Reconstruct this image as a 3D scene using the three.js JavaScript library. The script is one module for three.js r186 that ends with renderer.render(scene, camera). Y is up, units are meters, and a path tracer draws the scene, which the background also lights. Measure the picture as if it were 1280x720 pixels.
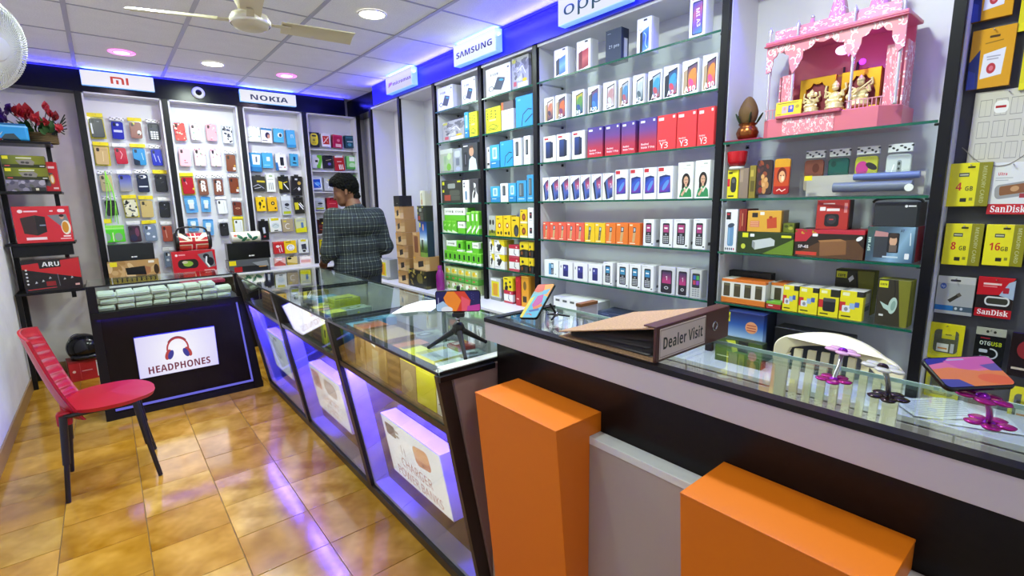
import * as THREE from 'three';
import { RoundedBoxGeometry } from 'three/addons/geometries/RoundedBoxGeometry.js';
import { mergeGeometries, mergeVertices } from 'three/addons/utils/BufferGeometryUtils.js';
import { MarchingCubes } from 'three/addons/objects/MarchingCubes.js';
import { RectAreaLightUniformsLib } from 'three/addons/lights/RectAreaLightUniformsLib.js';
import { ImprovedNoise } from 'three/addons/math/ImprovedNoise.js';

// ------------------------------------------------------------ camera, exposure, light levels
const scene = new THREE.Scene();
scene.background = new THREE.Color(0.65, 0.75, 0.85); // dull daylight outside the shop entrance
const EYE = 1.46, FOCAL = 612.4;
const camera = new THREE.PerspectiveCamera(2 * Math.atan(360 / FOCAL) * 180 / Math.PI, 1280 / 720, 0.03, 40);
const CX = [0.7706209, -0.01918954, 0.63700486], CY = [0.12529168, 0.98460121, -0.12191169], CB = [-0.62485632, 0.1737591, 0.76115856];
camera.position.set(0, EYE, 0);
camera.quaternion.setFromRotationMatrix(new THREE.Matrix4().makeBasis(new THREE.Vector3(...CX), new THREE.Vector3(...CY), new THREE.Vector3(...CB)));
const renderer = new THREE.WebGLRenderer({ antialias: true });
renderer.toneMapping = THREE.LinearToneMapping;
renderer.toneMappingExposure = 1.1;
renderer.shadowMap.enabled = true;
RectAreaLightUniformsLib.init();
const LIGHT = { white: 400, pink: 165, cove: 42, coveSide: 85, led: 330, shrine: 0.03 };
const COL = { white: 0xeefff0, pink: 0xffe2f2, cove: 0x3a38ff, led: 0x4d3cff };

// ------------------------------------------------------------ helpers: measuring
// A photograph pixel gives a line of sight; at() functions meet it with a real plane (x = const, y = const or depth d = -z).
const rayDir = (u, v) => { const a = (u - 640) / FOCAL, b = -(v - 360) / FOCAL; return [0, 1, 2].map((i) => CX[i] * a + CY[i] * b - CB[i]); };
const atX = (u, v, x) => { const r = rayDir(u, v), t = x / r[0]; return [x, EYE + r[1] * t, -r[2] * t]; };      // [x, y, depth]
const atY = (u, v, y) => { const r = rayDir(u, v), t = (y - EYE) / r[1]; return [r[0] * t, y, -r[2] * t]; };
const atD = (u, v, d) => { const r = rayDir(u, v), t = -d / r[2]; return [r[0] * t, EYE + r[1] * t, d]; };
const dotc = (A, x, y, z) => A[0] * x + A[1] * y + A[2] * z;
function solve1(k, A, p, i) { // the coordinate i of p for which A.p = k * (depth)
  const q = p.slice(); q[i] = 0; const n0 = dotc(A, ...q) + k * dotc(CB, ...q), s = A[i] + k * CB[i]; return -n0 / s;
}
const depthAtU = (u, x, y) => -solve1((u - 640) / FOCAL, CX, [x, y - EYE, 0], 2);
const xAtU = (u, y, d) => solve1((u - 640) / FOCAL, CX, [0, y - EYE, -d], 0);
const yAtV = (v, x, d) => EYE + solve1(-(v - 360) / FOCAL, CY, [x, 0, -d], 1);
const camDepth = (x, y, d) => -dotc(CB, x, y - EYE, -d);

// ------------------------------------------------------------ helpers: random, names, things
let seedState = 12345;
const rnd = (a = 1, b) => { seedState = (seedState * 1664525 + 1013904223) >>> 0; const r = seedState / 4294967296; return b === undefined ? r * a : a + r * (b - a); };
const reseed = (s) => { seedState = s >>> 0; };
const taken = new Map(), labels = new Set();
function numbered(name) { const n = taken.get(name) || 0; taken.set(name, n + 1); return n ? name + '_' + String(n).padStart(3, '0') : name; }
function tag(o, label, category, group, kind) {
  if (labels.has(label) && !group?.startsWith('=')) console.log('DUPLICATE LABEL', label);
  labels.add(label);
  const n = label.split(' ').length; if (n < 4 || n > 16) console.log('LABEL LENGTH', n, label);
  o.userData = { label, category };
  if (group) o.userData.group = group.replace(/^=/, '');
  if (kind) o.userData.kind = kind;
  return o;
}
const ORD = ['first', 'second', 'third', 'fourth', 'fifth', 'sixth', 'seventh', 'eighth', 'ninth', 'tenth', 'eleventh', 'twelfth', 'thirteenth', 'fourteenth', 'fifteenth', 'sixteenth', 'seventeenth', 'eighteenth', 'nineteenth', 'twentieth'];
function mesh(name, geo, mat, parent, pos, rot) {
  const m = new THREE.Mesh(geo, mat); m.name = name; m.castShadow = m.receiveShadow = true;
  if (pos) m.position.set(...pos); if (rot) m.rotation.set(...rot);
  if (parent) parent.add(m);
  return m;
}
function thing(name, label, category, pos = [0, 0, 0], turn = 0, group) { // a Group at the thing's base
  const o = new THREE.Group(); o.name = numbered(name); scene.add(o); o.position.set(...pos); o.rotation.y = turn;
  return tag(o, label, category, group);
}
function single(name, geo, mat, label, category, pos, rot, group) { const m = mesh(numbered(name), geo, mat, scene, pos, rot); return tag(m, label, category, group); }
function struct(name, geo, mat, parent) { const m = mesh(name, geo, mat, parent || scene); if (!parent) m.userData.kind = 'structure'; return m; }
const P = (p) => [p[0], p[1], -p[2]]; // [x, y, depth] to three.js

// ------------------------------------------------------------ helpers: geometry
const box = (w, h, d, x = 0, y = 0, z = 0) => new THREE.BoxGeometry(w, h, d).translate(x, y, z);
const rbox = (w, h, d, r = 0.004, x = 0, y = 0, z = 0, s = 2) => new RoundedBoxGeometry(w, h, d, s, Math.min(r, w / 2.01, h / 2.01, d / 2.01)).translate(x, y, z);
const span = (x0, x1, y0, y1, d0, d1) => box(x1 - x0, y1 - y0, Math.abs(d1 - d0), (x0 + x1) / 2, (y0 + y1) / 2, -(d0 + d1) / 2); // a box between two corners, depths positive
const rspan = (x0, x1, y0, y1, d0, d1, r = 0.003) => rbox(x1 - x0, y1 - y0, Math.abs(d1 - d0), r, (x0 + x1) / 2, (y0 + y1) / 2, -(d0 + d1) / 2);
const cyl = (r0, r1, h, x = 0, y = 0, z = 0, n = 20) => new THREE.CylinderGeometry(r0, r1, h, n).translate(x, y, z);
const ball = (r, x = 0, y = 0, z = 0, n = 14) => new THREE.SphereGeometry(r, n, Math.ceil(n * 0.7)).translate(x, y, z);
const tube = (pts, r, n = 16, k = 7) => new THREE.TubeGeometry(new THREE.CatmullRomCurve3(pts.map((p) => new THREE.Vector3(...p))), n, r, k);
const rod = (a, b, r, r2 = r, n = 10) => { const A = new THREE.Vector3(...a), B = new THREE.Vector3(...b), d = B.clone().sub(A); return new THREE.CylinderGeometry(r2, r, d.length(), n).applyQuaternion(new THREE.Quaternion().setFromUnitVectors(new THREE.Vector3(0, 1, 0), d.clone().normalize())).translate(...A.add(B).multiplyScalar(0.5).toArray()); };
const lathe = (pts, n = 24) => new THREE.LatheGeometry(pts.map((p) => new THREE.Vector2(...p)), n);
const clean = (g) => { const o = g.index ? g.toNonIndexed() : g.clone(); for (const k of Object.keys(o.attributes)) if (!['position', 'normal', 'uv'].includes(k)) o.deleteAttribute(k); if (!o.attributes.uv) o.setAttribute('uv', new THREE.BufferAttribute(new Float32Array(o.attributes.position.count * 2), 2)); return o; };
const join = (...gs) => mergeGeometries(gs.flat().map(clean), false);
function metricUV(g, k = 1) { // uv in metres by the face's main direction
  g = g.index ? g.toNonIndexed() : g; const p = g.attributes.position, n = g.attributes.normal, uv = new Float32Array(p.count * 2);
  for (let i = 0; i < p.count; i++) {
    const a = [n.getX(i), n.getY(i), n.getZ(i)].map(Math.abs), x = p.getX(i), y = p.getY(i), z = p.getZ(i);
    const [s, t] = a[1] >= a[0] && a[1] >= a[2] ? [x, -z] : a[0] > a[2] ? [z, y] : [x, y]; uv[2 * i] = s * k; uv[2 * i + 1] = t * k;
  }
  g.setAttribute('uv', new THREE.BufferAttribute(uv, 2)); return g;
}
function roundRect(w, h, r) { const s = new THREE.Shape(), x = -w / 2, y = -h / 2; s.moveTo(x + r, y); s.lineTo(x + w - r, y); s.absarc(x + w - r, y + r, r, -Math.PI / 2, 0); s.lineTo(x + w, y + h - r); s.absarc(x + w - r, y + h - r, r, 0, Math.PI / 2); s.lineTo(x + r, y + h); s.absarc(x + r, y + h - r, r, Math.PI / 2, Math.PI); s.lineTo(x, y + r); s.absarc(x + r, y + r, r, Math.PI, 1.5 * Math.PI); return s; }
const poly = (pts) => { const s = new THREE.Shape(); pts.forEach((p, i) => (i ? s.lineTo(...p) : s.moveTo(...p))); s.closePath(); return s; };
const extrude = (shape, depth, bevel = 0, seg = 6) => new THREE.ExtrudeGeometry(shape, { depth, bevelEnabled: bevel > 0, bevelSize: bevel, bevelThickness: bevel, bevelSegments: 1, curveSegments: seg });

// ------------------------------------------------------------ helpers: printed art, packed into shared sheets
const PAGE = 2048, pages = [];
function newPage() { const c = document.createElement('canvas'); c.width = c.height = PAGE; const t = new THREE.CanvasTexture(c); t.colorSpace = THREE.SRGBColorSpace; t.magFilter = THREE.LinearFilter; t.anisotropy = 8; const pg = { c, x: c.getContext('2d'), t, cx: 0, cy: 0, rowH: 0, mats: {} }; pages.push(pg); return pg; }
function place(w, h) {
  let pg = pages[pages.length - 1] || newPage();
  if (pg.cx + w + 6 > PAGE) { pg.cx = 0; pg.cy += pg.rowH; pg.rowH = 0; }
  if (pg.cy + h + 6 > PAGE) pg = newPage();
  const at = [pg.cx + 3, pg.cy + 3]; pg.cx += w + 6; pg.rowH = Math.max(pg.rowH, h + 6); return [pg, ...at];
}
// art(w, h, draw): a printed face. { pg, r: [u0, v0, u1, v1], s: side colour rect, t: top colour rect }
function art(w, h, draw, side, top) {
  const sw = side ? 12 : 0, tw = top || side ? 12 : 0, [pg, x, y] = place(w + sw + tw, h), c = pg.x;
  const cell = (ox, cw, fn) => {
    const k = document.createElement('canvas'); k.width = cw; k.height = h; const q = k.getContext('2d'); fn(q, cw, h);
    c.drawImage(k, x + ox - 3, y - 3, cw + 6, h + 6); c.drawImage(k, x + ox, y);
    return [(x + ox) / PAGE, 1 - (y + h) / PAGE, (x + ox + cw) / PAGE, 1 - y / PAGE];
  };
  const fill = (col) => (q, a, b) => { q.fillStyle = col; q.fillRect(0, 0, a, b); };
  const out = { pg, w, h };
  if (side) { out.t = cell(w + sw, tw, fill(top || side)); out.s = cell(w, sw, typeof side === 'function' ? side : fill(side)); }
  out.r = cell(0, w, draw);
  if (!side) out.s = out.t = out.r;
  return out;
}
function paper(a, finish = 'card') { // one material per sheet and finish
  const f = { card: { roughness: 0.5 }, gloss: { roughness: 0.22 }, matte: { roughness: 0.85 }, plastic: { roughness: 0.3, clearcoat: 0.4, clearcoatRoughness: 0.1 } }[finish];
  return a.pg.mats[finish] ??= Object.assign(f.clearcoat ? new THREE.MeshPhysicalMaterial({ map: a.pg.t, ...f }) : new THREE.MeshStandardMaterial({ map: a.pg.t, ...f }), { name: 'print_' + finish });
}
const glowMats = new Map();
function glow(a, k = 1, tint = 0xffffff) { const key = pages.indexOf(a.pg) + '_' + k + tint; if (!glowMats.has(key)) glowMats.set(key, new THREE.MeshStandardMaterial({ color: 0x222222, map: a.pg.t, emissive: tint, emissiveMap: a.pg.t, emissiveIntensity: k, roughness: 0.4 })); return glowMats.get(key); }
// a carton with chamfered edges: front at z = 0, base at y = 0, print on the front, plain sides; 44 triangles
const cartonCache = new Map();
function cartonGeo(w, h, d, a, ch = 0.0012, allFaces = false) {
  const key = [w.toFixed(4), h.toFixed(4), d.toFixed(4), a.r[0], a.r[1], pages.indexOf(a.pg), allFaces].join();
  if (cartonCache.has(key)) return cartonCache.get(key);
  const X = w / 2, pos = [], uv = [], lerp = (r, s, t) => [r[0] + (r[2] - r[0]) * s, r[1] + (r[3] - r[1]) * t];
  const corner = (i, j, k) => [[-X, X][i], [0, h][j], [-d, 0][k]], put = (f, i, j, k) => { const c = corner(i, j, k); const s = [i ? -ch : ch, j ? -ch : ch, k ? -ch : ch]; return c.map((q, n) => (n === f ? q : q + s[n])); };
  const rectOf = (f, hi) => (f === 2 && hi ? a.r : f === 2 ? (a.b || a.s) : f === 0 ? (a.sr && hi ? a.sr : a.s) : a.tr && hi ? a.tr : a.t);
  const uvOf = (f, hi, i, j, k) => { const r = rectOf(f, hi); return f === 2 ? lerp(r, hi ? i : 1 - i, j) : f === 0 ? lerp(r, hi ? 1 - k : k, j) : lerp(r, i, hi ? 1 - k : k); };
  const tri = (...v) => v.forEach(([p, t]) => { pos.push(...p); uv.push(...t); });
  const V = (f, hi, i, j, k, uf = f, uh = hi) => [put(f, i, j, k), uvOf(uf, uh, i, j, k)];
  const at = (f, hi, s, t) => { const q = [0, 0, 0], o = [0, 1, 2].filter((n) => n !== f); q[f] = hi; q[o[0]] = s; q[o[1]] = t; return q; };
  for (const f of [0, 1, 2]) for (const hi of [0, 1]) {
    const q = [[0, 0], [1, 0], [1, 1], [0, 1]].map(([s, t]) => V(f, hi, ...at(f, hi, s, t))); const flip = (f === 1) !== (hi === 0);
    flip ? tri(q[0], q[2], q[1], q[0], q[3], q[2]) : tri(q[0], q[1], q[2], q[0], q[2], q[3]);
  }
  for (const [f, g] of [[0, 1], [0, 2], [1, 2]]) for (const hf of [0, 1]) for (const hg of [0, 1]) {
    const e = 3 - f - g, A = (ff, t) => { const q = [0, 0, 0]; q[f] = hf; q[g] = hg; q[e] = t; return V(ff, ff === f ? hf : hg, ...q, g === 2 ? g : f, g === 2 ? hg : hf); };
    const a0 = A(f, 0), a1 = A(f, 1), b0 = A(g, 0), b1 = A(g, 1); const flip = ((hf + hg) % 2 === 1) !== (e === 1);
    flip ? tri(a0, b1, a1, a0, b0, b1) : tri(a0, a1, b1, a0, b1, b0);
  }
  const g = new THREE.BufferGeometry(); g.setAttribute('position', new THREE.BufferAttribute(new Float32Array(pos), 3)); g.setAttribute('uv', new THREE.BufferAttribute(new Float32Array(uv), 2));
  // make every face look outwards, then flat normals
  const p = g.attributes.position, u = g.attributes.uv, c = new THREE.Vector3(0, h / 2, -d / 2), A = new THREE.Vector3(), B = new THREE.Vector3(), C = new THREE.Vector3();
  for (let i = 0; i < p.count; i += 3) {
    A.fromBufferAttribute(p, i); B.fromBufferAttribute(p, i + 1); C.fromBufferAttribute(p, i + 2);
    if (B.clone().sub(A).cross(C.clone().sub(A)).dot(A.clone().add(B).add(C).divideScalar(3).sub(c)) < 0) { p.setXYZ(i + 1, C.x, C.y, C.z); p.setXYZ(i + 2, B.x, B.y, B.z); const x = u.getX(i + 1), y = u.getY(i + 1); u.setXY(i + 1, u.getX(i + 2), u.getY(i + 2)); u.setXY(i + 2, x, y); }
  }
  g.computeVertexNormals(); cartonCache.set(key, g); return g;
}
// planar print over any geometry: x and y over the bounding box map onto the art
function printUV(g, a, axis = 'xy') {
  g = g.index ? g.toNonIndexed() : g; g.computeBoundingBox(); const b = g.boundingBox, p = g.attributes.position, uv = new Float32Array(p.count * 2), r = a.r;
  const [i, j] = { xy: ['x', 'y'], xz: ['x', 'z'], zy: ['z', 'y'] }[axis];
  for (let n = 0; n < p.count; n++) {
    const c = { x: p.getX(n), y: p.getY(n), z: p.getZ(n) }; let s = (c[i] - b.min[i]) / (b.max[i] - b.min[i] || 1), t = (c[j] - b.min[j]) / (b.max[j] - b.min[j] || 1); if (axis === 'xz') t = 1 - t;
    s = 0.01 + 0.98 * s; t = 0.01 + 0.98 * t; uv[2 * n] = r[0] + (r[2] - r[0]) * s; uv[2 * n + 1] = r[1] + (r[3] - r[1]) * t;
  }
  g.setAttribute('uv', new THREE.BufferAttribute(uv, 2)); return g;
}
// drawing shorthand
const F = (c, col, x, y, w, h) => { c.fillStyle = col; c.fillRect(x, y, w, h); };
const RR = (c, col, x, y, w, h, r) => { c.fillStyle = col; c.beginPath(); c.roundRect(x, y, w, h, r); c.fill(); };
const EL = (c, col, x, y, a, b, rot = 0) => { c.fillStyle = col; c.beginPath(); c.ellipse(x, y, a, b ?? a, rot, 0, 7); c.fill(); };
const PG = (c, col, pts) => { c.fillStyle = col; c.beginPath(); pts.forEach((p, i) => (i ? c.lineTo(...p) : c.moveTo(...p))); c.fill(); };
const LN = (c, col, w, pts) => { c.strokeStyle = col; c.lineWidth = w; c.lineCap = 'round'; c.lineJoin = 'round'; c.beginPath(); pts.forEach((p, i) => (i ? c.lineTo(...p) : c.moveTo(...p))); c.stroke(); };
const T = (c, s, x, y, size, col, o = {}) => { c.save(); c.translate(x, y); if (o.rot) c.rotate(o.rot); if (o.sx) c.scale(o.sx, 1); c.font = (o.bold === false ? '' : 'bold ') + size + 'px ' + (o.font || 'sans-serif'); c.textAlign = o.align || 'center'; c.textBaseline = 'middle'; c.fillStyle = col; c.fillText(s, 0, 0); c.restore(); };
const GR = (c, x0, y0, x1, y1, ...st) => { const g = c.createLinearGradient(x0, y0, x1, y1); st.forEach((s, i) => g.addColorStop(i / (st.length - 1), s)); return g; };

// ------------------------------------------------------------ materials
const M = {};
function noiseTex(size, fn, srgb = true) { const d = new Uint8Array(size * size * 4); for (let y = 0; y < size; y++) for (let x = 0; x < size; x++) { const c = fn(x / size, y / size); for (let k = 0; k < 3; k++) d[(y * size + x) * 4 + k] = Math.max(0, Math.min(255, c[k])); d[(y * size + x) * 4 + 3] = 255; } const t = new THREE.DataTexture(d, size, size); t.wrapS = t.wrapT = THREE.RepeatWrapping; t.magFilter = THREE.LinearFilter; t.minFilter = THREE.LinearMipmapLinearFilter; t.generateMipmaps = true; if (srgb) t.colorSpace = THREE.SRGBColorSpace; t.needsUpdate = true; return t; }
const PN = new ImprovedNoise(), pn = (x, y, k, s = 0) => { // tileable noise over 0..1
  const q = (a, b) => PN.noise(a * k, b * k, s); const fx = x, fy = y;
  return q(x, y) * (1 - fx) * (1 - fy) + q(x - 1, y) * fx * (1 - fy) + q(x, y - 1) * (1 - fx) * fy + q(x - 1, y - 1) * fx * fy;
};
const std = (o) => new THREE.MeshStandardMaterial(o), phys = (o) => new THREE.MeshPhysicalMaterial(o);
M.wall = std({ color: 0xffffff, roughness: 0.75, map: noiseTex(256, (x, y) => { const n = pn(x, y, 4, 1) * 14 + pn(x, y, 18, 2) * 7; return [232 + n, 233 + n, 236 + n]; }) });
M.wallBack = std({ color: 0xffffff, roughness: 0.8, map: noiseTex(256, (x, y) => { const n = pn(x, y, 3, 3) * 16 + pn(x, y, 14, 4) * 8; return [222 + n, 215 + n * 1.1, 210 + n * 1.1]; }) });
M.lam = std({ color: 0xdbdae2, roughness: 0.38 });                       // pale lavender shelf laminate
M.lamGrey = std({ color: 0xaa9d98, roughness: 0.5 });
M.lamBand = std({ color: 0xc6bac0, roughness: 0.42 });
M.peg = std({ color: 0x47464c, roughness: 0.6 });
M.black = phys({ color: 0x0e0d12, roughness: 0.34, specularIntensity: 0.6, bumpMap: noiseTex(128, (x, y) => { const n = 128 + pn(x, y, 5, 6) * 60 + pn(x, y * 0.2, 60, 7) * 60; return [n, n, n]; }, false), bumpScale: 0.0003 });
M.blackGloss = std({ color: 0x101014, roughness: 0.16 });
M.wenge = phys({ color: 0xffffff, roughness: 0.28, specularIntensity: 0.45, map: noiseTex(256, (x, y) => { const n = pn(x, y, 40, 8) * 5 + pn(x * 0.98, y, 6, 9) * 5; return [17 + n, 11 + n, 12 + n]; }) });
M.brownPost = std({ color: 0x2a211f, roughness: 0.4 });
M.navy = phys({ color: 0x05051c, roughness: 0.25, specularIntensity: 0.4 });
M.blue = std({ color: 0x1c12d8, roughness: 0.3 });
M.orange = std({ color: 0xdc700a, roughness: 0.42 });
M.red = std({ color: 0xb80e24, roughness: 0.36 });
M.glass = phys({ color: 0xf4fbf8, roughness: 0, transmission: 1, thickness: 0, ior: 1.5 });
M.shelfGlass = phys({ color: 0xf6fbf9, roughness: 0.03, transmission: 1, thickness: 0, ior: 1.38 });
M.glassEdge = std({ color: 0x0d5a45, roughness: 0.2 });
M.steel = std({ color: 0xb8b8ba, roughness: 0.25, metalness: 1 });
M.darkMetal = std({ color: 0x222226, roughness: 0.4, metalness: 0.6 });
M.plasticBlack = std({ color: 0x141416, roughness: 0.35 });
M.plasticWhite = std({ color: 0xe9e9e2, roughness: 0.4 });
M.cream = std({ color: 0xe6dcba, roughness: 0.42 });
M.clear = phys({ color: 0xf8fafc, roughness: 0.1, transmission: 1, thickness: 0, ior: 1.28 });
M.fanCream = std({ color: 0xc9bfa0, roughness: 0.38 });
M.ceilTile = std({ color: 0xffffff, roughness: 0.9, map: noiseTex(256, (x, y) => { const n = pn(x, y, 5, 11) * 5 + pn(x, y, 60, 12) * 16; return [226 + n, 224 + n, 224 + n]; }) });
M.tBar = std({ color: 0xa9a7ad, roughness: 0.5 });
M.led = std({ color: 0x000000, emissive: COL.led, emissiveIntensity: 9 });
M.ledSoft = std({ color: 0x0a0830, emissive: 0x6f66ff, emissiveIntensity: 1.1 });
M.skin = std({ color: 0x6e4630, roughness: 0.55 });
M.grout = std({ color: 0xa88a58, roughness: 0.9 });

// ------------------------------------------------------------ the room
const ROOM = { x0: -0.632, x1: 2.62, y1: 2.66, d0: -2.0, d1: 5.95 };
const CORN = { d: 5.79, x: 2.31, y: 2.47 };
{ // floor: grout bed with single tiles
  const floor = struct('floor', span(ROOM.x0 - 0.1, ROOM.x1 + 0.1, -0.1, -0.006, ROOM.d0 - 0.1, ROOM.d1 + 0.1), M.grout);
  const tileTex = noiseTex(1024, (x, y) => {
    const a = pn(x, y, 4, 21), b = pn(x, y, 11, 22), c = pn(x, y, 34, 23), w = pn(x + 0.15 * a, y + 0.15 * b, 7, 24), e = Math.max(0, 1 - Math.abs(w) * 5) * 0.35;
    const k = 0.46 + a * 0.8 + b * 0.42 + c * 0.1 - e * 0.3; const m = Math.max(0, Math.min(1, k));
    return [154 + 78 * m, 108 + 80 * m, 12 + 74 * m].map((q) => q + c * 8);
  });
  const tones = [0xffffff, 0xf6ebdc, 0xfff6e6, 0xeee2d4, 0xf8eee8];
  const mats = tones.map((t) => std({ color: t, map: tileTex, roughness: 0.13 }));
  const P_ = 0.305, geos = []; reseed(7);
  for (let k = 0; k < 10; k++) { const g = new RoundedBoxGeometry(P_ - 0.003, 0.008, P_ - 0.003, 1, 0.0012).translate(0, -0.004, 0); const p = g.attributes.position, uv = g.attributes.uv, ox = rnd(), oy = rnd(), q = k % 2; for (let i = 0; i < p.count; i++) { const a = p.getX(i), b = p.getZ(i); uv.setXY(i, ox + (q ? b : a) * 0.9, oy + (q ? a : b) * 0.9); } geos.push(g); }
  for (let i = -2; i < 5; i++) {
    const x = -0.022 + (i + 0.5) * P_, off = [0.14, 0.02, 0.15, 0, 0, 0.02, 0.1][i + 2];
    for (let j = 0; j < 18; j++) { const d = 0.33 + off + j * P_; if (x < ROOM.x0 - 0.2 || d > 5.8) continue; const m = mesh('tile', geos[Math.floor(rnd(10))], mats[Math.floor(rnd(5))], floor, [x, rnd(-0.0006, 0.0004), -d]); m.castShadow = false; }
  }
}
{ // ceiling: slab, mineral tiles, T-bars
  const c = struct('ceiling', span(ROOM.x0 - 0.1, ROOM.x1 + 0.1, ROOM.y1 + 0.03, ROOM.y1 + 0.14, ROOM.d0 - 0.1, ROOM.d1 + 0.1), M.ceilTile);
  const S = 0.61, gx = -0.026, gd = 4.085; reseed(11);
  const tg = metricUV(box(S - 0.02, 0.012, S - 0.02), 2);
  for (let i = -1; i < 4; i++) for (let j = -9; j < 4; j++) {
    const x = gx + (i + 0.5) * S, d = gd + (j - 0.5) * S; if (d > 5.9 || d < -1.6) continue;
    const w = i === -1 ? 0.59 : 0.59; mesh('ceiling_tile', tg, M.ceilTile, c, [x, ROOM.y1 + 0.008 + rnd(0.0015), -d]);
  }
  for (let i = -1; i < 5; i++) mesh('ceiling_bar', box(0.026, 0.012, 7.8), M.tBar, c, [gx + i * S, ROOM.y1 + 0.005, -1.97]);
  for (let j = -9; j < 4; j++) mesh('ceiling_bar', box(3.3, 0.011, 0.012), M.tBar, c, [1, ROOM.y1 + 0.0055, -(gd + j * S)]);
}
struct('wall_left', metricUV(span(ROOM.x0 - 0.12, ROOM.x0, 0, ROOM.y1 + 0.03, ROOM.d0, ROOM.d1)), M.wall);
struct('wall_back', metricUV(span(ROOM.x0 - 0.12, ROOM.x1 + 0.12, 0, ROOM.y1 + 0.03, ROOM.d1, ROOM.d1 + 0.12)), M.wallBack);
struct('wall_right', metricUV(span(ROOM.x1, ROOM.x1 + 0.12, 0, ROOM.y1 + 0.03, ROOM.d0, ROOM.d1)), M.wall);
struct('wall_front', metricUV(join(span(ROOM.x0 - 0.12, ROOM.x0 + 0.1, 0, ROOM.y1 + 0.03, ROOM.d0 - 0.12, ROOM.d0), span(1.6, ROOM.x1 + 0.12, 0, ROOM.y1 + 0.03, ROOM.d0 - 0.12, ROOM.d0), span(ROOM.x0 + 0.1, 1.6, 2.3, ROOM.y1 + 0.03, ROOM.d0 - 0.12, ROOM.d0))), M.wall); // open entrance behind the viewer
struct('baseboard_left', rspan(ROOM.x0, ROOM.x0 + 0.012, 0, 0.1, ROOM.d0, ROOM.d1, 0.003), std({ color: 0x9a7a52, roughness: 0.3 }));
struct('baseboard_back', rspan(ROOM.x0 + 0.012, -0.08, 0, 0.1, ROOM.d1 - 0.012, ROOM.d1, 0.003), std({ color: 0x9a7a52, roughness: 0.3 }));
// cornice boxes along the back and the right wall
struct('trim_1', span(ROOM.x0, CORN.x, CORN.y, ROOM.y1, CORN.d, ROOM.d1), M.navy);
struct('trim_2', span(CORN.x, ROOM.x1, CORN.y, ROOM.y1, -0.6, 5.03), M.blue);
struct('trim_3', span(CORN.x + 0.09, ROOM.x1, CORN.y, ROOM.y1, 5.03, ROOM.d1), M.navy);

function rectLight(color, intensity, w, h, pos, to, parent) { const l = new THREE.RectAreaLight(color, intensity, w, h); l.position.set(...pos); l.name = 'light'; (parent || scene).add(l); l.updateWorldMatrix(true, false); l.lookAt(...to); return l; }
// LED strips on the cornice edges (slim channel that glows, with its light)
{
  const a = thing('led_strip', 'blue LED strip along the top edge of the dark back cornice', 'light strip');
  mesh('channel', span(-0.62, 2.3, 2.646, 2.654, CORN.d - 0.008, CORN.d - 0.001), std({ color: 0x05051a, emissive: COL.cove, emissiveIntensity: 1.2 }), a);
  rectLight(COL.cove, LIGHT.cove, 2.9, 0.03, [0.84, 2.6, -(CORN.d - 0.03)], [0.84, 2.72, -(CORN.d - 0.12)], a);
  const b = thing('led_strip', 'blue LED strip along the top edge of the bright blue side cornice', 'light strip');
  mesh('channel', span(CORN.x - 0.008, CORN.x - 0.001, 2.646, 2.654, -0.5, 5.02), std({ color: 0x05051a, emissive: COL.cove, emissiveIntensity: 1.2 }), b);
  rectLight(COL.cove, LIGHT.coveSide, 5.4, 0.03, [CORN.x - 0.03, 2.6, -2.3], [CORN.x - 0.12, 2.75, -2.3], b);
  rectLight(COL.cove, LIGHT.coveSide * 0.5, 5.4, 0.03, [CORN.x - 0.1, 2.63, -2.3], [CORN.x, 2.55, -2.3], b);
}

// ------------------------------------------------------------ ceiling lights
function ceilingLight(x, d, kind, label, power = 1) {
  const t = thing('ceiling_light', label, 'ceiling light', [x, ROOM.y1, -d], 0, 'recessed ceiling lights');
  const white = kind === 'white', r = white ? 0.078 : 0.05;
  mesh('rim', lathe([[r, -0.001], [r + 0.004, -0.006], [r + 0.012, -0.004], [r + 0.014, 0.0005]], 36), M.plasticWhite, t);
  mesh('diffuser', lathe([[0, -0.005], [r * 0.8, -0.005], [r, -0.002]], 36), std({ color: 0xffffff, emissive: white ? 0xfffbe8 : 0xffc0f2, emissiveIntensity: white ? 6 : 5 }), t);
  if (!white) mesh('glow_ring', lathe([[r + 0.013, -0.003], [r + 0.03, -0.004], [r + 0.036, -0.001]], 36), std({ color: 0xffffff, emissive: 0xff4fe0, emissiveIntensity: 1.8 }), t);
  rectLight(white ? COL.white : COL.pink, LIGHT[kind] * power, 2 * r * 0.89, 2 * r * 0.89, [0, -0.012, 0], [x, 0, -d], t);
}
ceilingLight(1.493, 3.18, 'white', 'large round white ceiling light between the fan and the blue cornice', 1.0);
ceilingLight(0.88, 5.02, 'white', 'smaller looking round white ceiling light between the two pink ceiling lights', 0.95);
ceilingLight(0.271, 5.06, 'pink', 'pink glowing ceiling light above the red two-letter sign');
ceilingLight(1.49, 5.08, 'pink', 'pink glowing ceiling light above the dark blue lettered sign');
for (const [x, d] of [[0.27, 3.18], [1.493, 0.86], [0.27, 1.3], [0.88, -0.6], [1.493, 2.0]]) ceilingLight(x, d, 'white', 'round white ceiling light out of view, ' + (d > 3 ? 'beside the fan' : d < 0 ? 'over the entrance' : d === 2 ? 'before the phone shelves' : x > 1 ? 'over the near counter' : 'over the open floor'), d > 3 ? 0.75 : d < 0 ? 0.3 : d === 2 ? 0.5 : x > 1 ? 0.95 : 0.4);

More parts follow.
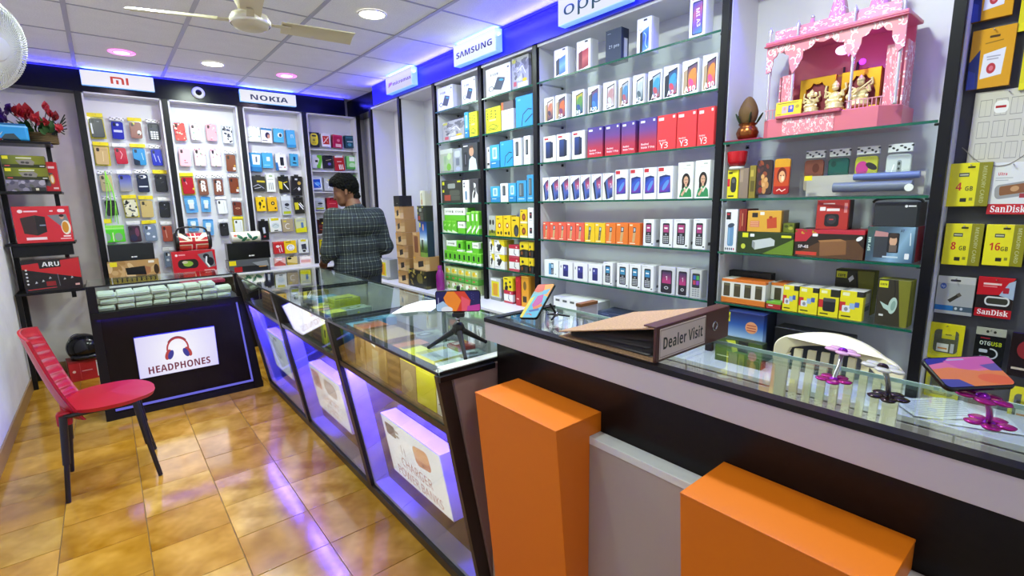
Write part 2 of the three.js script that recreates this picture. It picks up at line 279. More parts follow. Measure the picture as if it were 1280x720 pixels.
// ------------------------------------------------------------ lit brand signs on the cornices
const signArt = {
  mi: art(512, 150, (c, w, h) => { F(c, '#f4f1fb', 0, 0, w, h); c.strokeStyle = '#c8382c'; c.lineWidth = 17; c.beginPath(); c.moveTo(209, 112); c.lineTo(209, 46); c.lineTo(262, 46); c.quadraticCurveTo(285, 46, 285, 68); c.lineTo(285, 112); c.stroke(); F(c, '#c8382c', 238, 70, 17, 42); F(c, '#c8382c', 308, 38, 17, 74); }),
  nokia: art(512, 150, (c, w, h) => { F(c, '#f2f3fb', 0, 0, w, h); T(c, 'NOKIA', 256, 84, 92, '#22335f', { sx: 1.18 }); }),
  micro: art(360, 190, (c, w, h) => { F(c, '#f4f3fb', 0, 0, w, h); for (let i = 0; i < 4; i++) LN(c, '#b03a6a', 9, [[44 + i * 13, 124 - i * 8], [52 + i * 13, 82]]); T(c, 'micromax', 224, 104, 52, '#561438', {}); }),
  samsung: art(512, 240, (c, w, h) => { F(c, '#eef6fb', 0, 0, w, h); T(c, 'S\u039bMSUNG', 256, 132, 92, '#121626'); }),
  oppo: art(512, 240, (c, w, h) => { F(c, '#eaeef8', 0, 0, w, h); T(c, 'oppo', 250, 120, 150, '#1c4a34', { bold: false, sx: 1.2 }); }),
};
function litSign(label, a, w, h, dep, pos, turn, k) {
  const t = thing('shop_sign', label, 'sign', pos, turn, 'lit brand signs on the cornices');
  mesh('housing', rbox(w, h, dep, 0.004, 0, h / 2, -dep / 2), phys({ color: 0xdfeeff, roughness: 0.25, emissive: 0x48a8ff, emissiveIntensity: 0.6 }), t);
  mesh('face', printUV(new THREE.PlaneGeometry(w - 0.006, h - 0.006).translate(0, h / 2, 0.001), a), glow(a, k), t);
  rectLight(0xdcecff, 2.2, w * 0.9, h * 0.8, [0, h / 2, 0.012], [pos[0] + Math.sin(turn), pos[1] + h / 2, pos[2] + Math.cos(turn)], t);
  rectLight(0x8fd0ff, 9, w * 0.9, 0.03, [0, h + 0.004, -dep / 2], [pos[0], pos[1] + 3, pos[2]], t);
  return t;
}
{
  const f = CORN.d - 0.045, m0 = atD(99, 87, f), m1 = atD(194, 117, f), n0 = atD(299, 109.5, f), n1 = atD(371, 136, f);
  litSign('white lit sign with red two-letter logo on the back cornice', signArt.mi, m1[0] - m0[0], 0.123, 0.044, [(m0[0] + m1[0]) / 2, 2.517, -f], 0, 0.85);
  litSign('white lit sign with dark blue lettering on the back cornice', signArt.nokia, n1[0] - n0[0], 0.118, 0.044, [(n0[0] + n1[0]) / 2, 2.512, -f], 0, 0.82);
  const side = (label, a, u0, v0, u1, v1, k) => { const x = CORN.x - 0.062, p = atX(u0, v0, x), q = atX(u1, v1, x); litSign(label, a, p[2] - q[2], Math.min(0.185, Math.max(0.1, 2.648 - p[1])), 0.06, [x, p[1], -(p[2] + q[2]) / 2], -Math.PI / 2, k); };
  side('small white lit sign with a pinkish logo on the blue cornice', signArt.micro, 483, 118.5, 515, 104, 0.62);
  side('white lit sign with spaced black capitals on the blue cornice', signArt.samsung, 567.5, 84, 620, 66, 0.9);
  side('white lit sign with rounded dark green letters above the phone shelves', signArt.oppo, 697.5, 33.5, 785, 6, 0.85);
}
{ // dome camera on the back cornice
  const p = atD(248, 116, CORN.d - 0.02), t = thing('dome_camera', 'white round dome camera between the two signs on the back cornice', 'security camera', P(p));
  t.rotation.x = Math.PI / 2;
  mesh('housing', lathe([[0, -0.02], [0.05, -0.02], [0.056, -0.008], [0.05, 0.012], [0.03, 0.022], [0.026, 0.016]], 28), M.plasticWhite, t);
  mesh('lens', lathe([[0, 0.03], [0.012, 0.028], [0.022, 0.022], [0.026, 0.014]], 24), M.blackGloss, t);
}

// ------------------------------------------------------------ ceiling fan
{
  const y = 2.355, c = atY(313, 28, y), t = thing('ceiling_fan', 'cream ceiling fan hanging from the tiled ceiling', 'fan', [c[0], y, -c[2]]);
  mesh('motor', lathe([[0, -0.035], [0.05, -0.034], [0.075, -0.026], [0.086, -0.01], [0.09, 0.012], [0.08, 0.032], [0.05, 0.045], [0.03, 0.05]], 40), M.fanCream, t);
  mesh('rim', lathe([[0.088, -0.014], [0.093, -0.008], [0.093, 0.006], [0.089, 0.012]], 40), std({ color: 0xe8e2cc, roughness: 0.25, metalness: 0.3 }), t);
  mesh('canopy', lathe([[0.016, 0.05], [0.05, 0.06], [0.062, 0.09], [0.06, 0.13], [0.02, 0.14], [0.016, 0.14]], 32), M.fanCream, t);
  mesh('rod', cyl(0.014, 0.014, 0.2, 0, 0.22, 0), M.fanCream, t);
  mesh('ceiling_cup', lathe([[0.014, 0.25], [0.05, 0.27], [0.055, 0.303]], 28), M.fanCream, t);
  const tipL = atY(160, 12, y), tipR = atY(424, 46, y), aL = Math.atan2(-(tipL[2] - c[2]), tipL[0] - c[0]), aR = Math.atan2(-(tipR[2] - c[2]), tipR[0] - c[0]);
  for (const a of [aL, aR, (aL + aR) / 2 + Math.PI * (Math.abs(aL - aR) < Math.PI ? 1 : 0)]) {
    const L = 0.5, g = new THREE.BoxGeometry(L - 0.14, 0.005, 0.11, 12, 1, 2), p = g.attributes.position;
    for (let i = 0; i < p.count; i++) { const s = (p.getX(i) + (L - 0.14) / 2) / (L - 0.14), z = p.getZ(i); p.setZ(i, z * (0.75 + 0.25 * s)); p.setY(i, p.getY(i) + z * 0.25 + 0.01 * (1 - (z / 0.055) ** 2)); p.setX(i, p.getX(i) + 0.14 + (L - 0.14) / 2); }
    g.computeVertexNormals(); mesh('blade', g, M.fanCream, t, [0, 0, 0], [0, -a, 0]);
    mesh('bracket', rbox(0.12, 0.006, 0.035, 0.002, 0.125, 0.002, 0), M.fanCream, t, [0, 0, 0], [0, -a, 0]);
  }
}
{ // wall fan, cut by the frame's edge
  const c = atD(-31, 53, 2.5), t = thing('wall_fan', 'white wall fan with a wire guard at the picture edge', 'fan', P(c));
  const head = new THREE.Group(); head.name = 'fan_head'; t.add(head); head.rotation.set(0.3, 0.95, 0, 'YXZ');
  const R = 0.15;
  const wires = []; for (let i = 0; i < 96; i++) { const a = i / 96 * 2 * Math.PI, f = (r, z) => [Math.cos(a) * r, Math.sin(a) * r, z]; wires.push(tube([f(0.03, 0.07), f(0.09, 0.068), f(0.135, 0.05), f(R, 0.012)], 0.0019, 8, 4), tube([f(R, 0.01), f(0.13, -0.04), f(0.06, -0.06)], 0.0012, 6, 4)); }
  for (const [r, z] of [[0.075, 0.069], [0.12, 0.057], [0.148, 0.036]]) wires.push(new THREE.TorusGeometry(r, 0.0012, 5, 48).translate(0, 0, z));
  mesh('guard', join(wires), M.plasticWhite, head);
  mesh('guard_rim', lathe([[R - 0.004, -0.012], [R + 0.006, -0.014], [R + 0.009, 0.014], [R - 0.014, 0.026]], 56).rotateX(Math.PI / 2), M.plasticWhite, head);
  mesh('hub_cap', lathe([[0, 0.012], [0.03, 0.01], [0.04, 0.003], [0.04, -0.006]], 28).rotateX(Math.PI / 2).translate(0, 0, 0.07), M.plasticWhite, head);
  for (let k = 0; k < 3; k++) { const g = new THREE.CylinderGeometry(1, 1, 0.003, 24, 1).scale(0.062, 1, 0.052).rotateX(Math.PI / 2).translate(0.082, 0, 0).rotateX(0.4); g.rotateZ(k * 2.094); mesh('blade', g, phys({ color: 0xcfe0ee, roughness: 0.25, transmission: 0.3, thickness: 0 }), head); }
  mesh('motor', lathe([[0, -0.15], [0.04, -0.145], [0.055, -0.11], [0.055, -0.05], [0.03, -0.03], [0.012, 0]].map(([r, y]) => [r, y]), 28).rotateX(Math.PI / 2), M.plasticWhite, head);
  mesh('arm', tube([[-0.06, -0.05, -0.1], [-0.14, -0.12, -0.1], [-0.3, -0.13, -0.08], [ROOM.x0 - c[0] + 0.01, -0.13, -0.07]], 0.013), M.plasticWhite, t);
  mesh('wall_plate', rbox(0.03, 0.16, 0.1, 0.008, ROOM.x0 - c[0] + 0.016, -0.13, -0.07), M.plasticWhite, t);
}

// ------------------------------------------------------------ shelving along the walls
const SHELF = [2.228, 1.968, 1.71, 1.453, 1.194, 0.936], BASE_Y = 0.68;
const SX = 2.33;   // front plane of the side shelves
const XB = 2.6;    // their back
const post = (d, t = 0.038) => [d - t / 2, d + t / 2];
const POSTS = { a: 0.412, b: 1.245, c: 2.555, d: 3.178, e: 3.86, f: 4.515, g: 5.17 };
// one bay of the side wall: back panel, two sides, top, glass shelves with polished green edges and shelf pins
function sideBay(label, dNear, dFar, shelves, opt = {}) {
  const t = thing('display_shelf_unit', label, 'shelf unit', [0, 0, 0], 0, 'shelf units along the side wall'), xb = opt.xb || XB, n = dNear + 0.021, f = dFar - 0.021;
  mesh('back_panel', span(xb, xb + 0.016, BASE_Y, CORN.y, n, f), opt.back || M.lam, t);
  mesh('side_panel', span(SX + 0.023, xb, BASE_Y, CORN.y, n - 0.018, n), M.lam, t);
  mesh('side_panel', span(SX + 0.023, xb, BASE_Y, CORN.y, f, f + 0.018), M.lam, t);
  mesh('top_panel', span(SX + 0.004, xb, CORN.y - 0.016, CORN.y, n, f), M.lam, t);
  for (const y of shelves) {
    const s = mesh('glass_shelf', span(SX, xb, y - 0.004, y + 0.004, n, f), M.shelfGlass, t);
    mesh('polished_edge', span(SX - 0.0012, SX + 0.0008, y - 0.0055, y + 0.0045, n, f), M.glassEdge, s);
    for (const d of [n + 0.008, f - 0.008]) for (const x of [SX + 0.03, xb - 0.04]) mesh('shelf_pin', rbox(0.012, 0.008, 0.014, 0.002, x, y - 0.0085, -d), M.darkMetal, s);
  }
  return t;
}
sideBay('side shelf unit under the green-lettered sign, full of phone boxes', POSTS.b, POSTS.c, SHELF);
sideBay('side shelf unit holding the pink shrine on its upper glass shelf', POSTS.a, POSTS.b, [1.713, 1.449, 1.193, 0.941]);
sideBay('narrow side shelf unit beside the phone boxes, under the black-lettered sign', POSTS.c, POSTS.d, SHELF);
sideBay('side shelf unit with neon green cartons on its lower glass shelves', POSTS.d, POSTS.e, SHELF);
sideBay('empty side shelf unit with dark cartons stacked at its foot', POSTS.e, POSTS.f, []);
sideBay('empty side shelf unit beside the back corner, kraft cartons at its foot', POSTS.f, POSTS.g, []);
sideBay('grey pegboard bay of memory cards beside the shrine shelves', -0.75, POSTS.a, [], { xb: 2.425, back: M.peg });
for (const [k, w] of [['a', 'between the shrine shelves and the memory card board'], ['b', 'between the phone boxes and the shrine shelves'], ['c', 'at the far end of the phone box shelves'], ['d', 'beside the neon green cartons'], ['e', 'between the green cartons and the empty shelving'], ['f', 'beside the stacked kraft cartons'], ['g', 'at the inner back corner of the empty shelving']])
  single('shelf_post', rspan(SX - 0.004, SX + 0.022, BASE_Y - 0.02, CORN.y, ...post(POSTS[k], k === 'b' || k === 'a' ? 0.036 : 0.04), 0.002), M.black, 'black upright shelf post ' + w, 'post', undefined, undefined, 'black posts of the side shelving');
{ // corner filler between the last side bay and the back wall
  single('corner_panel', span(2.585, 2.6, BASE_Y, CORN.y, POSTS.g + 0.025, CORN.d + 0.13), M.lam, 'pale narrow corner panel between side shelving and back wall', 'panel');
  // low cabinets under the side shelving
  const cab = (label, d0, d1) => { const t = thing('base_cabinet', label, 'cabinet', [0, 0, 0], 0, 'low cabinets under the side shelving'); mesh('carcass', span(2.14, 2.618, 0.06, BASE_Y - 0.024, d0 + 0.002, d1 - 0.002), M.lam, t); mesh('plinth', span(2.18, 2.6, 0, 0.06, d0 + 0.004, d1 - 0.004), M.black, t); mesh('worktop', rspan(2.12, 2.618, BASE_Y - 0.024, BASE_Y, d0 + 0.001, d1 - 0.001), M.lam, t);
    for (const s of [0, 1]) { const a = d0 + 0.006 + s * (d1 - d0 - 0.006) / 2, b = a + (d1 - d0 - 0.018) / 2, dr = mesh('door', rspan(2.122, 2.139, 0.07, BASE_Y - 0.03, a, b), M.lamBand, t); mesh('handle', rod([2.112, 0.52, -(s ? a + 0.03 : b - 0.03)], [2.112, 0.62, -(s ? a + 0.03 : b - 0.03)], 0.005), M.steel, dr); } };
  cab('low pale cabinet under the pegboard and shrine shelves', -0.75, POSTS.b);
  cab('low pale cabinet under the phone box shelves', POSTS.b, POSTS.c);
  cab('low pale cabinet under the green carton shelves', POSTS.c, POSTS.e);
  cab('low pale cabinet under the empty corner shelving', POSTS.e, 5.45);
}
// the four back-wall bays
const BX = [-0.038, 0.578, 1.21, 1.84, 2.455], BD = CORN.d + 0.145;
const bayName = ['under the red-logo sign', 'beside the dome camera', 'under the blue-lettered sign', 'in the back corner behind the man'];
for (let i = 0; i < 4; i++) {
  const t = thing('wall_display_bay', 'tall lavender display bay of hanging accessories ' + bayName[i], 'shelf unit', [0, 0, 0], 0, 'display bays on the back wall'), a = BX[i] + 0.024, b = BX[i + 1] - 0.024;
  mesh('back_panel', span(a, b, 0.8, CORN.y, BD, BD + 0.012), M.lam, t);
  mesh('side_panel', span(a - 0.002, a + 0.014, 0.8, CORN.y, CORN.d + 0.004, BD), M.lam, t);
  mesh('side_panel', span(b - 0.014, b + 0.002, 0.8, CORN.y, CORN.d + 0.004, BD), M.lam, t);
  mesh('top_panel', span(a, b, CORN.y - 0.012, CORN.y, CORN.d + 0.004, BD), M.lam, t);
  if (i === 3) for (const v of [187.5, 214, 240, 264, 292, 318]) { const y = atD(415, v, CORN.d + 0.02)[1]; mesh('shelf', span(a + 0.014, b - 0.014, y - 0.008, y, CORN.d + 0.02, BD), M.lam, t); }
}
BX.forEach((x, i) => single('shelf_post', rspan(x - 0.024, x + 0.024, 0.78, CORN.y, CORN.d - 0.006, CORN.d + 0.02, 0.002), M.black, 'black upright post on the back wall ' + ['at the speaker rack end', 'beside the dome camera', 'beside the blue-lettered sign', 'behind the man', 'in the corner beyond the man'][i], 'post', undefined, undefined, 'black posts of the back wall bays'));
for (let i = 0; i < 4; i++) { // low cabinets below the hanging bays
  const t = thing('base_cabinet', 'low dark cabinet at the foot of the bay ' + bayName[i], 'cabinet', [0, 0, 0], 0, 'low cabinets on the back wall'), a = BX[i], b = BX[i + 1] - 0.002 - (i === 3 ? 0.36 : 0);
  mesh('carcass', span(a, b, 0.05, 0.775, 5.56, 5.94), M.wenge, t); mesh('plinth', span(a, b, 0, 0.05, 5.6, 5.94), M.black, t); mesh('worktop', rspan(a, b, 0.775, 0.798, 5.53, 5.945), M.lam, t);
  const dr = mesh('door', rspan(a + 0.006, b - 0.006, 0.07, 0.765, 5.545, 5.559), M.wenge, t); mesh('handle', rod([b - 0.06, 0.5, -5.538], [b - 0.06, 0.62, -5.538], 0.006), M.steel, dr);
}

// ------------------------------------------------------------ counters
// pale board between two points of a slanted front: profile (x, y) swept along depth
const SL = (y) => 0.9 - 0.158 * y / 0.943;              // slanted front of the long counter: x at height y
function sweep(pts, d0, d1) { return extrude(poly(pts.map(([x, y]) => [x, y])), Math.abs(d1 - d0)).translate(0, 0, -Math.max(d0, d1)); }
const TOP_Y = 0.943, DECK_Y = 0.735, BACK_X = 1.362;
function slantPost(t, d, name = 'post') { return mesh(name, sweep([[SL(0) - 0.012, 0], [SL(0) + 0.035, 0], [SL(0.93) + 0.035, 0.93], [SL(0.93) - 0.012, 0.93]], d - 0.0105, d + 0.0105), M.brownPost, t); }
const LED_BLUE = new THREE.Color(COL.led);
function longCounter(label, dn, df, sign) {
  const t = thing('glass_counter', label, 'counter', [0, 0, 0], 0, 'slanted glass counters of the long row'), n = dn + 0.023, f = df - 0.023, back = BACK_X - 0.012;
  slantPost(t, dn + 0.0115); slantPost(t, df - 0.0115);
  mesh('floor_rail', sweep([[SL(0) - 0.012, 0], [SL(0) + 0.05, 0], [SL(0.05) + 0.05, 0.05], [SL(0.05) - 0.012, 0.05]], n, f), M.brownPost, t);
  mesh('sill', sweep([[SL(0.722) - 0.006, 0.718], [back, 0.718], [back, DECK_Y], [SL(DECK_Y) + 0.004, DECK_Y], [SL(0.745) - 0.006, 0.745]], n, f), M.brownPost, t);
  const rx = 0.085; // recess depth
  mesh('recess_back', sweep([[SL(0.06) + rx, 0.05], [SL(0.06) + rx + 0.014, 0.05], [SL(0.7) + rx + 0.014, 0.716], [SL(0.7) + rx, 0.716]], n, f), M.wenge, t);
  mesh('recess_ledge', sweep([[SL(0.05) + 0.006, 0.052], [SL(0.05) + rx, 0.052], [SL(0.07) + rx, 0.075], [SL(0.075) + 0.006, 0.075]], n, f), std({ color: 0xd9d4ff, roughness: 0.5 }), t);
  for (const d of [n + 0.01, f - 0.01]) mesh('recess_side', sweep([[SL(0.075) + 0.006, 0.075], [SL(0.075) + rx, 0.075], [SL(0.71) + rx, 0.712], [SL(0.71) + 0.006, 0.712]], d - 0.009, d + 0.009), std({ color: 0xcfc8ff, roughness: 0.5 }), t);
  const strip = mesh('led_strip', span(SL(0.7) + 0.03, SL(0.7) + 0.042, 0.707, 0.713, n + 0.02, f - 0.02), M.led, t);
  rectLight(COL.led, LIGHT.led, f - n - 0.04, 0.02, [SL(0.7) + 0.036, 0.703, -(n + f) / 2], [SL(0.7) + 0.04, 0, -(n + f) / 2], t);
  mesh('back_board', span(back, BACK_X, 0.06, TOP_Y - 0.01, dn + 0.002, df - 0.002), M.lam, t);
  mesh('floor_board', span(SL(0) + 0.12, back, 0.02, 0.05, n, f), M.lam, t);
  mesh('front_glass', sweep([[SL(0.05) - 0.002, 0.05], [SL(0.05) + 0.003, 0.05], [SL(0.93) + 0.003, 0.93], [SL(0.93) - 0.002, 0.93]], n, f), M.glass, t);
  const g = mesh('top_glass', span(SL(0.943) - 0.006, BACK_X + 0.004, TOP_Y - 0.008, TOP_Y, dn + 0.003, df - 0.003), M.glass, t);
  mesh('glass_edge', join(span(SL(0.943) - 0.009, SL(0.943) - 0.006, TOP_Y - 0.009, TOP_Y + 0.0005, dn + 0.003, df - 0.003), span(SL(0.943), BACK_X, TOP_Y - 0.009, TOP_Y + 0.0006, dn + 0.001, dn + 0.004), span(BACK_X + 0.004, BACK_X + 0.007, TOP_Y - 0.009, TOP_Y + 0.0005, dn + 0.003, df - 0.003)), M.plasticBlack, g);
  const ld = mesh('display_light', span(SL(0.92) + 0.014, SL(0.92) + 0.026, 0.926, 0.932, n + 0.05, f - 0.05), std({ color: 0x222222, emissive: 0xf4f8ff, emissiveIntensity: 0.25 }), t);
  mesh('light_profile', span(SL(0.92) + 0.006, SL(0.92) + 0.034, 0.9325, 0.9345, n + 0.04, f - 0.04), M.plasticBlack, t);
  rectLight(0xf4f8ff, 22, f - n - 0.12, 0.012, [SL(0.92) + 0.02, 0.924, -(n + f) / 2], [SL(0.92) + 0.22, 0.6, -(n + f) / 2], t);
  for (const d of [dn + 0.012, df - 0.012]) mesh('top_rail', span(SL(0.93) - 0.004, BACK_X, TOP_Y - 0.022, TOP_Y - 0.0085, d - 0.011, d + 0.011), M.plasticBlack, t);
  return t;
}
const LC = [1.262, 2.25, 3.235, 4.24];
const counterA = longCounter('slanted glass counter with the charger and power bank sign', LC[0], LC[1]);
longCounter('slanted glass counter with the sign reflecting in its upper glass', LC[1], LC[2]);
longCounter('slanted glass counter in the far corner beside the headphones counter', LC[2], LC[3]);
{ // end panel of the row, towards the viewer
  const t = counterA;
  mesh('end_panel', sweep([[SL(0) + 0.036, 0], [1.39, 0], [1.39, 0.93], [SL(0.93) + 0.036, 0.93]], LC[0] - 0.012, LC[0] + 0.0025), std({ color: 0x8c7270, roughness: 0.45 }), t);
  mesh('end_cap', span(SL(0.94) - 0.01, 0.945, 0.916, TOP_Y - 0.009, LC[0] - 0.016, LC[0] + 0.002), M.black, t);
  mesh('end_strip', span(SL(0.94) + 0.015, 1.35, TOP_Y + 0.0005, TOP_Y + 0.0035, LC[0] + 0.004, LC[0] + 0.045), M.plasticWhite, t);
}
// light boxes in the counter fronts
function lightBox(label, a, p0, p1, slant, k = 0.85) { // slanted: corner points [y top, d far, y bottom, d near]
  const [y1, df, y0, dn] = p0, t = thing('light_box_sign', label, 'sign', [0, 0, 0], 0, 'lit product signs on the counters');
  if (slant) {
    const xo = 0.012;
    mesh('housing', sweep([[SL(y0) + xo, y0], [SL(y0) + 0.084, y0], [SL(y1) + 0.084, y1], [SL(y1) + xo, y1]], dn, df), std({ color: 0xd8d2ff, roughness: 0.4, emissive: 0xb0a8ff, emissiveIntensity: 0.12 }), t);
    const hgt = Math.hypot(y1 - y0, SL(y0) - SL(y1)), face = mesh('face', printUV(new THREE.PlaneGeometry(df - dn - 0.006, hgt - 0.006), a), glow(a, k), t, [(SL(y0) + SL(y1)) / 2 + xo - 0.0012, (y0 + y1) / 2, -(dn + df) / 2]);
    face.rotation.order = 'YXZ'; face.rotation.set(Math.atan2(SL(y0) - SL(y1), y1 - y0), -Math.PI / 2, 0);
    rectLight(0xf0ecff, 1.4, df - dn, hgt, [(SL(y0) + SL(y1)) / 2 + 0.005, (y0 + y1) / 2, -(dn + df) / 2], [-2, (y0 + y1) / 2 - 0.36, -(dn + df) / 2], t);
  }
  return t;
}
const sA = {
  charger: art(512, 300, (c, w, h) => { F(c, GR(c, 0, 0, w, h, '#f4f0ff', '#fbf4f4'), 0, 0, w, h); RR(c, '#4a4248', 30, 30, 92, 60, 10); F(c, '#857b80', 118, 44, 36, 12); F(c, '#857b80', 118, 66, 36, 12); for (let i = 0; i < 4; i++) F(c, '#2c272b', 40 + i * 18, 36, 8, 48); LN(c, '#5a5056', 5, [[150, 110], [150, 150]]); LN(c, '#5a5056', 5, [[176, 118], [176, 152]]); c.save(); c.translate(345, 95); c.rotate(-0.12); RR(c, '#c9754a', -68, -50, 130, 92, 26); RR(c, '#e5a06c', -68, -50, 130, 62, 24); F(c, '#7a3c22', -16, 22, 18, 12); c.restore(); T(c, 'CHARGER', 256, 196, 62, '#a2544e', { bold: false }); T(c, 'POWER BANKS', 256, 260, 60, '#a2544e', { bold: false, sx: 0.98 }); }),
  mid: art(512, 320, (c, w, h) => { F(c, '#f5f0fb', 0, 0, w, h); RR(c, '#b9606c', 34, 30, 130, 120, 10); RR(c, '#6f4858', 60, 60, 80, 70, 8); RR(c, '#7c7078', 230, 40, 190, 100, 46); RR(c, '#9a8f96', 252, 58, 146, 40, 20); T(c, 'MEMORY', 256, 200, 66, '#b06a62', { bold: false }); T(c, 'CARD', 256, 268, 66, '#b06a62', { bold: false }); }),
  far: art(512, 340, (c, w, h) => { F(c, '#eceaf8', 0, 0, w, h); c.strokeStyle = '#3c4a68'; c.lineWidth = 18; c.beginPath(); c.arc(250, 120, 84, 0.4, 5.2); c.stroke(); LN(c, '#5c6c88', 14, [[120, 60], [300, 180]]); T(c, 'CABLES', 256, 262, 76, '#4a5878', { bold: false }); }),
  head: art(640, 320, (c, w, h) => { const g = c.createRadialGradient(320, 140, 30, 320, 160, 380); g.addColorStop(0, '#fdfcff'); g.addColorStop(1, '#d9d4fa'); c.fillStyle = g; c.fillRect(0, 0, w, h); c.strokeStyle = '#b33a3e'; c.lineWidth = 13; c.beginPath(); c.arc(320, 130, 82, Math.PI * 0.93, Math.PI * 2.07); c.stroke(); c.strokeStyle = '#7d2d3c'; c.lineWidth = 7; c.beginPath(); c.arc(320, 126, 88, Math.PI * 1.2, Math.PI * 1.8); c.stroke(); for (const s of [-1, 1]) { EL(c, '#b8443c', 320 + s * 80, 168, 22, 42, -s * 0.45); EL(c, '#3a3a92', 320 + s * 60, 172, 20, 38, -s * 0.45); } T(c, 'HEADPHONES', 320, 266, 76, '#6e2238', { sx: 1.0 }); }),
};
lightBox('lit sign with charger and power bank pictures, in the slanted counter', sA.charger, [0.575, 1.905, 0.29, 1.418], 0, true, 0.85);
lightBox('lit sign with a red and a grey gadget in the middle counter', sA.mid, [0.556, 2.9, 0.27, 2.4], 0, true, 0.7);
lightBox('lit sign with a dark cable picture in the far counter', sA.far, [0.575, 3.85, 0.285, 3.42], 0, true, 0.6);

{ // back counter with the HEADPHONES sign
  const x0 = -0.148, x1 = 0.846, D = 4.29, xt = 0.742, t = thing('glass_counter', 'short black glass counter with the lit headphones sign', 'counter');
  const db = D + 0.42;
  const front = (pts, d0, d1) => extrude(poly(pts), Math.abs(d1 - d0)).translate(0, 0, -Math.max(d0, d1));
  mesh('front_panel', metricUV(front([[x0, 0.03], [0.84, 0.03], [0.752, 0.727], [x0 + 0.02, 0.727]], D, D + 0.02), 2), M.wenge, t);
  mesh('sill', span(x0 + 0.002, 0.752, 0.728, 0.77, D - 0.026, db), M.black, t);
  mesh('floor_rail', span(x0, x1, 0, 0.05, D - 0.006, D + 0.03), M.black, t);
  mesh('post', front([[x0 - 0.012, 0], [x0 + 0.04, 0], [x0 + 0.045, 0.95], [x0 - 0.004, 0.95]], D - 0.008, D + 0.03), M.black, t);
  mesh('post', front([[x1 - 0.06, 0], [x1, 0], [xt + 0.012, 0.945], [xt - 0.022, 0.945]], D - 0.008, D + 0.03), M.black, t);
  mesh('side_panel', span(x0, x0 + 0.018, 0.03, 0.94, D + 0.031, db), M.black, t);
  mesh('back_board', span(x0 + 0.018, 0.742, 0.03, 0.735, db, db + 0.014), M.lam, t);
  mesh('front_glass', span(x0 + 0.046, xt - 0.022, 0.77, 0.945, D, D + 0.005), M.glass, t);
  const g = mesh('top_glass', span(x0, xt + 0.004, 0.945, 0.953, D, db + 0.02), M.glass, t);
  mesh('glass_edge', join(span(x0, xt + 0.004, 0.944, 0.954, D - 0.003, D), span(x0 - 0.003, x0, 0.944, 0.954, D, db + 0.02)), M.plasticBlack, g);
  // glowing channel: right and bottom edge, and a hidden strip under the sill
  const ledM = std({ color: 0x202040, emissive: 0x7a78f0, emissiveIntensity: 0.6 });
  mesh('led_channel', span(x0 + 0.045, 0.775, 0.062, 0.078, D - 0.007, D - 0.0005), ledM, t);
  mesh('led_channel', front([[0.762, 0.078], [0.775, 0.078], [0.728, 0.725], [0.716, 0.725]], D - 0.007, D - 0.0005), ledM, t);
  mesh('led_strip', span(x0 + 0.06, 0.71, 0.7262, 0.7279, D - 0.012, D - 0.006), M.led, t);
  rectLight(COL.led, LIGHT.led * 0.14, 0.8, 0.012, [0.28, 0.721, -(D - 0.012)], [0.28, 0, -(D + 0.02)], t);
  const s0 = atD(166, 421, D - 0.03), s1 = atD(273, 455, D - 0.03), sw = 0.495, sh = 0.305;
  const sg = thing('light_box_sign', 'lit sign with red and blue headphones on the black counter', 'sign', [0.303, 0.262, -(D - 0.026)], 0, 'lit product signs on the counters');
  mesh('housing', rbox(sw, sh, 0.024, 0.003, 0, sh / 2, -0.0125), std({ color: 0x3a36a8, roughness: 0.4 }), sg);
  mesh('face', printUV(new THREE.PlaneGeometry(sw - 0.006, sh - 0.006).translate(0, sh / 2, 0.0005), sA.head), glow(sA.head, 0.85), sg);
  rectLight(0xf0ecff, 1.4, sw, sh, [0, sh / 2, 0.01], [0.303, 0.262 + sh / 2, 0], sg);
}
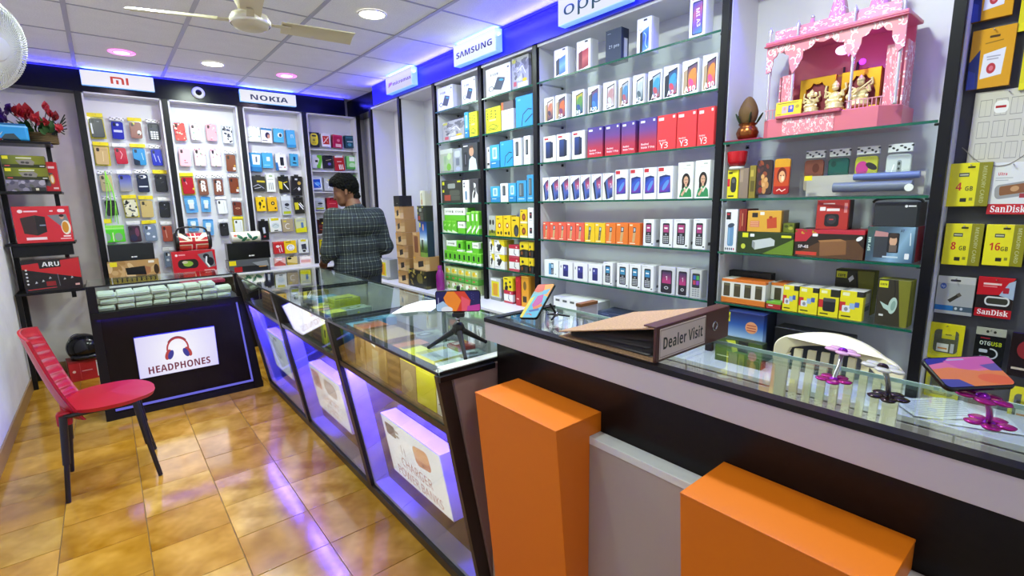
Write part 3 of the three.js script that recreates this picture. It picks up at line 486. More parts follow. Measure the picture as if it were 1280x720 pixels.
// near counter
const NC = { x: 0.94, y: 1.08, xb: 1.245, d0: -0.72, d1: 1.292, deck: 1.0 };
{
  const { x, y, xb, d0, d1 } = NC, t = thing('service_counter', 'near black service counter with a pale band and glass top', 'counter');
  mesh('front_panel', metricUV(span(0.955, 0.975, 0.1, 1.005, d0, 1.248), 2), M.wenge, t);
  mesh('end_panel', metricUV(span(0.9755, xb, 0.1, 1.0, 1.231, 1.248), 2), M.wenge, t);
  mesh('band', rspan(x, x + 0.02, 1.004, y - 0.0135, d0, d1, 0.0015), M.lamBand, t);
  mesh('band', rspan(x + 0.02, xb, 1.004, y - 0.0135, d1 - 0.02, d1, 0.0015), M.lamBand, t);
  mesh('deck', span(0.976, xb, 0.4, 0.416, d0, 1.23), std({ color: 0xb8bcc4, roughness: 0.4 }), t);
  mesh('top_frame', join(span(x - 0.002, x + 0.026, y - 0.0135, y, d0, d1 + 0.002), span(x + 0.026, xb, y - 0.0135, y, d1 - 0.026, d1 + 0.002)), M.black, t);
  const g = mesh('top_glass', span(x + 0.026, xb, y - 0.0105, y - 0.0025, d0, d1 - 0.026), M.glass, t);
  mesh('glass_edge', span(xb, xb + 0.002, y - 0.011, y - 0.0022, d0, d1 - 0.026), std({ color: 0xcfe6e0, roughness: 0.15 }), g);
  mesh('low_panel', span(0.91, 0.9545, 0.02, 0.83, d0, 1.245), M.lamGrey, t);
  mesh('low_ledge', rspan(0.908, 0.9545, 0.83, 0.85, d0, 1.247, 0.0015), std({ color: 0xd9d9dc, roughness: 0.35 }), t);
  mesh('plinth', span(0.96, xb, 0, 0.1, d0, 1.24), M.black, t);
  // tapered orange blocks
  for (const [dn, df, w] of [[0.799, 1.14, 'beside the slanted glass counter end'], [0.138, 0.462, 'in the bottom corner beside the pale panel']]) {
    const b = thing('orange_block', 'tapered orange laminate block on the near counter ' + w, 'counter block', [0, 0, 0], 0, 'orange blocks on the near counter');
    mesh('body', extrude(poly([[0.787, 0.9], [0.9085, 0.9], [0.9085, 0.02], [0.862, 0.02]]), df - dn - 0.002, 0.001).translate(0, 0, -df + 0.001), M.orange, b);
    mesh('cap', rspan(0.785, 0.9545, 0.901, 0.906, dn, df, 0.0012), M.orange, b);
    mesh('filler', span(0.9095, 0.9548, 0.851, 0.9005, dn + 0.001, df - 0.001), M.orange, b);
  }
}

// ------------------------------------------------------------ printed fronts for the goods
const A = {};
const phone = (c, x, y, w, h, a, b, body = '#15161c', r) => { RR(c, body, x, y, w, h, r ?? w * 0.12); RR(c, GR(c, x, y, x + w, y + h, ...(Array.isArray(a) ? a : [a, b])), x + w * 0.06, y + h * 0.03, w * 0.88, h * 0.94, w * 0.08); };
const keypad = (c, x, y, w, h, scr, body = '#222228') => { RR(c, body, x, y, w, h, w * 0.16); F(c, scr, x + w * 0.12, y + h * 0.08, w * 0.76, h * 0.36); F(c, '#f4f4f8', x + w * 0.22, y + h * 0.2, w * 0.5, h * 0.07); RR(c, '#8d8f98', x + w * 0.34, y + h * 0.5, w * 0.32, h * 0.08, 3); for (let j = 0; j < 4; j++) for (let i = 0; i < 3; i++) RR(c, '#c9cbd2', x + w * (0.12 + i * 0.27), y + h * (0.61 + j * 0.09), w * 0.21, h * 0.055, 2); };
const ART = (k, w, h, fn, side, top) => (A[k] = art(w, h, fn, side, top));
const bg = (col, fn) => (c, w, h) => { F(c, col, 0, 0, w, h); fn(c, w, h); };
// top shelf
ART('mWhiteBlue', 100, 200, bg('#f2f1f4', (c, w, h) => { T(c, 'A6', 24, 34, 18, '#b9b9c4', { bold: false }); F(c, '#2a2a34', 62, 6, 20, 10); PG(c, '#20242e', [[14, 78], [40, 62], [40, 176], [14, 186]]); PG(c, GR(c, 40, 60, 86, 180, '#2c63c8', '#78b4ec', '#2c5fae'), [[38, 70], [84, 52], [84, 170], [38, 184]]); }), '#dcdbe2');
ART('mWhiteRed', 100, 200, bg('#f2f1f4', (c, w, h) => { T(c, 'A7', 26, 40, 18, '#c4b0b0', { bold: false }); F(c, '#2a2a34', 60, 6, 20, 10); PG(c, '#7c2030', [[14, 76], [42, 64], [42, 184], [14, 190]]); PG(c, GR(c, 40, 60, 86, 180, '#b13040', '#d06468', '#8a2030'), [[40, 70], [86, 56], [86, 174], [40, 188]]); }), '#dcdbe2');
ART('mNavy', 110, 200, bg('#2a3654', (c, w, h) => { T(c, 'Z1 pro', 60, 104, 26, '#c9d2e4', { bold: false }); F(c, '#7f8aa8', 12, 20, 24, 4); }), (c, w, h) => { F(c, '#1e2740', 0, 0, w, h); F(c, '#d8dae2', w * 0.35, h * 0.3, w * 0.5, h * 0.6); }, '#1e2740');
ART('mTwist', 110, 200, bg('#f0eff3', (c, w, h) => { T(c, 'A5', 26, 62, 18, '#9a9aa8', { bold: false }); F(c, '#2a2a34', 50, 8, 26, 10); PG(c, '#181c28', [[24, 84], [46, 72], [46, 190], [24, 194]]); PG(c, GR(c, 46, 60, 90, 190, '#5ea0e0', '#1c50b4', '#6cb0ea'), [[44, 72], [92, 56], [92, 178], [44, 192]]); c.strokeStyle='#bfe2fa'; c.lineWidth=5; c.beginPath(); c.moveTo(54,84); c.bezierCurveTo(96,110,40,140,82,174); c.stroke(); }), '#d5d4dc');
ART('mMi', 110, 210, bg('#f4f2f5', (c, w, h) => { phone(c, 20, 34, 72, 160, ['#3b4a9c', '#c8607c', '#7a52b8', '#38b4c8']); T(c, 'MI A3', 60, 112, 34, '#f4dfe4', { rot: 1.45 }); T(c, 'MI', 24, 18, 16, '#e07030'); F(c, '#30303a', 50, 4, 26, 8); }), '#e6e4ea');
// second shelf
const aSer = (k, txt, cols, tcol = '#f8f8fa', ts = 40) => ART(k, 120, 220, bg('#f0eeef', (c, w, h) => { F(c, '#b9b9c2', 14, 16, 26, 5); PG(c, cols[3] || '#b49a78', [[10, 66], [44, 52], [44, 204], [10, 210]]); PG(c, '#1b1d27', [[38, 40], [112, 18], [112, 196], [38, 210]]); PG(c, GR(c, 50, 30, 100, 200, cols[0], cols[1], cols[2]), [[44, 48], [107, 27], [107, 188], [44, 202]]); EL(c, cols[1], 76, 84, 20, 34, 0.6); EL(c, cols[2], 66, 142, 17, 26, -0.5); if (txt) T(c, txt, 60, 184, ts, tcol); }), '#d9d8de');
aSer('a0', '', ['#e8e0d8', '#c9785c', '#4a3a5c'], '#fff'); aSer('a50', '50', ['#3a3f70', '#d86a3c', '#7a3a68'], '#e9e9ee', 44); aSer('a30', '30', ['#d8b43c', '#58924a', '#28508c', '#e4e2e2'], '#f4f4f4', 44); aSer('a20', 'A20', ['#7a3c60', '#2c5aa8', '#3a80c0', '#555'], '#f8f8fa', 42);
aSer('a70', '70', ['#d8dde4', '#b88a8c', '#c8cdd6', '#eceaea'], '#e2e2e6', 46); aSer('a2a', 'A2', ['#cfc4c0', '#4a86b4', '#b05a68', '#a98c70'], '#f4f2f2', 46); aSer('a2b', 'A2', ['#d8dcde', '#b8c2c4', '#546468', '#d5d6d8'], '#f4f4f6', 46); aSer('a2c', 'A2', ['#bcc4d8', '#3c9ac0', '#c0505c', '#2c2a30'], '#f4f4f6', 46); aSer('a2d', 'A2', ['#1c2c60', '#3c9ac8', '#d0485c', '#232638'], '#f4f4f6', 46); aSer('a10', 'A10', ['#3a2f74', '#f08c3c', '#d4508c', '#b49a78'], '#ffffff', 48);
// third shelf
ART('rWhite', 100, 200, bg('#f3f1f3', (c, w, h) => { F(c, '#c93240', 8, 12, 34, 14); phone(c, 18, 40, 50, 130, '#2f4f9c', '#1a2248'); phone(c, 56, 48, 24, 118, '#26345f', '#141a30'); }), '#dfdde4');
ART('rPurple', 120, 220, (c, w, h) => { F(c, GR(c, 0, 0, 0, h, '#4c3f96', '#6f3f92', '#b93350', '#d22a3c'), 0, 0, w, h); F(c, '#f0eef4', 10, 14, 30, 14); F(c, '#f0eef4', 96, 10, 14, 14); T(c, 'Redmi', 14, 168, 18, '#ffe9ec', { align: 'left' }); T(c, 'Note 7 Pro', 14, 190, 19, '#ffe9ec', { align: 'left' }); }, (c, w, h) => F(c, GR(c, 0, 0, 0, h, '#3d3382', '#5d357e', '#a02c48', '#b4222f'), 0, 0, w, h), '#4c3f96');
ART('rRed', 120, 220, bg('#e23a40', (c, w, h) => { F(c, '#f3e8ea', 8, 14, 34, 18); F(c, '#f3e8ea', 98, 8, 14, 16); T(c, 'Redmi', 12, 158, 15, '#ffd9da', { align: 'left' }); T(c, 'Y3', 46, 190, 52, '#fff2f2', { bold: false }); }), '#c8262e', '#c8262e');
// fourth shelf
ART('slant', 110, 200, bg('#f2f1f3', (c, w, h) => { PG(c, '#20243a', [[12, 70], [44, 40], [72, 188], [40, 196]]); PG(c, '#4d65b0', [[30, 54], [60, 34], [84, 184], [56, 194]]); PG(c, GR(c, 50, 20, 100, 190, '#232a50', '#c0527c', '#4660b8', '#1a2040'), [[50, 36], [104, 14], [106, 176], [74, 190]]); EL(c, '#d8d8dc', 18, 190, 9, 6); F(c, '#c83a4a', 12, 6, 8, 6); T(c, 'A70', 88, 92, 20, '#efe4f0', { rot: 1.35 }); }), '#e4e3e8');
ART('coin', 110, 210, bg('#f5f4f6', (c, w, h) => { RR(c, '#c9303c', 4, 5, 40, 24, 3); T(c, '\u25C9', 94, 16, 12, '#c03040'); F(c, '#c7c6cf', 10, 34, 50, 4); PG(c, '#1d2a68', [[12, 62], [60, 52], [94, 60], [98, 168], [12, 172]]); c.fillStyle = GR(c, 12, 60, 96, 170, '#16206a', '#3058c8', '#7a3aa8', '#2a40a8'); c.fillRect(16, 66, 78, 98); EL(c, '#5a90e0', 60, 120, 14, 40, 0.6); }), '#e2e0e8');
ART('woman', 120, 220, bg('#f2f3f1', (c, w, h) => { F(c, '#b8bcb8', 66, 14, 34, 8); F(c, '#c8ccc8', 40, 34, 60, 3); EL(c, '#241a18', 66, 112, 34, 46); F(c, '#241a18', 34, 116, 22, 74); EL(c, '#d8a98c', 66, 110, 19, 26); F(c, '#d8a98c', 58, 130, 18, 22); PG(c, '#2f8a52', [[14, 212], [28, 168], [58, 148], [84, 148], [110, 170], [116, 212]]); PG(c, '#e7d9cc', [[56, 148], [70, 164], [88, 146], [92, 156], [70, 186], [48, 160]]); PG(c, '#d8a98c', [[26, 196], [60, 160], [70, 168], [40, 208]]); EL(c, '#b05050', 67, 124, 7, 2.4); EL(c, '#2a1a16', 59, 106, 4, 2); EL(c, '#2a1a16', 75, 106, 4, 2); }), '#dfe0e2');
// fifth shelf
const kOr = (k, col, sd, ph) => ART(k, 100, 150, bg(col, (c, w, h) => { F(c, '#fbe3c8', 8, 8, 26, 10); PG(c, ph, [[40, 66], [64, 60], [54, 132], [32, 134]]); PG(c, '#2f2a2c', [[42, 26], [66, 30], [64, 62], [40, 66]]); PG(c, '#b8c8d8', [[46, 32], [62, 34], [60, 56], [45, 58]]); F(c, '#fff0dd', 10, 138, 50, 6); EL(c, '#c7a070', 48, 100, 4); }), sd, sd);
kOr('kRedOr', '#e8604a', '#c94a38', '#c9a878'); kOr('kYellow', '#efc21c', '#c79a10', '#7c6a50'); kOr('kOrange', '#ec7a2a', '#e8591c', '#d0a878');
const kWhite = (k, scr, body) => ART(k, 110, 230, bg('#eeedf1', (c, w, h) => { keypad(c, 24, 30, 60, 176, scr, body); F(c, '#c7c6cf', 12, 8, 40, 5); EL(c, '#444', 94, 212, 8, 6); }), (c, w, h) => { F(c, '#c9c8d0', 0, 0, w, h); F(c, '#33313a', w * 0.4, h * 0.78, w * 0.5, h * 0.1); }, '#dddce2');
kWhite('kpPink', '#b0427c'); kWhite('kpBlue', '#3f8ab8'); kWhite('kpGrey', '#3a8e98', '#1c1d24'); 
ART('kpMagenta', 120, 220, bg('#d4d3da', (c, w, h) => { RR(c, '#2a2430', 18, 26, 82, 190, 12); F(c, GR(c, 0, 40, 0, 110, '#43385c', '#b83a78'), 26, 40, 66, 96); T(c, '1', 60, 92, 46, '#f3e6f0', { bold: false }); EL(c, '#c8c8d0', 59, 172, 16, 13); EL(c, '#2a2430', 59, 172, 9, 7); }), '#b4b3bb');
ART('kpTiles', 110, 210, bg('#c8c8cc', (c, w, h) => { RR(c, '#32343c', 16, 24, 80, 110, 10); [['#3a62c0', 26, 40], ['#4aa858', 60, 40], ['#c0405c', 26, 78], ['#8c4ab0', 60, 78]].forEach(([q, x, y]) => F(c, q, x, y, 28, 32)); for (let j = 0; j < 4; j++) for (let i = 0; i < 3; i++) RR(c, '#8e8f96', 20 + i * 27, 142 + j * 16, 20, 10, 3); }), '#a9a9b0');
ART('jioWide', 170, 120, bg('#eef0f3', (c, w, h) => { RR(c, '#5f9ccc', 56, 22, 40, 84, 5); keypad(c, 84, 20, 32, 84, '#9ac4e0', '#1d2a40'); F(c, '#888', 134, 98, 14, 5); }), '#dcdde2');
ART('feature', 160, 130, bg('#eceaf1', (c, w, h) => { F(c, '#33303c', 16, 30, 8, 18); RR(c, '#2a2a70', 46, 22, 64, 92, 7); RR(c, '#3c3c94', 54, 28, 48, 40, 5); EL(c, '#d9dcf0', 66, 44, 8); }), '#dcdae4');

// ------------------------------------------------------------ rows of boxes on the side shelves
const FACE = SX + 0.018;
function sideBox(name, label, cat, a, u0, u1, y, h, dep, o = {}) { // front face between two pixel columns at the shelf's height
  const x = o.x || FACE, mid = depthAtU((u0 + u1) / 2, x, y), ks = Object.values(POSTS), bay = ks.findIndex((p) => mid < p);
  const d0 = Math.min(depthAtU(u0, x, y), ks[bay] - 0.042), d1 = Math.max(depthAtU(u1, x, y), ks[bay - 1] + 0.042), w = Math.max(0.012, d0 - d1 - 0.0008);
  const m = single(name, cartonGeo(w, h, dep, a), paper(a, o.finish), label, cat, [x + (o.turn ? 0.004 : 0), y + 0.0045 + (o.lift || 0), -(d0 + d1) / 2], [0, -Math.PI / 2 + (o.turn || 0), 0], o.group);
  if (o.tilt) m.rotation.z = o.tilt;
  return m;
}
const px4 = (s) => s.split(' ').map((q) => q.split('-').map((n) => 640 + n / 4));
function phoneRow(y, spans, arts, descs, h, dep, shelf, group) { // counted from the far end of each kind
  const seen = {}, total = {}; descs.forEach((d) => (total[d] = (total[d] || 0) + 1));
  spans.forEach(([u0, u1], i) => {
    const d = descs[i], k = (seen[d] = (seen[d] || 0) + 1);
    const lab = total[d] > 1 ? `${d}, ${ORD[k - 1]} from the far end, ${shelf}` : `${d}, ${shelf}`;
    sideBox('phone_box', lab, 'box', A[arts[i]], u0, u1, y, Array.isArray(h) ? h[i] : h, Array.isArray(dep) ? dep[i] : dep, { group, turn: rnd(-0.03, 0.03) });
  });
}
reseed(3);
phoneRow(SHELF[0], px4('208-277 320-390 465-542 620-692 880-962'), ['mWhiteBlue', 'mWhiteRed', 'mNavy', 'mTwist', 'mMi'], ['white phone box with a blue phone', 'white phone box with a red phone', 'dark navy phone box with pale lettering', 'white phone box with a twisted blue pattern', 'white phone box with a rainbow phone beside the post'], [0.17, 0.172, 0.175, 0.178, 0.2], 0.07, 'top glass shelf', 'phone boxes on the top glass shelf');
phoneRow(SHELF[1], px4('160-206 214-268 298-357 375-433 452-513 528-582 600-657 675-742 752-826 845-926 945-1026'), ['a0', 'a50', 'a30', 'a20', 'a70', 'a2a', 'a2b', 'a2c', 'a2d', 'a10', 'a10'],
  ['pale phone box with cream and rust phones', 'white phone box lettered fifty', 'white phone box with yellow and green phone', 'white phone box with dim blue phone', 'washed-out pale phone box', 'white phone box with brown-backed phone', 'white phone box with pale grey phone', 'white phone box with black-backed phone', 'white phone box with navy phone', 'white phone box with orange and purple phone', 'white phone box with orange and purple phone'], [0.155, 0.155, 0.155, 0.155, 0.158, 0.155, 0.157, 0.158, 0.162, 0.165, 0.168], 0.052, 'second glass shelf', 'phone boxes on the second glass shelf');
phoneRow(SHELF[2], px4('155-216 222-286 298-360 374-450 461-535 542-612 630-718 720-815 818-916 921-1006'), ['rWhite', 'rWhite', 'rWhite', 'rPurple', 'rPurple', 'rPurple', 'rPurple', 'rRed', 'rRed', 'rRed'],
  [...Array(3).fill('white phone box with small red mark'), ...Array(4).fill('purple to red phone box'), ...Array(3).fill('bright red phone box')], [0.168, 0.17, 0.172, 0.178, 0.178, 0.178, 0.18, 0.18, 0.182, 0.184], 0.055, 'third glass shelf', 'phone boxes on the third glass shelf');
phoneRow(SHELF[3], px4('140-182 188-232 238-282 289-336 340-388 394-444 449-503 511-573 584-649 653-716 722-798 823-898 908-982'), [...Array(7).fill('slant'), ...Array(4).fill('coin'), 'woman', 'woman'],
  [...Array(7).fill('white box with slanting purple phones'), ...Array(4).fill('white box with blue phone and red corner'), ...Array(2).fill('white box with woman in green')], [...Array(7).fill(0.158), ...Array(4).fill(0.172), 0.185, 0.188], 0.05, 'fourth glass shelf', 'phone boxes on the fourth glass shelf');
phoneRow(SHELF[4], px4('145-186 187-229 230-269 271-315 316-359 361-410 411-463 464-515 517-576 579-636 652-706 735-797 802-880 898-964'), ['kRedOr', 'kRedOr', 'kRedOr', 'kRedOr', 'kRedOr', 'kYellow', 'kYellow', 'kOrange', 'kOrange', 'kOrange', 'kpPink', 'kpPink', 'kpPink', 'kpPink'],
  [...Array(5).fill('salmon red keypad phone box'), ...Array(2).fill('yellow keypad phone box'), ...Array(3).fill('orange keypad phone box'), ...Array(4).fill('white keypad phone box with pink screen')], [...Array(5).fill(0.118), 0.12, 0.12, 0.122, 0.125, 0.125, 0.148, 0.15, 0.152, 0.155], 0.06, 'fifth glass shelf', 'phone boxes on the fifth glass shelf');
phoneRow(SHELF[5], px4('160-228 234-300 306-374 379-448 452-500 521-579 583-639 643-704 727-810 816-880 886-940'), ['jioWide', 'feature', 'feature', 'feature', 'kpBlue', 'kpBlue', 'kpBlue', 'kpBlue', 'kpMagenta', 'kpMagenta', 'kpTiles'],
  ['low white box with pale blue phone', ...Array(3).fill('low white box with dark blue phone'), ...Array(4).fill('white keypad phone box with blue screen'), ...Array(2).fill('grey box with dark magenta phone'), 'grey box with coloured screen tiles'], [0.115, 0.115, 0.116, 0.117, 0.14, 0.143, 0.145, 0.147, 0.15, 0.152, 0.148], [0.1, 0.1, 0.1, 0.1, 0.075, 0.075, 0.075, 0.075, 0.06, 0.06, 0.06], 'lowest glass shelf', 'phone boxes on the lowest glass shelf');

// ------------------------------------------------------------ goods on the two narrow side bays
const blob = (c, w, h, n, cols, r0, r1) => { for (let i = 0; i < n; i++) EL(c, cols[i % cols.length], rnd(w), rnd(h), rnd(r0, r1), rnd(r0, r1), rnd(3)); };
ART('vr', 170, 220, bg('#efeef4', (c, w, h) => { T(c, 'F18', 52, 56, 26, '#8b8b98'); F(c, '#8b8b98', 76, 46, 12, 18); c.save(); c.translate(92, 132); c.rotate(0.35); RR(c, '#4c5260', -26, -44, 60, 92, 4); EL(c, '#3fa0c0', 8, -26, 17, 8); c.restore(); c.strokeStyle = '#4c5260'; c.lineWidth = 5; c.beginPath(); c.arc(36, 160, 17, 0, 7); c.stroke(); LN(c, '#d6d5de', 3, [[134, 0], [134, 220]]); EL(c, '#6a6a76', 156, 28, 7); for (let i = 0; i < 5; i++) F(c, '#b9b8c4', 146, 64 + i * 24, 12, 4); }), '#c9c7d0');
ART('greyPhoto', 170, 200, bg('#a3a3a6', (c, w, h) => { reseed(5); blob(c, w, h * 0.7, 26, ['#77777c', '#c6c6c8', '#8c8c92', '#5f5f66'], 6, 26); F(c, '#b6b24a', 6, 10, 34, 22); LN(c, '#e7e7ea', 5, [[60, 90], [110, 60], [140, 110]]); EL(c, '#e2c01c', 130, 150, 24, 11); F(c, '#c05060', 16, 150, 30, 30); F(c, '#e8e6e6', 60, 162, 100, 30); }), '#6a6a44');
ART('yellowCard', 130, 200, bg('#d8dc20', (c, w, h) => { for (let i = 0; i < 12; i++) EL(c, '#2b2c1a', 12 + (i * 37) % 110, 16 + (i * 53) % 90, 4, 8, i); LN(c, '#3c3a20', 4, [[20, 150], [60, 130], [100, 150], [70, 170], [30, 160]]); LN(c, '#3c3a20', 4, [[20, 170], [90, 176], [112, 150]]); F(c, '#eef08c', 30, 92, 60, 14); }), '#a8a818');
ART('whiteOrange', 130, 200, bg('#f1f0f2', (c, w, h) => { F(c, '#6c6262', 0, 0, w, 56); F(c, '#c8703c', 0, 0, 24, 56); LN(c, '#9a9aa2', 4, [[50, 170], [40, 130], [80, 90], [96, 120], [64, 180]]); }), '#d07038');
ART('blueBig', 170, 200, bg('#2d9fe0', (c, w, h) => { LN(c, '#123a5e', 7, [[60, 190], [74, 120], [126, 90], [160, 96]]); LN(c, '#123a5e', 8, [[96, 170], [164, 130]]); F(c, '#69c2f0', 20, 16, 30, 12); }), '#1c78b8', '#48b0ea');
ART('blueMid', 130, 180, bg('#3fa8e0', (c, w, h) => { RR(c, '#cfe6f4', 34, 20, 64, 90, 8); RR(c, '#7fb0cc', 48, 34, 36, 60, 6); F(c, '#2a86c4', 0, 124, w, 56); F(c, '#e8f4fb', 20, 140, 60, 6); }), '#2a7cb4');
ART('whitePB', 110, 210, bg('#f2f2f5', (c, w, h) => { RR(c, '#2c3038', 32, 26, 44, 112, 8); RR(c, '#5f6874', 40, 36, 20, 92, 4); F(c, '#b9bac4', 20, 166, 70, 5); F(c, '#b9bac4', 20, 180, 56, 5); }), '#cfd0d8');
ART('blueGrey', 120, 200, bg('#3c9cd8', (c, w, h) => { RR(c, '#50606c', 30, 24, 60, 130, 8); RR(c, '#7d8e98', 38, 34, 20, 108, 5); F(c, '#d8ecf8', 18, 172, 80, 6); }), '#3388c0');
ART('manPhoto', 170, 200, bg('#3c4046', (c, w, h) => { EL(c, '#c89c80', 104, 62, 26, 34); PG(c, '#5a4030', [[76, 50], [84, 20], [120, 18], [132, 50], [124, 34], [88, 36]]); PG(c, '#cfe0e8', [[66, 200], [78, 120], [110, 96], [150, 120], [164, 200]]); RR(c, '#22252a', 14, 60, 40, 110, 8); LN(c, '#aab', 4, [[34, 80], [34, 150]]); F(c, '#e8e8ea', 14, 12, 50, 8); }), '#2c2f34');
ART('darkCam', 190, 170, bg('#33352f', (c, w, h) => { F(c, '#d4d61e', 8, 10, 20, 24); F(c, '#d4d61e', 150, 8, 30, 12); F(c, '#d4d61e', 8, 70, 16, 20); RR(c, '#9aa098', 60, 26, 70, 36, 8); RR(c, '#54584e', 74, 76, 96, 40, 14); F(c, '#a84434', 24, 110, 60, 44); F(c, '#54584e', 90, 118, 80, 34); }), '#22241f');
ART('whiteBottle', 100, 200, bg('#f2f1f3', (c, w, h) => { RR(c, '#2b2b30', 14, 20, 20, 18, 3); RR(c, '#2b2b30', 14, 46, 20, 18, 3); RR(c, '#6a8cb0', 36, 96, 34, 80, 14); }), '#a84a2c');
ART('whiteShape', 120, 190, bg('#47464d', (c, w, h) => { PG(c, '#e8e8ec', [[20, 190], [36, 110], [60, 80], [54, 30], [84, 40], [90, 100], [112, 130], [110, 190]]); PG(c, '#5b5a64', [[56, 80], [84, 60], [80, 130]]); EL(c, '#222', 60, 128, 12, 30, 0.3); }), '#35343a');
ART('clearGreen', 150, 220, bg('#a9b0a4', (c, w, h) => { F(c, '#c6ccc4', 0, 0, w, 40); RR(c, '#9eb890', 40, 60, 70, 140, 12); EL(c, '#78b43c', 104, 168, 26, 34); EL(c, '#bcd8a0', 110, 70, 22, 30); EL(c, '#8fa888', 60, 100, 14, 40); F(c, '#8b928c', 0, 200, w, 20); }), '#98a098');
ART('greyBlister', 110, 220, bg('#9ca2ac', (c, w, h) => { RR(c, '#c2c8d2', 20, 20, 70, 60, 14); RR(c, '#6c7484', 36, 90, 44, 70, 10); EL(c, '#a8b0d0', 60, 190, 30, 18); }), '#8c929c');
ART('whiteSmall', 90, 190, bg('#dcdadc', (c, w, h) => { RR(c, '#f4f3f4', 20, 40, 50, 110, 14); EL(c, '#4a4a4e', 60, 30, 18, 14); F(c, '#2c2c2e', 10, 140, 70, 20); F(c, '#bdbcc0', 10, 166, 70, 8); }), '#c4c2c6');
const GRN = '#6cc832';
ART('grnWide', 190, 130, bg('#f0f4ec', (c, w, h) => { F(c, GRN, 0, 72, w, 58); F(c, '#58b026', 0, 72, w, 6); for (const x of [40, 130]) { T(c, 'X100', x, 36, 24, '#6c7468'); F(c, '#4c544a', x + 34, 26, 10, 22); } }), '#58a82a', '#e4eade');
ART('grnHalf', 110, 130, bg('#f0f4ec', (c, w, h) => { F(c, GRN, 0, 70, w, 60); T(c, 'X100', 46, 36, 24, '#6c7468'); F(c, '#4c544a', 78, 26, 10, 22); }), '#58a82a', '#e4eade');
ART('grnSlim', 60, 130, bg(GRN, (c, w, h) => { PG(c, '#e4f4d4', [[0, 130], [0, 96], [60, 120], [60, 130]]); EL(c, '#c8f09c', 30, 46, 8, 16, 0.6); F(c, '#8ee04c', 0, 0, w, 8); }), '#50a822', '#8ae04c');
ART('grnPhone', 60, 130, bg(GRN, (c, w, h) => { RR(c, '#143018', 18, 34, 22, 56, 5); PG(c, '#eef6e6', [[0, 130], [0, 116], [60, 104], [60, 130]]); F(c, '#8ee04c', 0, 0, w, 8); }), '#50a822', '#8ae04c');
ART('grnLean', 70, 200, bg(GRN, (c, w, h) => { F(c, '#e8f4dc', 10, 24, 34, 60); PG(c, '#f0f8e8', [[0, 200], [0, 176], [70, 120], [70, 150]]); F(c, '#9ce860', 0, 0, w, 12); }), '#50a822', '#9ce860');
ART('packTop', 110, 120, bg('#c6d48e', (c, w, h) => { EL(c, '#e8c020', 46, 54, 30, 34); EL(c, '#f2dc50', 70, 62, 24, 22); EL(c, '#f0f0e8', 86, 38, 14); F(c, '#8cae60', 0, 96, w, 24); EL(c, '#c08818', 46, 60, 8); }), '#8a9870', '#c0c8a0');
ART('packGreen', 110, 70, bg('#5aa83c', (c, w, h) => { EL(c, '#c0604c', 40, 30, 22, 11); F(c, '#468c2c', 0, 56, w, 14); F(c, '#8cd06c', 70, 20, 30, 8); }), '#4c9030', '#78b850');
ART('packLow', 110, 130, bg('#b8c890', (c, w, h) => { EL(c, '#f2f2e6', 42, 50, 30, 34); EL(c, '#6aa040', 70, 80, 24, 26); EL(c, '#c05a50', 76, 30, 12); F(c, '#e6e8d0', 0, 108, w, 22); }), '#8a9870', '#c0c8a0');
ART('carYellow', 130, 130, bg('#f0efee', (c, w, h) => { PG(c, '#e4cf1c', [[60, 0], [130, 0], [130, 60], [80, 40]]); c.save(); c.translate(66, 66); c.rotate(0.6); RR(c, '#26282e', -14, -34, 34, 70, 10); RR(c, '#4c5058', -36, -18, 30, 34, 6); c.restore(); F(c, '#77777c', 10, 10, 26, 8); F(c, '#c9c9cc', 8, 108, 70, 10); }), '#b8ac3c', '#e0d23a');
ART('redWhite', 130, 120, bg('#e8e6e8', (c, w, h) => { F(c, '#b8243c', 0, 0, w, 34); EL(c, '#f0d0d6', 100, 18, 10, 8); LN(c, '#2c2c34', 7, [[74, 40], [70, 78], [90, 92]]); F(c, '#c04a58', 0, 100, w, 20); }), '#8c1c30', '#c03c4c');
ART('blackYellow', 120, 140, bg('#e4c81a', (c, w, h) => { PG(c, '#1e1c18', [[0, 140], [0, 80], [50, 66], [120, 70], [120, 140]]); EL(c, '#2c2a24', 40, 40, 18, 14); RR(c, '#3a3a3c', 76, 84, 34, 54, 6); EL(c, '#8a4a1c', 30, 104, 14, 18); }), '#a8940c', '#ecd84a');
ART('yellowPlug', 100, 190, bg('#f0c81a', (c, w, h) => { F(c, '#3c3410', 16, 24, 34, 8); EL(c, '#a8481c', 54, 90, 20, 26); EL(c, '#f0e8c8', 54, 90, 10, 14); F(c, '#3c3410', 20, 150, 26, 22); EL(c, '#2c2a1c', 76, 160, 12, 18); }), '#c09c10', '#f4dc50');
ART('neckband', 120, 190, bg('#e8c41c', (c, w, h) => { EL(c, '#2c2e30', 76, 130, 40, 56); EL(c, '#4a4c50', 76, 140, 24, 40); F(c, '#3c3414', 20, 26, 50, 12); }), '#c09c10');
ART('clearEar', 140, 190, bg('#b6bab8', (c, w, h) => { EL(c, '#26282a', 34, 62, 22, 26); EL(c, '#26282a', 96, 62, 22, 26); F(c, '#98a02c', 0, 140, w, 50); EL(c, '#26282a', 70, 150, 20, 18); EL(c, '#26282a', 26, 160, 12, 14); EL(c, '#26282a', 112, 158, 12, 14); }), '#9a9e9c');
ART('smallYellow', 110, 130, bg('#e4c21a', (c, w, h) => { EL(c, '#7c3a20', 60, 70, 30, 34); EL(c, '#c06c3a', 60, 70, 14, 16); F(c, '#3c3410', 12, 12, 30, 8); F(c, '#f4ecc0', 0, 112, w, 18); }), '#b8a020', '#f0e070');
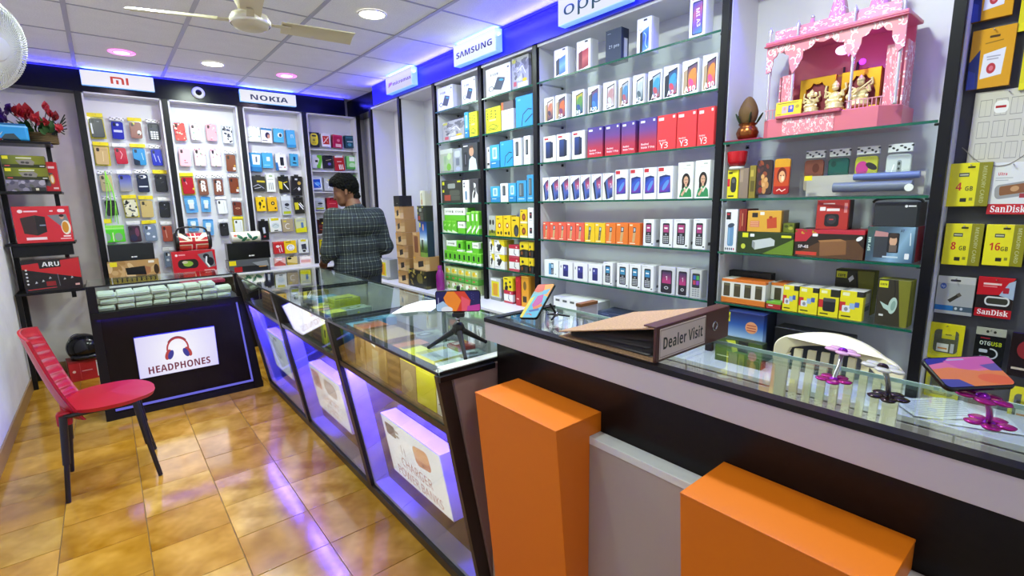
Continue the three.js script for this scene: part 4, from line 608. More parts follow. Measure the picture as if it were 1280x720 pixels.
ART('smallWhite', 80, 140, bg('#efeef0', (c, w, h) => { RR(c, '#22222a', 24, 40, 36, 56, 5); F(c, '#b04a58', 32, 54, 18, 14); F(c, '#c8c8ce', 16, 112, 46, 6); }), '#cfced4');
ART('yellowLean', 130, 220, bg('#c9cacb', (c, w, h) => { F(c, '#e0d41c', 16, 30, 96, 150); F(c, '#d89a2c', 34, 50, 60, 120); F(c, '#8c9094', 0, 190, w, 30); F(c, '#f2f2f2', 10, 8, 70, 14); }), '#8f9396');
ART('yellowFig', 130, 190, bg('#e8d01a', (c, w, h) => { F(c, '#3c3410', 14, 12, 50, 14); EL(c, '#26221a', 96, 60, 12, 18); EL(c, '#26221a', 40, 90, 16, 24); PG(c, '#26221a', [[20, 160], [36, 110], [70, 130], [60, 190], [20, 190]]); EL(c, '#26221a', 100, 130, 16, 22); }), '#b89e14', '#f0e040');
ART('redPlain', 110, 200, bg('#b81e24', (c, w, h) => { F(c, '#d83c3c', 10, 20, 40, 12); F(c, '#e8c0b0', 20, 150, 50, 8); }), '#8a1218', '#c83030');
ART('orangePlain', 110, 200, bg('#e09a20', (c, w, h) => { EL(c, '#7c5a20', 54, 60, 24, 30); F(c, '#3c2c10', 20, 130, 60, 40); }), '#b07410', '#ecb040');

const COUT = {};
function sb(y, list, group, where) { // [name, label, art, u0, u1, h, depth, options]
  for (const [n, l, a, u0, u1, h, d, o] of list) sideBox(n, l + (where && !o?.bare ? ' ' + where : ''), n.split('_').pop().replace('carton', 'box').replace('pack', 'pack'), A[a], u0, u1, y, h, d, { group, ...o });
}
const gC = 'goods on the green carton shelves', gB = 'goods on the narrow side shelves';
sb(SHELF[0], [['gadget_box', 'white gadget box with grey ring strap picture, deep side showing', 'vr', 543.5, 566.5, 0.19, 0.16], ['gadget_box', 'white gadget box with grey ring strap picture, cut by the post', 'vr', 577.6, 595, 0.19, 0.1]], gC, '');
sb(SHELF[1], [['photo_box', 'grey photo printed box, smaller, under the white gadget boxes', 'greyPhoto', 554, 580.6, 0.165, 0.1], ['blue_box', 'narrow blue box beside the grey photo box', 'blueMid', 581.2, 586, 0.2, 0.12], ['yellow_pack', 'lime yellow card pack beside the narrow blue box', 'yellowCard', 587, 597, 0.19, 0.08]], gC, '');
sb(SHELF[2], [['blister_pack', 'clear blister pack with green earphones', 'clearGreen', 551, 566.3, 0.2, 0.09], ['blister_pack', 'grey blister pack beside the green earphones', 'greyBlister', 567, 577.8, 0.19, 0.06], ['headset_box', 'dark box with a photograph of a man', 'manPhoto', 578.6, 597.5, 0.215, 0.09]], gC, '');
sb(SHELF[3], [['camera_box', 'dark box with yellow corners and red gadget', 'darkCam', 552.5, 578, 0.195, 0.1], ['bottle_box', 'white and rust box with blue bottle picture', 'whiteBottle', 579, 586.6, 0.185, 0.09], ['figure_box', 'dark box with white robed shape', 'whiteShape', 588, 598.5, 0.19, 0.08]], gC, '');
sb(SHELF[4], [['green_carton', 'low neon green box, first from the far end, fifth shelf', 'grnSlim', 553.5, 559, 0.105, 0.12], ['green_carton', 'low neon green box, second from the far end, fifth shelf', 'grnSlim', 559.3, 565, 0.105, 0.12], ['green_carton', 'low neon green box, third from the far end, fifth shelf', 'grnSlim', 565.3, 571, 0.105, 0.12], ['green_carton', 'half green half white box in the middle of the fifth shelf', 'grnHalf', 572.5, 581.3, 0.1, 0.12], ['green_carton', 'wide green and white box on top of the low green boxes', 'grnWide', 556.5, 582, 0.11, 0.11, { lift: 0.106 }],
  ['green_carton', 'tall neon green box beside the wide one, first of three', 'grnLean', 583.5, 589, 0.18, 0.1], ['green_carton', 'tall neon green box beside the wide one, second of three', 'grnLean', 589.6, 594.2, 0.19, 0.1], ['green_carton', 'tall neon green box against the post, third of three', 'grnLean', 594.8, 599, 0.19, 0.1]], gC, '');
reseed(17);
for (let i = 0; i < 8; i++) { const u = 555 + i * 5.55 + i * i * 0.04; sb(SHELF[5], [['green_carton', `slim green box with dark phone mark, ${ORD[i]} from the far end`, 'grnPhone', u, u + 5.3 + i * 0.06, 0.1, 0.13]], gC, ''); }
sb(SHELF[5], [['green_carton', 'white and green box on the slim green boxes, far one', 'grnHalf', 559, 571, 0.088, 0.1, { lift: 0.101 }], ['green_carton', 'green box with dark mark on the slim boxes, beside the far white one', 'grnPhone', 571.6, 579, 0.094, 0.1, { lift: 0.101 }], ['green_carton', 'green box with dark mark on the slim boxes, beside the near white one', 'grnPhone', 583.5, 590.5, 0.094, 0.1, { lift: 0.101 }], ['green_carton', 'white and green box on the slim green boxes, against the post', 'grnHalf', 591, 599, 0.088, 0.1, { lift: 0.101 }]], gC, '');
for (let i = 0; i < 5; i++) { const u = 556 + i * 8.5, v = u + 8; const w = [' at the far end', ' second from the far end', ' in the middle', ' second from the post', ' against the post'][i]; sb(BASE_Y - 0.004, [['snack_pack', 'pale green pack with white round picture,' + w, 'packLow', u, v, 0.085, 0.16], ['snack_pack', 'flat green pack with red oval mark,' + w, 'packGreen', u, v, 0.05, 0.15, { lift: 0.086 }], ['snack_pack', 'pack with yellow round picture, topmost row,' + w, 'packTop', u, v, 0.075, 0.14, { lift: 0.137 }]], 'packs at the foot of the green carton shelves', ''); }
sb(SHELF[0], [['gadget_box', 'white gadget box with grey ring strap, beside the grey photo box', 'vr', 608, 638.3, 0.2, 0.12], ['photo_box', 'tall grey photo printed box with yellow oval on the top shelf', 'greyPhoto', 640.2, 661, 0.21, 0.1]], gB, '');
sb(SHELF[1], [['yellow_pack', 'leaning lime yellow pack with black marks', 'yellowCard', 607.5, 626, 0.185, 0.06], ['cable_box', 'white box with orange side and cable drawing', 'whiteOrange', 627, 642, 0.2, 0.1], ['blue_box', 'large sky blue box with dark headphone outline, second shelf', 'blueBig', 645, 666, 0.21, 0.12]], gB, '');
sb(SHELF[2], [['bottle_pack', 'small white pack at the far end of the third shelf', 'whiteSmall', 604.5, 612.5, 0.16, 0.07], ['blue_box', 'blue box with pale window beside the small white pack', 'blueMid', 613, 624.5, 0.17, 0.08], ['blue_box', 'sky blue box with headphone outline, third shelf', 'blueBig', 625.5, 641, 0.185, 0.06], ['power_bank_box', 'white power bank box, far one of two', 'whitePB', 642, 651.5, 0.19, 0.06], ['power_bank_box', 'white power bank box, near one of two', 'whitePB', 655, 663, 0.195, 0.06]], gB, '');
sb(SHELF[3], [['blue_box', 'small light blue box, fourth shelf, far end', 'blueMid', 613.5, 625, 0.12, 0.07], ['power_bank_box', 'white power bank box between light blue boxes', 'whitePB', 625.8, 635, 0.138, 0.07], ['blue_box', 'small light blue box beside the white power bank box', 'blueMid', 636, 645, 0.135, 0.06], ['power_bank_box', 'light blue box with grey power bank', 'blueGrey', 646, 658, 0.15, 0.07], ['power_bank_box', 'taller light blue box against the post', 'blueGrey', 659, 667, 0.185, 0.07]], gB, '');
sb(SHELF[4], [['earphone_pack', 'clear earphone pack with black buds', 'clearEar', 607.5, 619.5, 0.155, 0.05], ['charger_box', 'yellow charger box, far one of two', 'yellowPlug', 620, 628.8, 0.155, 0.06], ['charger_box', 'yellow charger box, near one of two', 'yellowPlug', 629.5, 638.5, 0.158, 0.06], ['neckband_box', 'yellow box with black rounded earphone', 'neckband', 639.5, 649, 0.15, 0.06], ['charger_box', 'small yellow cube box, lower of two', 'smallYellow', 650, 659, 0.102, 0.07], ['charger_box', 'small yellow cube box, upper of two', 'smallYellow', 650.5, 659, 0.1, 0.07, { lift: 0.103 }], ['charger_box', 'small white box, lower of two', 'smallWhite', 660, 667, 0.105, 0.07], ['charger_box', 'small white box, upper of two', 'smallWhite', 660, 667, 0.11, 0.07, { lift: 0.106 }]], gB, '');
for (const up of [0, 1]) { const s = up ? ', upper layer' : ', lower layer'; sb(SHELF[5], [['car_charger_box', 'white and yellow car charger box, far column' + s, 'carYellow', 605, 617.8, 0.112, 0.1], ['car_charger_box', 'white and yellow car charger box, second column' + s, 'carYellow', 618.4, 631, 0.112, 0.1], ['cable_box', 'red and white cable box' + s, 'redWhite', 636.5, 649, 0.098, 0.1], ['headset_box', 'yellow and black headset box beside the red one' + s, 'blackYellow', 650, 660.5, 0.112, 0.1], ['headset_box', 'yellow and black headset box against the post' + s, 'blackYellow', 661, 667, 0.112, 0.1]].map((q) => [...q, { lift: up * (q[2] === 'redWhite' ? 0.1 : 0.114) }]), gB, ''); }
sb(BASE_Y - 0.004, [['yellow_pack', 'grey pack with yellow orange panel, leaning at the shelf foot', 'yellowLean', 612.5, 626, 0.18, 0.05], ['cable_box', 'red and white box at the shelf foot, beside the leaning pack', 'redWhite', 630, 641, 0.1, 0.1], ['headset_box', 'yellow box with black figures on the red box', 'yellowFig', 629.5, 641, 0.1, 0.08, { lift: 0.101 }], ['red_box', 'tall red box behind the tilted phone', 'redPlain', 645, 651, 0.22, 0.08], ['orange_box', 'tall orange box behind the tilted phone', 'orangePlain', 652, 661, 0.23, 0.08]], gB, '');
{ // purple bottle
  const p = atX(551, 363, 2.27), t = thing('water_bottle', 'purple plastic bottle standing before the green packs', 'bottle', [p[0], BASE_Y, -p[2]]);
  const m = phys({ color: 0xa02a90, roughness: 0.2, transmission: 0.35, thickness: 0 });
  mesh('body', lathe([[0, 0.002], [0.034, 0.002], [0.038, 0.01], [0.038, 0.08], [0.035, 0.09], [0.038, 0.1], [0.037, 0.15], [0.02, 0.19], [0.016, 0.2]], 24), m, t); mesh('cap', cyl(0.019, 0.019, 0.03, 0, 0.212, 0, 20), std({ color: 0x8c2a84, roughness: 0.35 }), t);
}
// ------------------------------------------------------------ cartons stacked at the foot of the empty bays
ART('kraft', 170, 120, bg('#c39a64', (c, w, h) => { F(c, '#d8b888', 0, 60, w, 60); PG(c, '#b48a58', [[0, 0], [w, 0], [w, 30], [40, 50]]); RR(c, '#d8a020', 6, 6, 24, 14, 2); PG(c, '#35302e', [[66, 42], [136, 30], [140, 78], [70, 94]]); PG(c, '#1f1d1e', [[66, 42], [80, 40], [84, 92], [70, 94]]); F(c, '#a88050', 0, 112, w, 8); }), '#a87e4c', '#c8a878');
ART('blackBox', 120, 70, bg('#1a1a1d', (c, w, h) => { F(c, '#c8c8cc', 70, 50, 14, 4); }), '#0e0e10');
ART('stadium', 170, 230, (c, w, h) => { F(c, GR(c, 0, 0, 0, h, '#1a3478', '#3a66b4', '#cfe0f0', '#4c6a2c', '#2c4418'), 0, 0, w, h); F(c, '#e2dc1c', 4, 6, 42, 30); EL(c, '#e8a888', 132, 36, 20, 22); RR(c, '#15161a', 58, 108, 28, 76, 4); RR(c, '#15161a', 92, 116, 24, 68, 4); F(c, '#f0f4fa', 20, 110, 110, 6); F(c, '#7a9a3c', 0, 200, w, 30); }, '#1b2c3c', '#22386a');
ART('beige', 110, 130, bg('#d8d6c0', (c, w, h) => { F(c, '#22201e', 58, 20, 24, 60); RR(c, '#a06848', 40, 76, 50, 46, 10); F(c, '#e8e6da', 8, 8, 30, 20); }), '#b4b09a');
ART('woodSlim', 80, 200, bg('#b48a58', (c, w, h) => { RR(c, '#7a4a30', 18, 30, 44, 140, 10); F(c, '#d8b890', 6, 8, 40, 10); }), '#8c6840');
ART('blackGold', 190, 110, bg('#23221c', (c, w, h) => { reseed(9); blob(c, w, h, 16, ['#56502a', '#8a7c3a', '#3c3a22', '#b8a850'], 5, 16); EL(c, '#6c6430', 120, 50, 30, 32); F(c, '#c8b83c', 6, 8, 30, 8); }), '#15140f', '#8d8a7c');
const gE = 'cartons at the foot of the empty shelving';
for (let i = 0; i < 6; i++) sb(BASE_Y - 0.0045, [['speaker_carton', 'kraft speaker carton, ' + ['bottom one', 'second from bottom', 'third from bottom', 'fourth from bottom', 'fifth from bottom', 'topmost kraft one'][i] + ' of the tall stack', 'kraft', 487 + i * 0.1, 509.5 - i * 1.1, 0.125, 0.16, { x: 2.2, lift: i * 0.126, turn: [0.02, -0.03, 0.03, 0, -0.04, 0.02][i] }]], gE, '');
sb(BASE_Y - 0.0045, [['speaker_carton', 'small black carton on top of the kraft stack', 'blackBox', 488, 504.5, 0.1, 0.14, { x: 2.2, lift: 6 * 0.126 }], ['phone_carton', 'yellow and grey carton between the man and the kraft stack', 'yellowLean', 473, 485, 0.21, 0.12, { x: 2.2 }],
  ['speaker_carton', 'wide black and gold carton beside the purple bottle', 'blackGold', 511.5, 541, 0.165, 0.18, { x: 2.2 }], ['speaker_carton', 'kraft carton lying on the black and gold carton', 'kraft', 518.5, 544.5, 0.13, 0.15, { x: 2.2, lift: 0.166 }], ['speaker_carton', 'slim brown carton beside the blue stadium box', 'woodSlim', 519, 527.5, 0.22, 0.1, { x: 2.2, lift: 0.297 }], ['trimmer_carton', 'blue carton with a stadium picture and two black gadgets', 'stadium', 528, 544.5, 0.32, 0.1, { x: 2.2, lift: 0.297 }], ['camera_carton', 'dark carton with red gadget on the stadium carton', 'darkCam', 526.5, 544, 0.14, 0.1, { x: 2.2, lift: 0.618 }], ['lamp_carton', 'pale carton with brown gadget, topmost of its stack', 'beige', 531, 542, 0.13, 0.09, { x: 2.2, lift: 0.759 }]], gE, '');

// ------------------------------------------------------------ the shrine shelves
ART('mouse', 110, 150, bg('#e8d820', (c, w, h) => { F(c, '#d02838', 0, 46, 26, 40); RR(c, '#2c2c30', 34, 36, 60, 82, 24); RR(c, '#5c5c62', 46, 44, 34, 24, 10); F(c, '#3c3a10', 8, 10, 40, 10); F(c, '#3c3a10', 12, 134, 60, 8); }), '#8c7a6c', '#c8b860');
ART('brownBox', 90, 150, bg('#8d7868', (c) => { F(c, '#a8907c', 8, 8, 30, 60); }), '#6e5c50');
ART('oliveBox', 60, 150, bg('#8c7a2c', (c) => { F(c, '#c0a848', 8, 20, 30, 30); F(c, '#5c5020', 12, 70, 40, 50); }), '#5c4e1c');
ART('danceCase', 120, 210, bg('#3c2a28', (c, w, h) => { reseed(21); blob(c, w, h * 0.7, 10, ['#7c3428', '#50302c', '#94482c'], 8, 20); for (const [x, y] of [[50, 100], [76, 120], [58, 150]]) { EL(c, '#d8a468', x, y, 13, 15); EL(c, '#c88c50', x + 6, y + 30, 16, 22); } EL(c, '#8c2c20', 36, 180, 16, 18); }), '#2a1d1c');
ART('faceCase', 120, 210, bg('#c8481e', (c, w, h) => { F(c, '#d89a20', 0, 0, w, 50); EL(c, '#6c2414', 62, 96, 36, 44); EL(c, '#e8a878', 64, 106, 25, 34); EL(c, '#f8d8b0', 70, 116, 10, 16); EL(c, '#3c1810', 54, 98, 5, 3); EL(c, '#3c1810', 76, 98, 5, 3); F(c, '#b02018', 0, 160, w, 50); LN(c, '#f8e8d8', 5, [[30, 186], [50, 176], [70, 190], [96, 178]]); }), '#7c2a14');
const caseArt = (k, fn) => ART(k, 100, 180, fn);
ART('tealCase', 110, 110, bg('#15564c', (c) => { PG(c, '#cfe0dc', [[30, 110], [52, 80], [70, 104], [88, 84], [100, 110]]); EL(c, '#0c3c34', 30, 20, 14, 10); }));
ART('brownCase', 100, 110, bg('#7c4434', (c, w) => { F(c, '#c8b8a0', 0, 60, 40, 50); EL(c, '#5c2c20', 60, 30, 18, 16); F(c, '#a05a3c', 50, 56, 40, 40); }));
ART('loveCase', 110, 110, bg('#b8b83c', (c) => { EL(c, '#c03c8c', 36, 40, 30, 24); EL(c, '#2c2a30', 80, 34, 28, 10, 0.3); EL(c, '#8cc04c', 60, 84, 44, 20); }));
ART('clearCase', 120, 130, bg('#c9d2d0', (c) => { RR(c, '#8c9694', 54, 24, 22, 46, 8); EL(c, '#3c4442', 64, 36, 6); EL(c, '#3c4442', 64, 56, 6); LN(c, '#f8fcfc', 5, [[16, 110], [40, 40]]); }));
ART('rollBox', 420, 110, bg('#c2bcb8', (c, w, h) => { F(c, '#d8d0c8', 0, 0, w, 30); F(c, '#8c9ac0', 190, 6, 200, 28); RR(c, '#70788c', 90, 48, 240, 50, 6); F(c, '#8a92a4', 96, 54, 228, 12); F(c, '#c8b8a8', 0, 56, 86, 44); EL(c, '#f0f0f0', 352, 78, 12); F(c, '#e0d820', 14, 8, 30, 22); }), '#a8a29e', '#d4cec8');
ART('bluespk', 130, 230, bg('#eceaf0', (c, w, h) => { RR(c, '#2a2228', 10, 14, 50, 40, 3); F(c, '#c03040', 16, 20, 30, 10); RR(c, '#6a94c0', 32, 84, 66, 116, 16); EL(c, '#3c4a60', 66, 86, 36, 12, -0.1); RR(c, '#86aed4', 40, 100, 18, 90, 8); for (let i = 0; i < 5; i++) EL(c, i === 4 ? '#c04050' : '#30303a', 18 + i * 22, 216, 7); }), '#d4d2da');
ART('redBook', 80, 170, bg('#8c2420', (c) => { F(c, '#b04a34', 10, 10, 12, 150); F(c, '#d8a070', 34, 30, 8, 100); F(c, '#6c1814', 56, 0, 6, 170); }), '#6c1814');
ART('yelOrange', 230, 130, bg('#e0a638', (c, w, h) => { RR(c, '#2c2424', 30, 12, 40, 28, 3); RR(c, '#f0e8e0', 86, 6, 30, 20, 3); PG(c, '#c84a28', [[134, 50], [200, 38], [206, 104], [140, 110]]); EL(c, '#a83818', 160, 40, 12, 8); F(c, '#d87a58', 18, 62, 66, 40); for (let i = 0; i < 3; i++) F(c, '#f0d0a0', 22, 68 + i * 12, 56, 3); }), '#b8a088', '#d8d0c8');
ART('grnSpk', 330, 110, bg('#2c3a14', (c, w, h) => { PG(c, '#6c8a24', [[160, 110], [330, 30], [330, 110]]); F(c, '#e0dc20', 30, 4, 36, 24); RR(c, '#f0f0f0', 78, 8, 26, 16, 3); F(c, '#e0dc20', 262, 12, 56, 12); EL(c, '#c8d040', 38, 76, 14); PG(c, '#c9cdd0', [[92, 44], [200, 26], [226, 38], [226, 66], [110, 92], [92, 76]]); PG(c, '#8f959a', [[92, 44], [110, 54], [110, 92], [92, 76]]); }), '#1c260c', '#5c6c20');
ART('camo', 110, 90, bg('#6c7420', (c) => { EL(c, '#3c4410', 30, 30, 20, 14); EL(c, '#a8a83c', 76, 50, 24, 16); EL(c, '#3c4410', 80, 18, 16, 8); }), '#3c4010');
ART('redTop', 340, 130, bg('#2a1c16', (c, w, h) => { F(c, '#c02838', 0, 0, w, 18); PG(c, '#c02838', [[0, 0], [110, 0], [60, 56], [0, 60]]); PG(c, '#5c3c24', [[20, 110], [120, 60], [300, 40], [340, 80], [340, 130], [20, 130]]); PG(c, '#8a5c38', [[130, 58], [258, 48], [262, 110], [134, 124]]); PG(c, '#a87448', [[130, 58], [258, 48], [230, 40], [120, 50]]); reseed(4); blob(c, 150, 24, 8, ['#c8a030', '#806020'], 3, 7); T(c, 'SP-48', 46, 82, 22, '#f0e4e0'); F(c, '#d8402c', 8, 106, 110, 16); RR(c, '#f0eeee', 90, 18, 28, 14, 4); EL(c, '#f0eeee', 318, 36, 16, 9, -0.5); }), '#1c120e', '#a02030');
ART('redSub', 160, 150, bg('#b8322c', (c, w, h) => { RR(c, '#efe6e4', 14, 34, 30, 20, 3); F(c, '#f0e0de', 50, 42, 66, 14); F(c, '#e8c8c4', 30, 14, 60, 6); RR(c, '#201c20', 42, 70, 74, 66, 16); EL(c, '#3a343a', 78, 100, 24); F(c, '#c03c40', 66, 96, 22, 6); F(c, '#d88', 138, 14, 16, 50); }), '#2a1a1c', '#7c2420');
ART('redSub2', 160, 150, bg('#2b2a2f', (c) => {}), '#1a1a1c');
ART('blackGadget', 250, 150, bg('#2b2d33', (c, w, h) => { EL(c, '#e8e8ea', 186, 22, 9); F(c, '#e8e8ea', 198, 17, 44, 9); }), '#3c1c12', '#26272c');
ART('phoneBig', 270, 180, (c, w, h) => { F(c, GR(c, 0, 0, w, h, '#3c584c', '#44586c', '#8cb0cc', '#3c5878'), 0, 0, w, h); PG(c, '#c08888', [[46, 20], [120, 28], [132, 50], [40, 50]]); F(c, '#3a3c44', 44, 50, 80, 110); RR(c, '#1c1c22', 122, 30, 66, 102, 8); EL(c, '#d8a888', 154, 70, 22, 30); EL(c, '#3c2c28', 154, 44, 24, 14); F(c, '#6c5c58', 134, 92, 44, 36); T(c, 'SPY ME', 16, 90, 22, '#d8ece0', { rot: -1.57 }); RR(c, '#f0f0f2', 226, 132, 26, 30, 5); F(c, '#c8d8e4', 100, 150, 90, 8); T(c, 'AT', 202, 18, 18, '#20283c'); LN(c, '#e8f0f4', 5, [[248, 30], [252, 90]]); }, '#b8202c', '#8c9a98');
ART('dispCarton', 320, 150, bg('#e6e2dc', (c, w, h) => { F(c, '#e07a28', 0, 0, w, 16); F(c, '#e07a28', 0, 118, w, 32); for (let i = 0; i < 4; i++) { RR(c, '#4c4430', 16 + i * 78, 26, 48, 84, 3); F(c, '#6c6444', 20 + i * 78, 30, 40, 12); } F(c, '#f0a050', 0, 116, w, 5); }), '#d8d4ce', '#c8641c');
ART('dispCarton2', 130, 150, bg('#e6e2dc', (c, w, h) => { F(c, '#e07a28', 0, 0, w, 16); RR(c, '#4c4430', 30, 30, 60, 92, 3); F(c, '#e07a28', 0, 128, w, 22); }), '#d8d4ce', '#c8641c');
ART('smallRG', 120, 50, bg('#b8302c', (c) => { F(c, '#7cb83c', 0, 0, 120, 18); F(c, '#e8e0d8', 16, 26, 40, 8); }), '#3c4a1c', '#6ca030');
ART('hubYellow', 140, 170, bg('#ecdc1e', (c, w, h) => { F(c, '#2c2a20', 100, 0, 40, 30); F(c, '#f4f0c0', 12, 8, 44, 20); F(c, '#cc3034', 0, 66, 34, 56); RR(c, '#e4e4e8', 14, 86, 52, 40, 6); RR(c, '#9cb8dc', 60, 70, 34, 34, 4); RR(c, '#4a60b4', 92, 62, 28, 30, 4); EL(c, '#8a8a90', 40, 108, 12); F(c, '#3c3a10', 12, 148, 60, 8); }), (c, w, h) => { F(c, '#8f8c94', 0, 0, w, h); F(c, '#c8c6cc', 2, 14, 8, 60); F(c, '#3a383e', 2, 90, 8, 30); }, '#d8d4d8');
ART('potYellow', 140, 170, bg('#ecdc1e', (c, w, h) => { F(c, '#2c2a20', 80, 0, 60, 44); F(c, '#f4f0c0', 12, 8, 44, 18); F(c, '#cc3034', 0, 66, 34, 50); RR(c, '#24242a', 30, 54, 90, 84, 14); RR(c, '#4c4c54', 30, 54, 90, 22, 8); F(c, '#3c3a10', 12, 150, 60, 8); }), '#8f8c94', '#d8d4d8');
ART('hpDark', 210, 170, bg('#35301f', (c, w, h) => { PG(c, '#7c7a24', [[120, 0], [210, 0], [210, 170], [150, 170]]); F(c, '#dcd820', 4, 6, 60, 26); T(c, 'core', 34, 20, 20, '#2c2a10'); c.save(); c.translate(88, 34); c.rotate(-0.6); RR(c, '#f0f0f0', -14, -10, 28, 18, 3); c.restore(); LN(c, '#1c1a16', 7, [[112, 10], [124, 60], [118, 120]]); EL(c, '#d0d8d4', 100, 120, 30, 26); }), '#8c8a24', '#6c6a30');
ART('hpTeal', 210, 270, bg('#352f22', (c, w, h) => { PG(c, '#7c7a24', [[130, 0], [210, 0], [210, 270], [168, 270]]); F(c, '#dcd820', 6, 8, 60, 40); T(c, 'core', 36, 28, 22, '#2c2a10'); LN(c, '#1c1a16', 8, [[104, 0], [116, 60], [112, 120]]); EL(c, '#b8d0c8', 108, 150, 28, 50, 0.2); PG(c, '#b8d0c8', [[20, 130], [60, 146], [110, 160], [100, 190], [50, 170]]); EL(c, '#8aa8a0', 112, 150, 15, 30, 0.2); F(c, '#e0e0e0', 22, 206, 30, 12); }), '#a8a824', '#6c6a30');
ART('earCarton', 250, 260, (c, w, h) => { F(c, GR(c, 0, 0, 0, h, '#16225c', '#2c58a8', '#a8c8e8', '#6c7a4c', '#3c5a1c'), 0, 0, w, h); F(c, '#e6e022', 4, 6, 70, 52); T(c, 'CORE', 44, 32, 24, '#2c2c10'); EL(c, '#e8a070', 190, 74, 32); for (let i = 0; i < 3; i++) F(c, '#b84838', 166, 60 + i * 14, 48, 5); PG(c, '#c8d0dc', [[150, 160], [206, 128], [228, 160], [180, 184]]); F(c, '#b83038', 150, 150, 40, 24); PG(c, '#1e2410', [[0, 190], [60, 166], [190, 170], [250, 190], [250, 260], [0, 260]]); RR(c, '#17181c', 60, 176, 90, 70, 6); c.strokeStyle = '#d8dce0'; c.lineWidth = 5; c.beginPath(); c.arc(104, 216, 17, 2.6, 6.8); c.stroke(); EL(c, '#c8d8f0', 90, 140, 30, 5); }, '#101830', '#2c3c70');
ART('grassCarton', 220, 130, (c, w, h) => { F(c, GR(c, 0, 0, 0, h, '#3c5024', '#6c8c2c', '#4c641c'), 0, 0, w, h); PG(c, '#c8d23c', [[50, 10], [96, 4], [110, 60], [84, 70], [80, 40]]); EL(c, '#c88c78', 180, 70, 20, 24); RR(c, '#1c2014', 112, 0, 46, 60, 4); F(c, '#dfe4b8', 8, 96, 60, 6); }, '#2c3a14');
const gS = 'goods on the shrine shelves';
sb(1.449, [['mouse_box', 'yellow box with a black mouse picture, under the red bowl', 'mouse', 901.5, 921.5, 0.135, 0.05], ['gift_box', 'plain brown box beside the yellow mouse box', 'brownBox', 922.2, 934, 0.14, 0.05], ['gift_box', 'narrow olive box beside the two printed phone cases', 'oliveBox', 935, 943, 0.15, 0.04]], gS, '');
sb(1.193, [['speaker_box', 'white box with blue cylinder speaker beside the black post', 'bluespk', 897, 919.5, 0.205, 0.09], ['speaker_box', 'long green box with silver speaker picture', 'grnSpk', 920.5, 990.5, 0.1, 0.14], ['gift_box', 'yellow orange box lying on the long green box', 'yelOrange', 932, 972, 0.098, 0.11, { lift: 0.101, turn: 0.1 }], ['book', 'dark red box with striped spine behind the yellow orange box', 'redBook', 921, 930.5, 0.105, 0.12, { lift: 0.101 }], ['pouch_box', 'small camouflage green box on the long green box', 'camo', 976, 990, 0.042, 0.06, { lift: 0.101, x: 2.37 }], ['speaker_box', 'wide red and black box with brown wooden speaker picture', 'redTop', 991.5, 1078, 0.12, 0.14], ['speaker_box', 'red box with black square speaker on the wide box', 'redSub', 1016, 1054, 0.122, 0.12, { lift: 0.121, turn: 0.14 }], ['phone_box', 'large blue grey box with a man on a phone screen', 'phoneBig', 1080.5, 1139.5, 0.138, 0.14], ['gadget_box', 'large black box with carry handle on the blue grey box', 'blackGadget', 1086, 1139, 0.092, 0.14, { lift: 0.139 }]], gS, '');
sb(0.941, [['display_carton', 'orange and white display carton with four dark windows', 'dispCarton', 890, 955.5, 0.118, 0.1], ['display_carton', 'second orange and white display carton behind the yellow boxes', 'dispCarton2', 962, 981, 0.115, 0.1, { x: 2.4 }], ['sim_box', 'flat red and green pack before the display cartons', 'smallRG', 957, 975.5, 0.035, 0.05], ['hub_box', 'yellow box with small gadgets, first from the display cartons', 'hubYellow', 977, 996, 0.118, 0.1], ['hub_box', 'yellow box with small gadgets, second from the display cartons', 'hubYellow', 997, 1020.5, 0.118, 0.1], ['pot_box', 'yellow box with black speaker between the small gadget boxes', 'potYellow', 1021.5, 1046.5, 0.12, 0.1], ['hub_box', 'yellow box with small gadgets beside the headphone box', 'hubYellow', 1047.5, 1076.5, 0.122, 0.1], ['headphone_box', 'dark and yellow headphone box behind the yellow gadget boxes', 'hpDark', 1040, 1088, 0.19, 0.06, { x: 2.5 }], ['headphone_box', 'dark and yellow headphone box with pale green headphones', 'hpTeal', 1092, 1134, 0.185, 0.08]], gS, '');
for (let i = 0; i < 6; i++) { const d0 = depthAtU(893 + i * 11.4, 2.45, 0.94); if (i < 6) single('black_pack', cartonGeo(0.058, 0.145, 0.05, A.blackBox), paper(A.blackBox), `slim black pack behind the display cartons, ${ORD[i]} from the post`, 'pack', [2.46, 0.945, -d0 + 0.01], [0, -Math.PI / 2, 0], 'black packs behind the display cartons'); }
sb(BASE_Y - 0.004, [['earbud_carton', 'dark blue carton with stadium lights, behind the binder', 'earCarton', 893.5, 951, 0.235, 0.14, { x: 2.3 }]], gS, '');
single('trimmer_carton', cartonGeo(0.22, 0.12, 0.05, A.grassCarton), paper(A.grassCarton), 'green grass printed carton standing before the dark blue carton', 'box', [2.22, BASE_Y, -depthAtU(922, 2.22, 0.75)], [0, -Math.PI / 2, 0], gS);
single('black_case', rbox(0.3, 0.19, 0.1, 0.006, 0, 0.095, -0.05), M.plasticBlack, 'plain black box behind the cream chair', 'box', [2.33, BASE_Y, -(depthAtU(966, 2.33, 0.8) + depthAtU(1062, 2.33, 0.8)) / 2], [0, -Math.PI / 2, 0]);
{ const t = scene.children.find((o) => o.userData.label === 'large black box with carry handle on the blue grey box'); mesh('handle', tube([[-0.09, 0.092, -0.06], [-0.08, 0.102, -0.06], [0.06, 0.102, -0.06], [0.07, 0.092, -0.06]], 0.005), M.plasticBlack, t); }
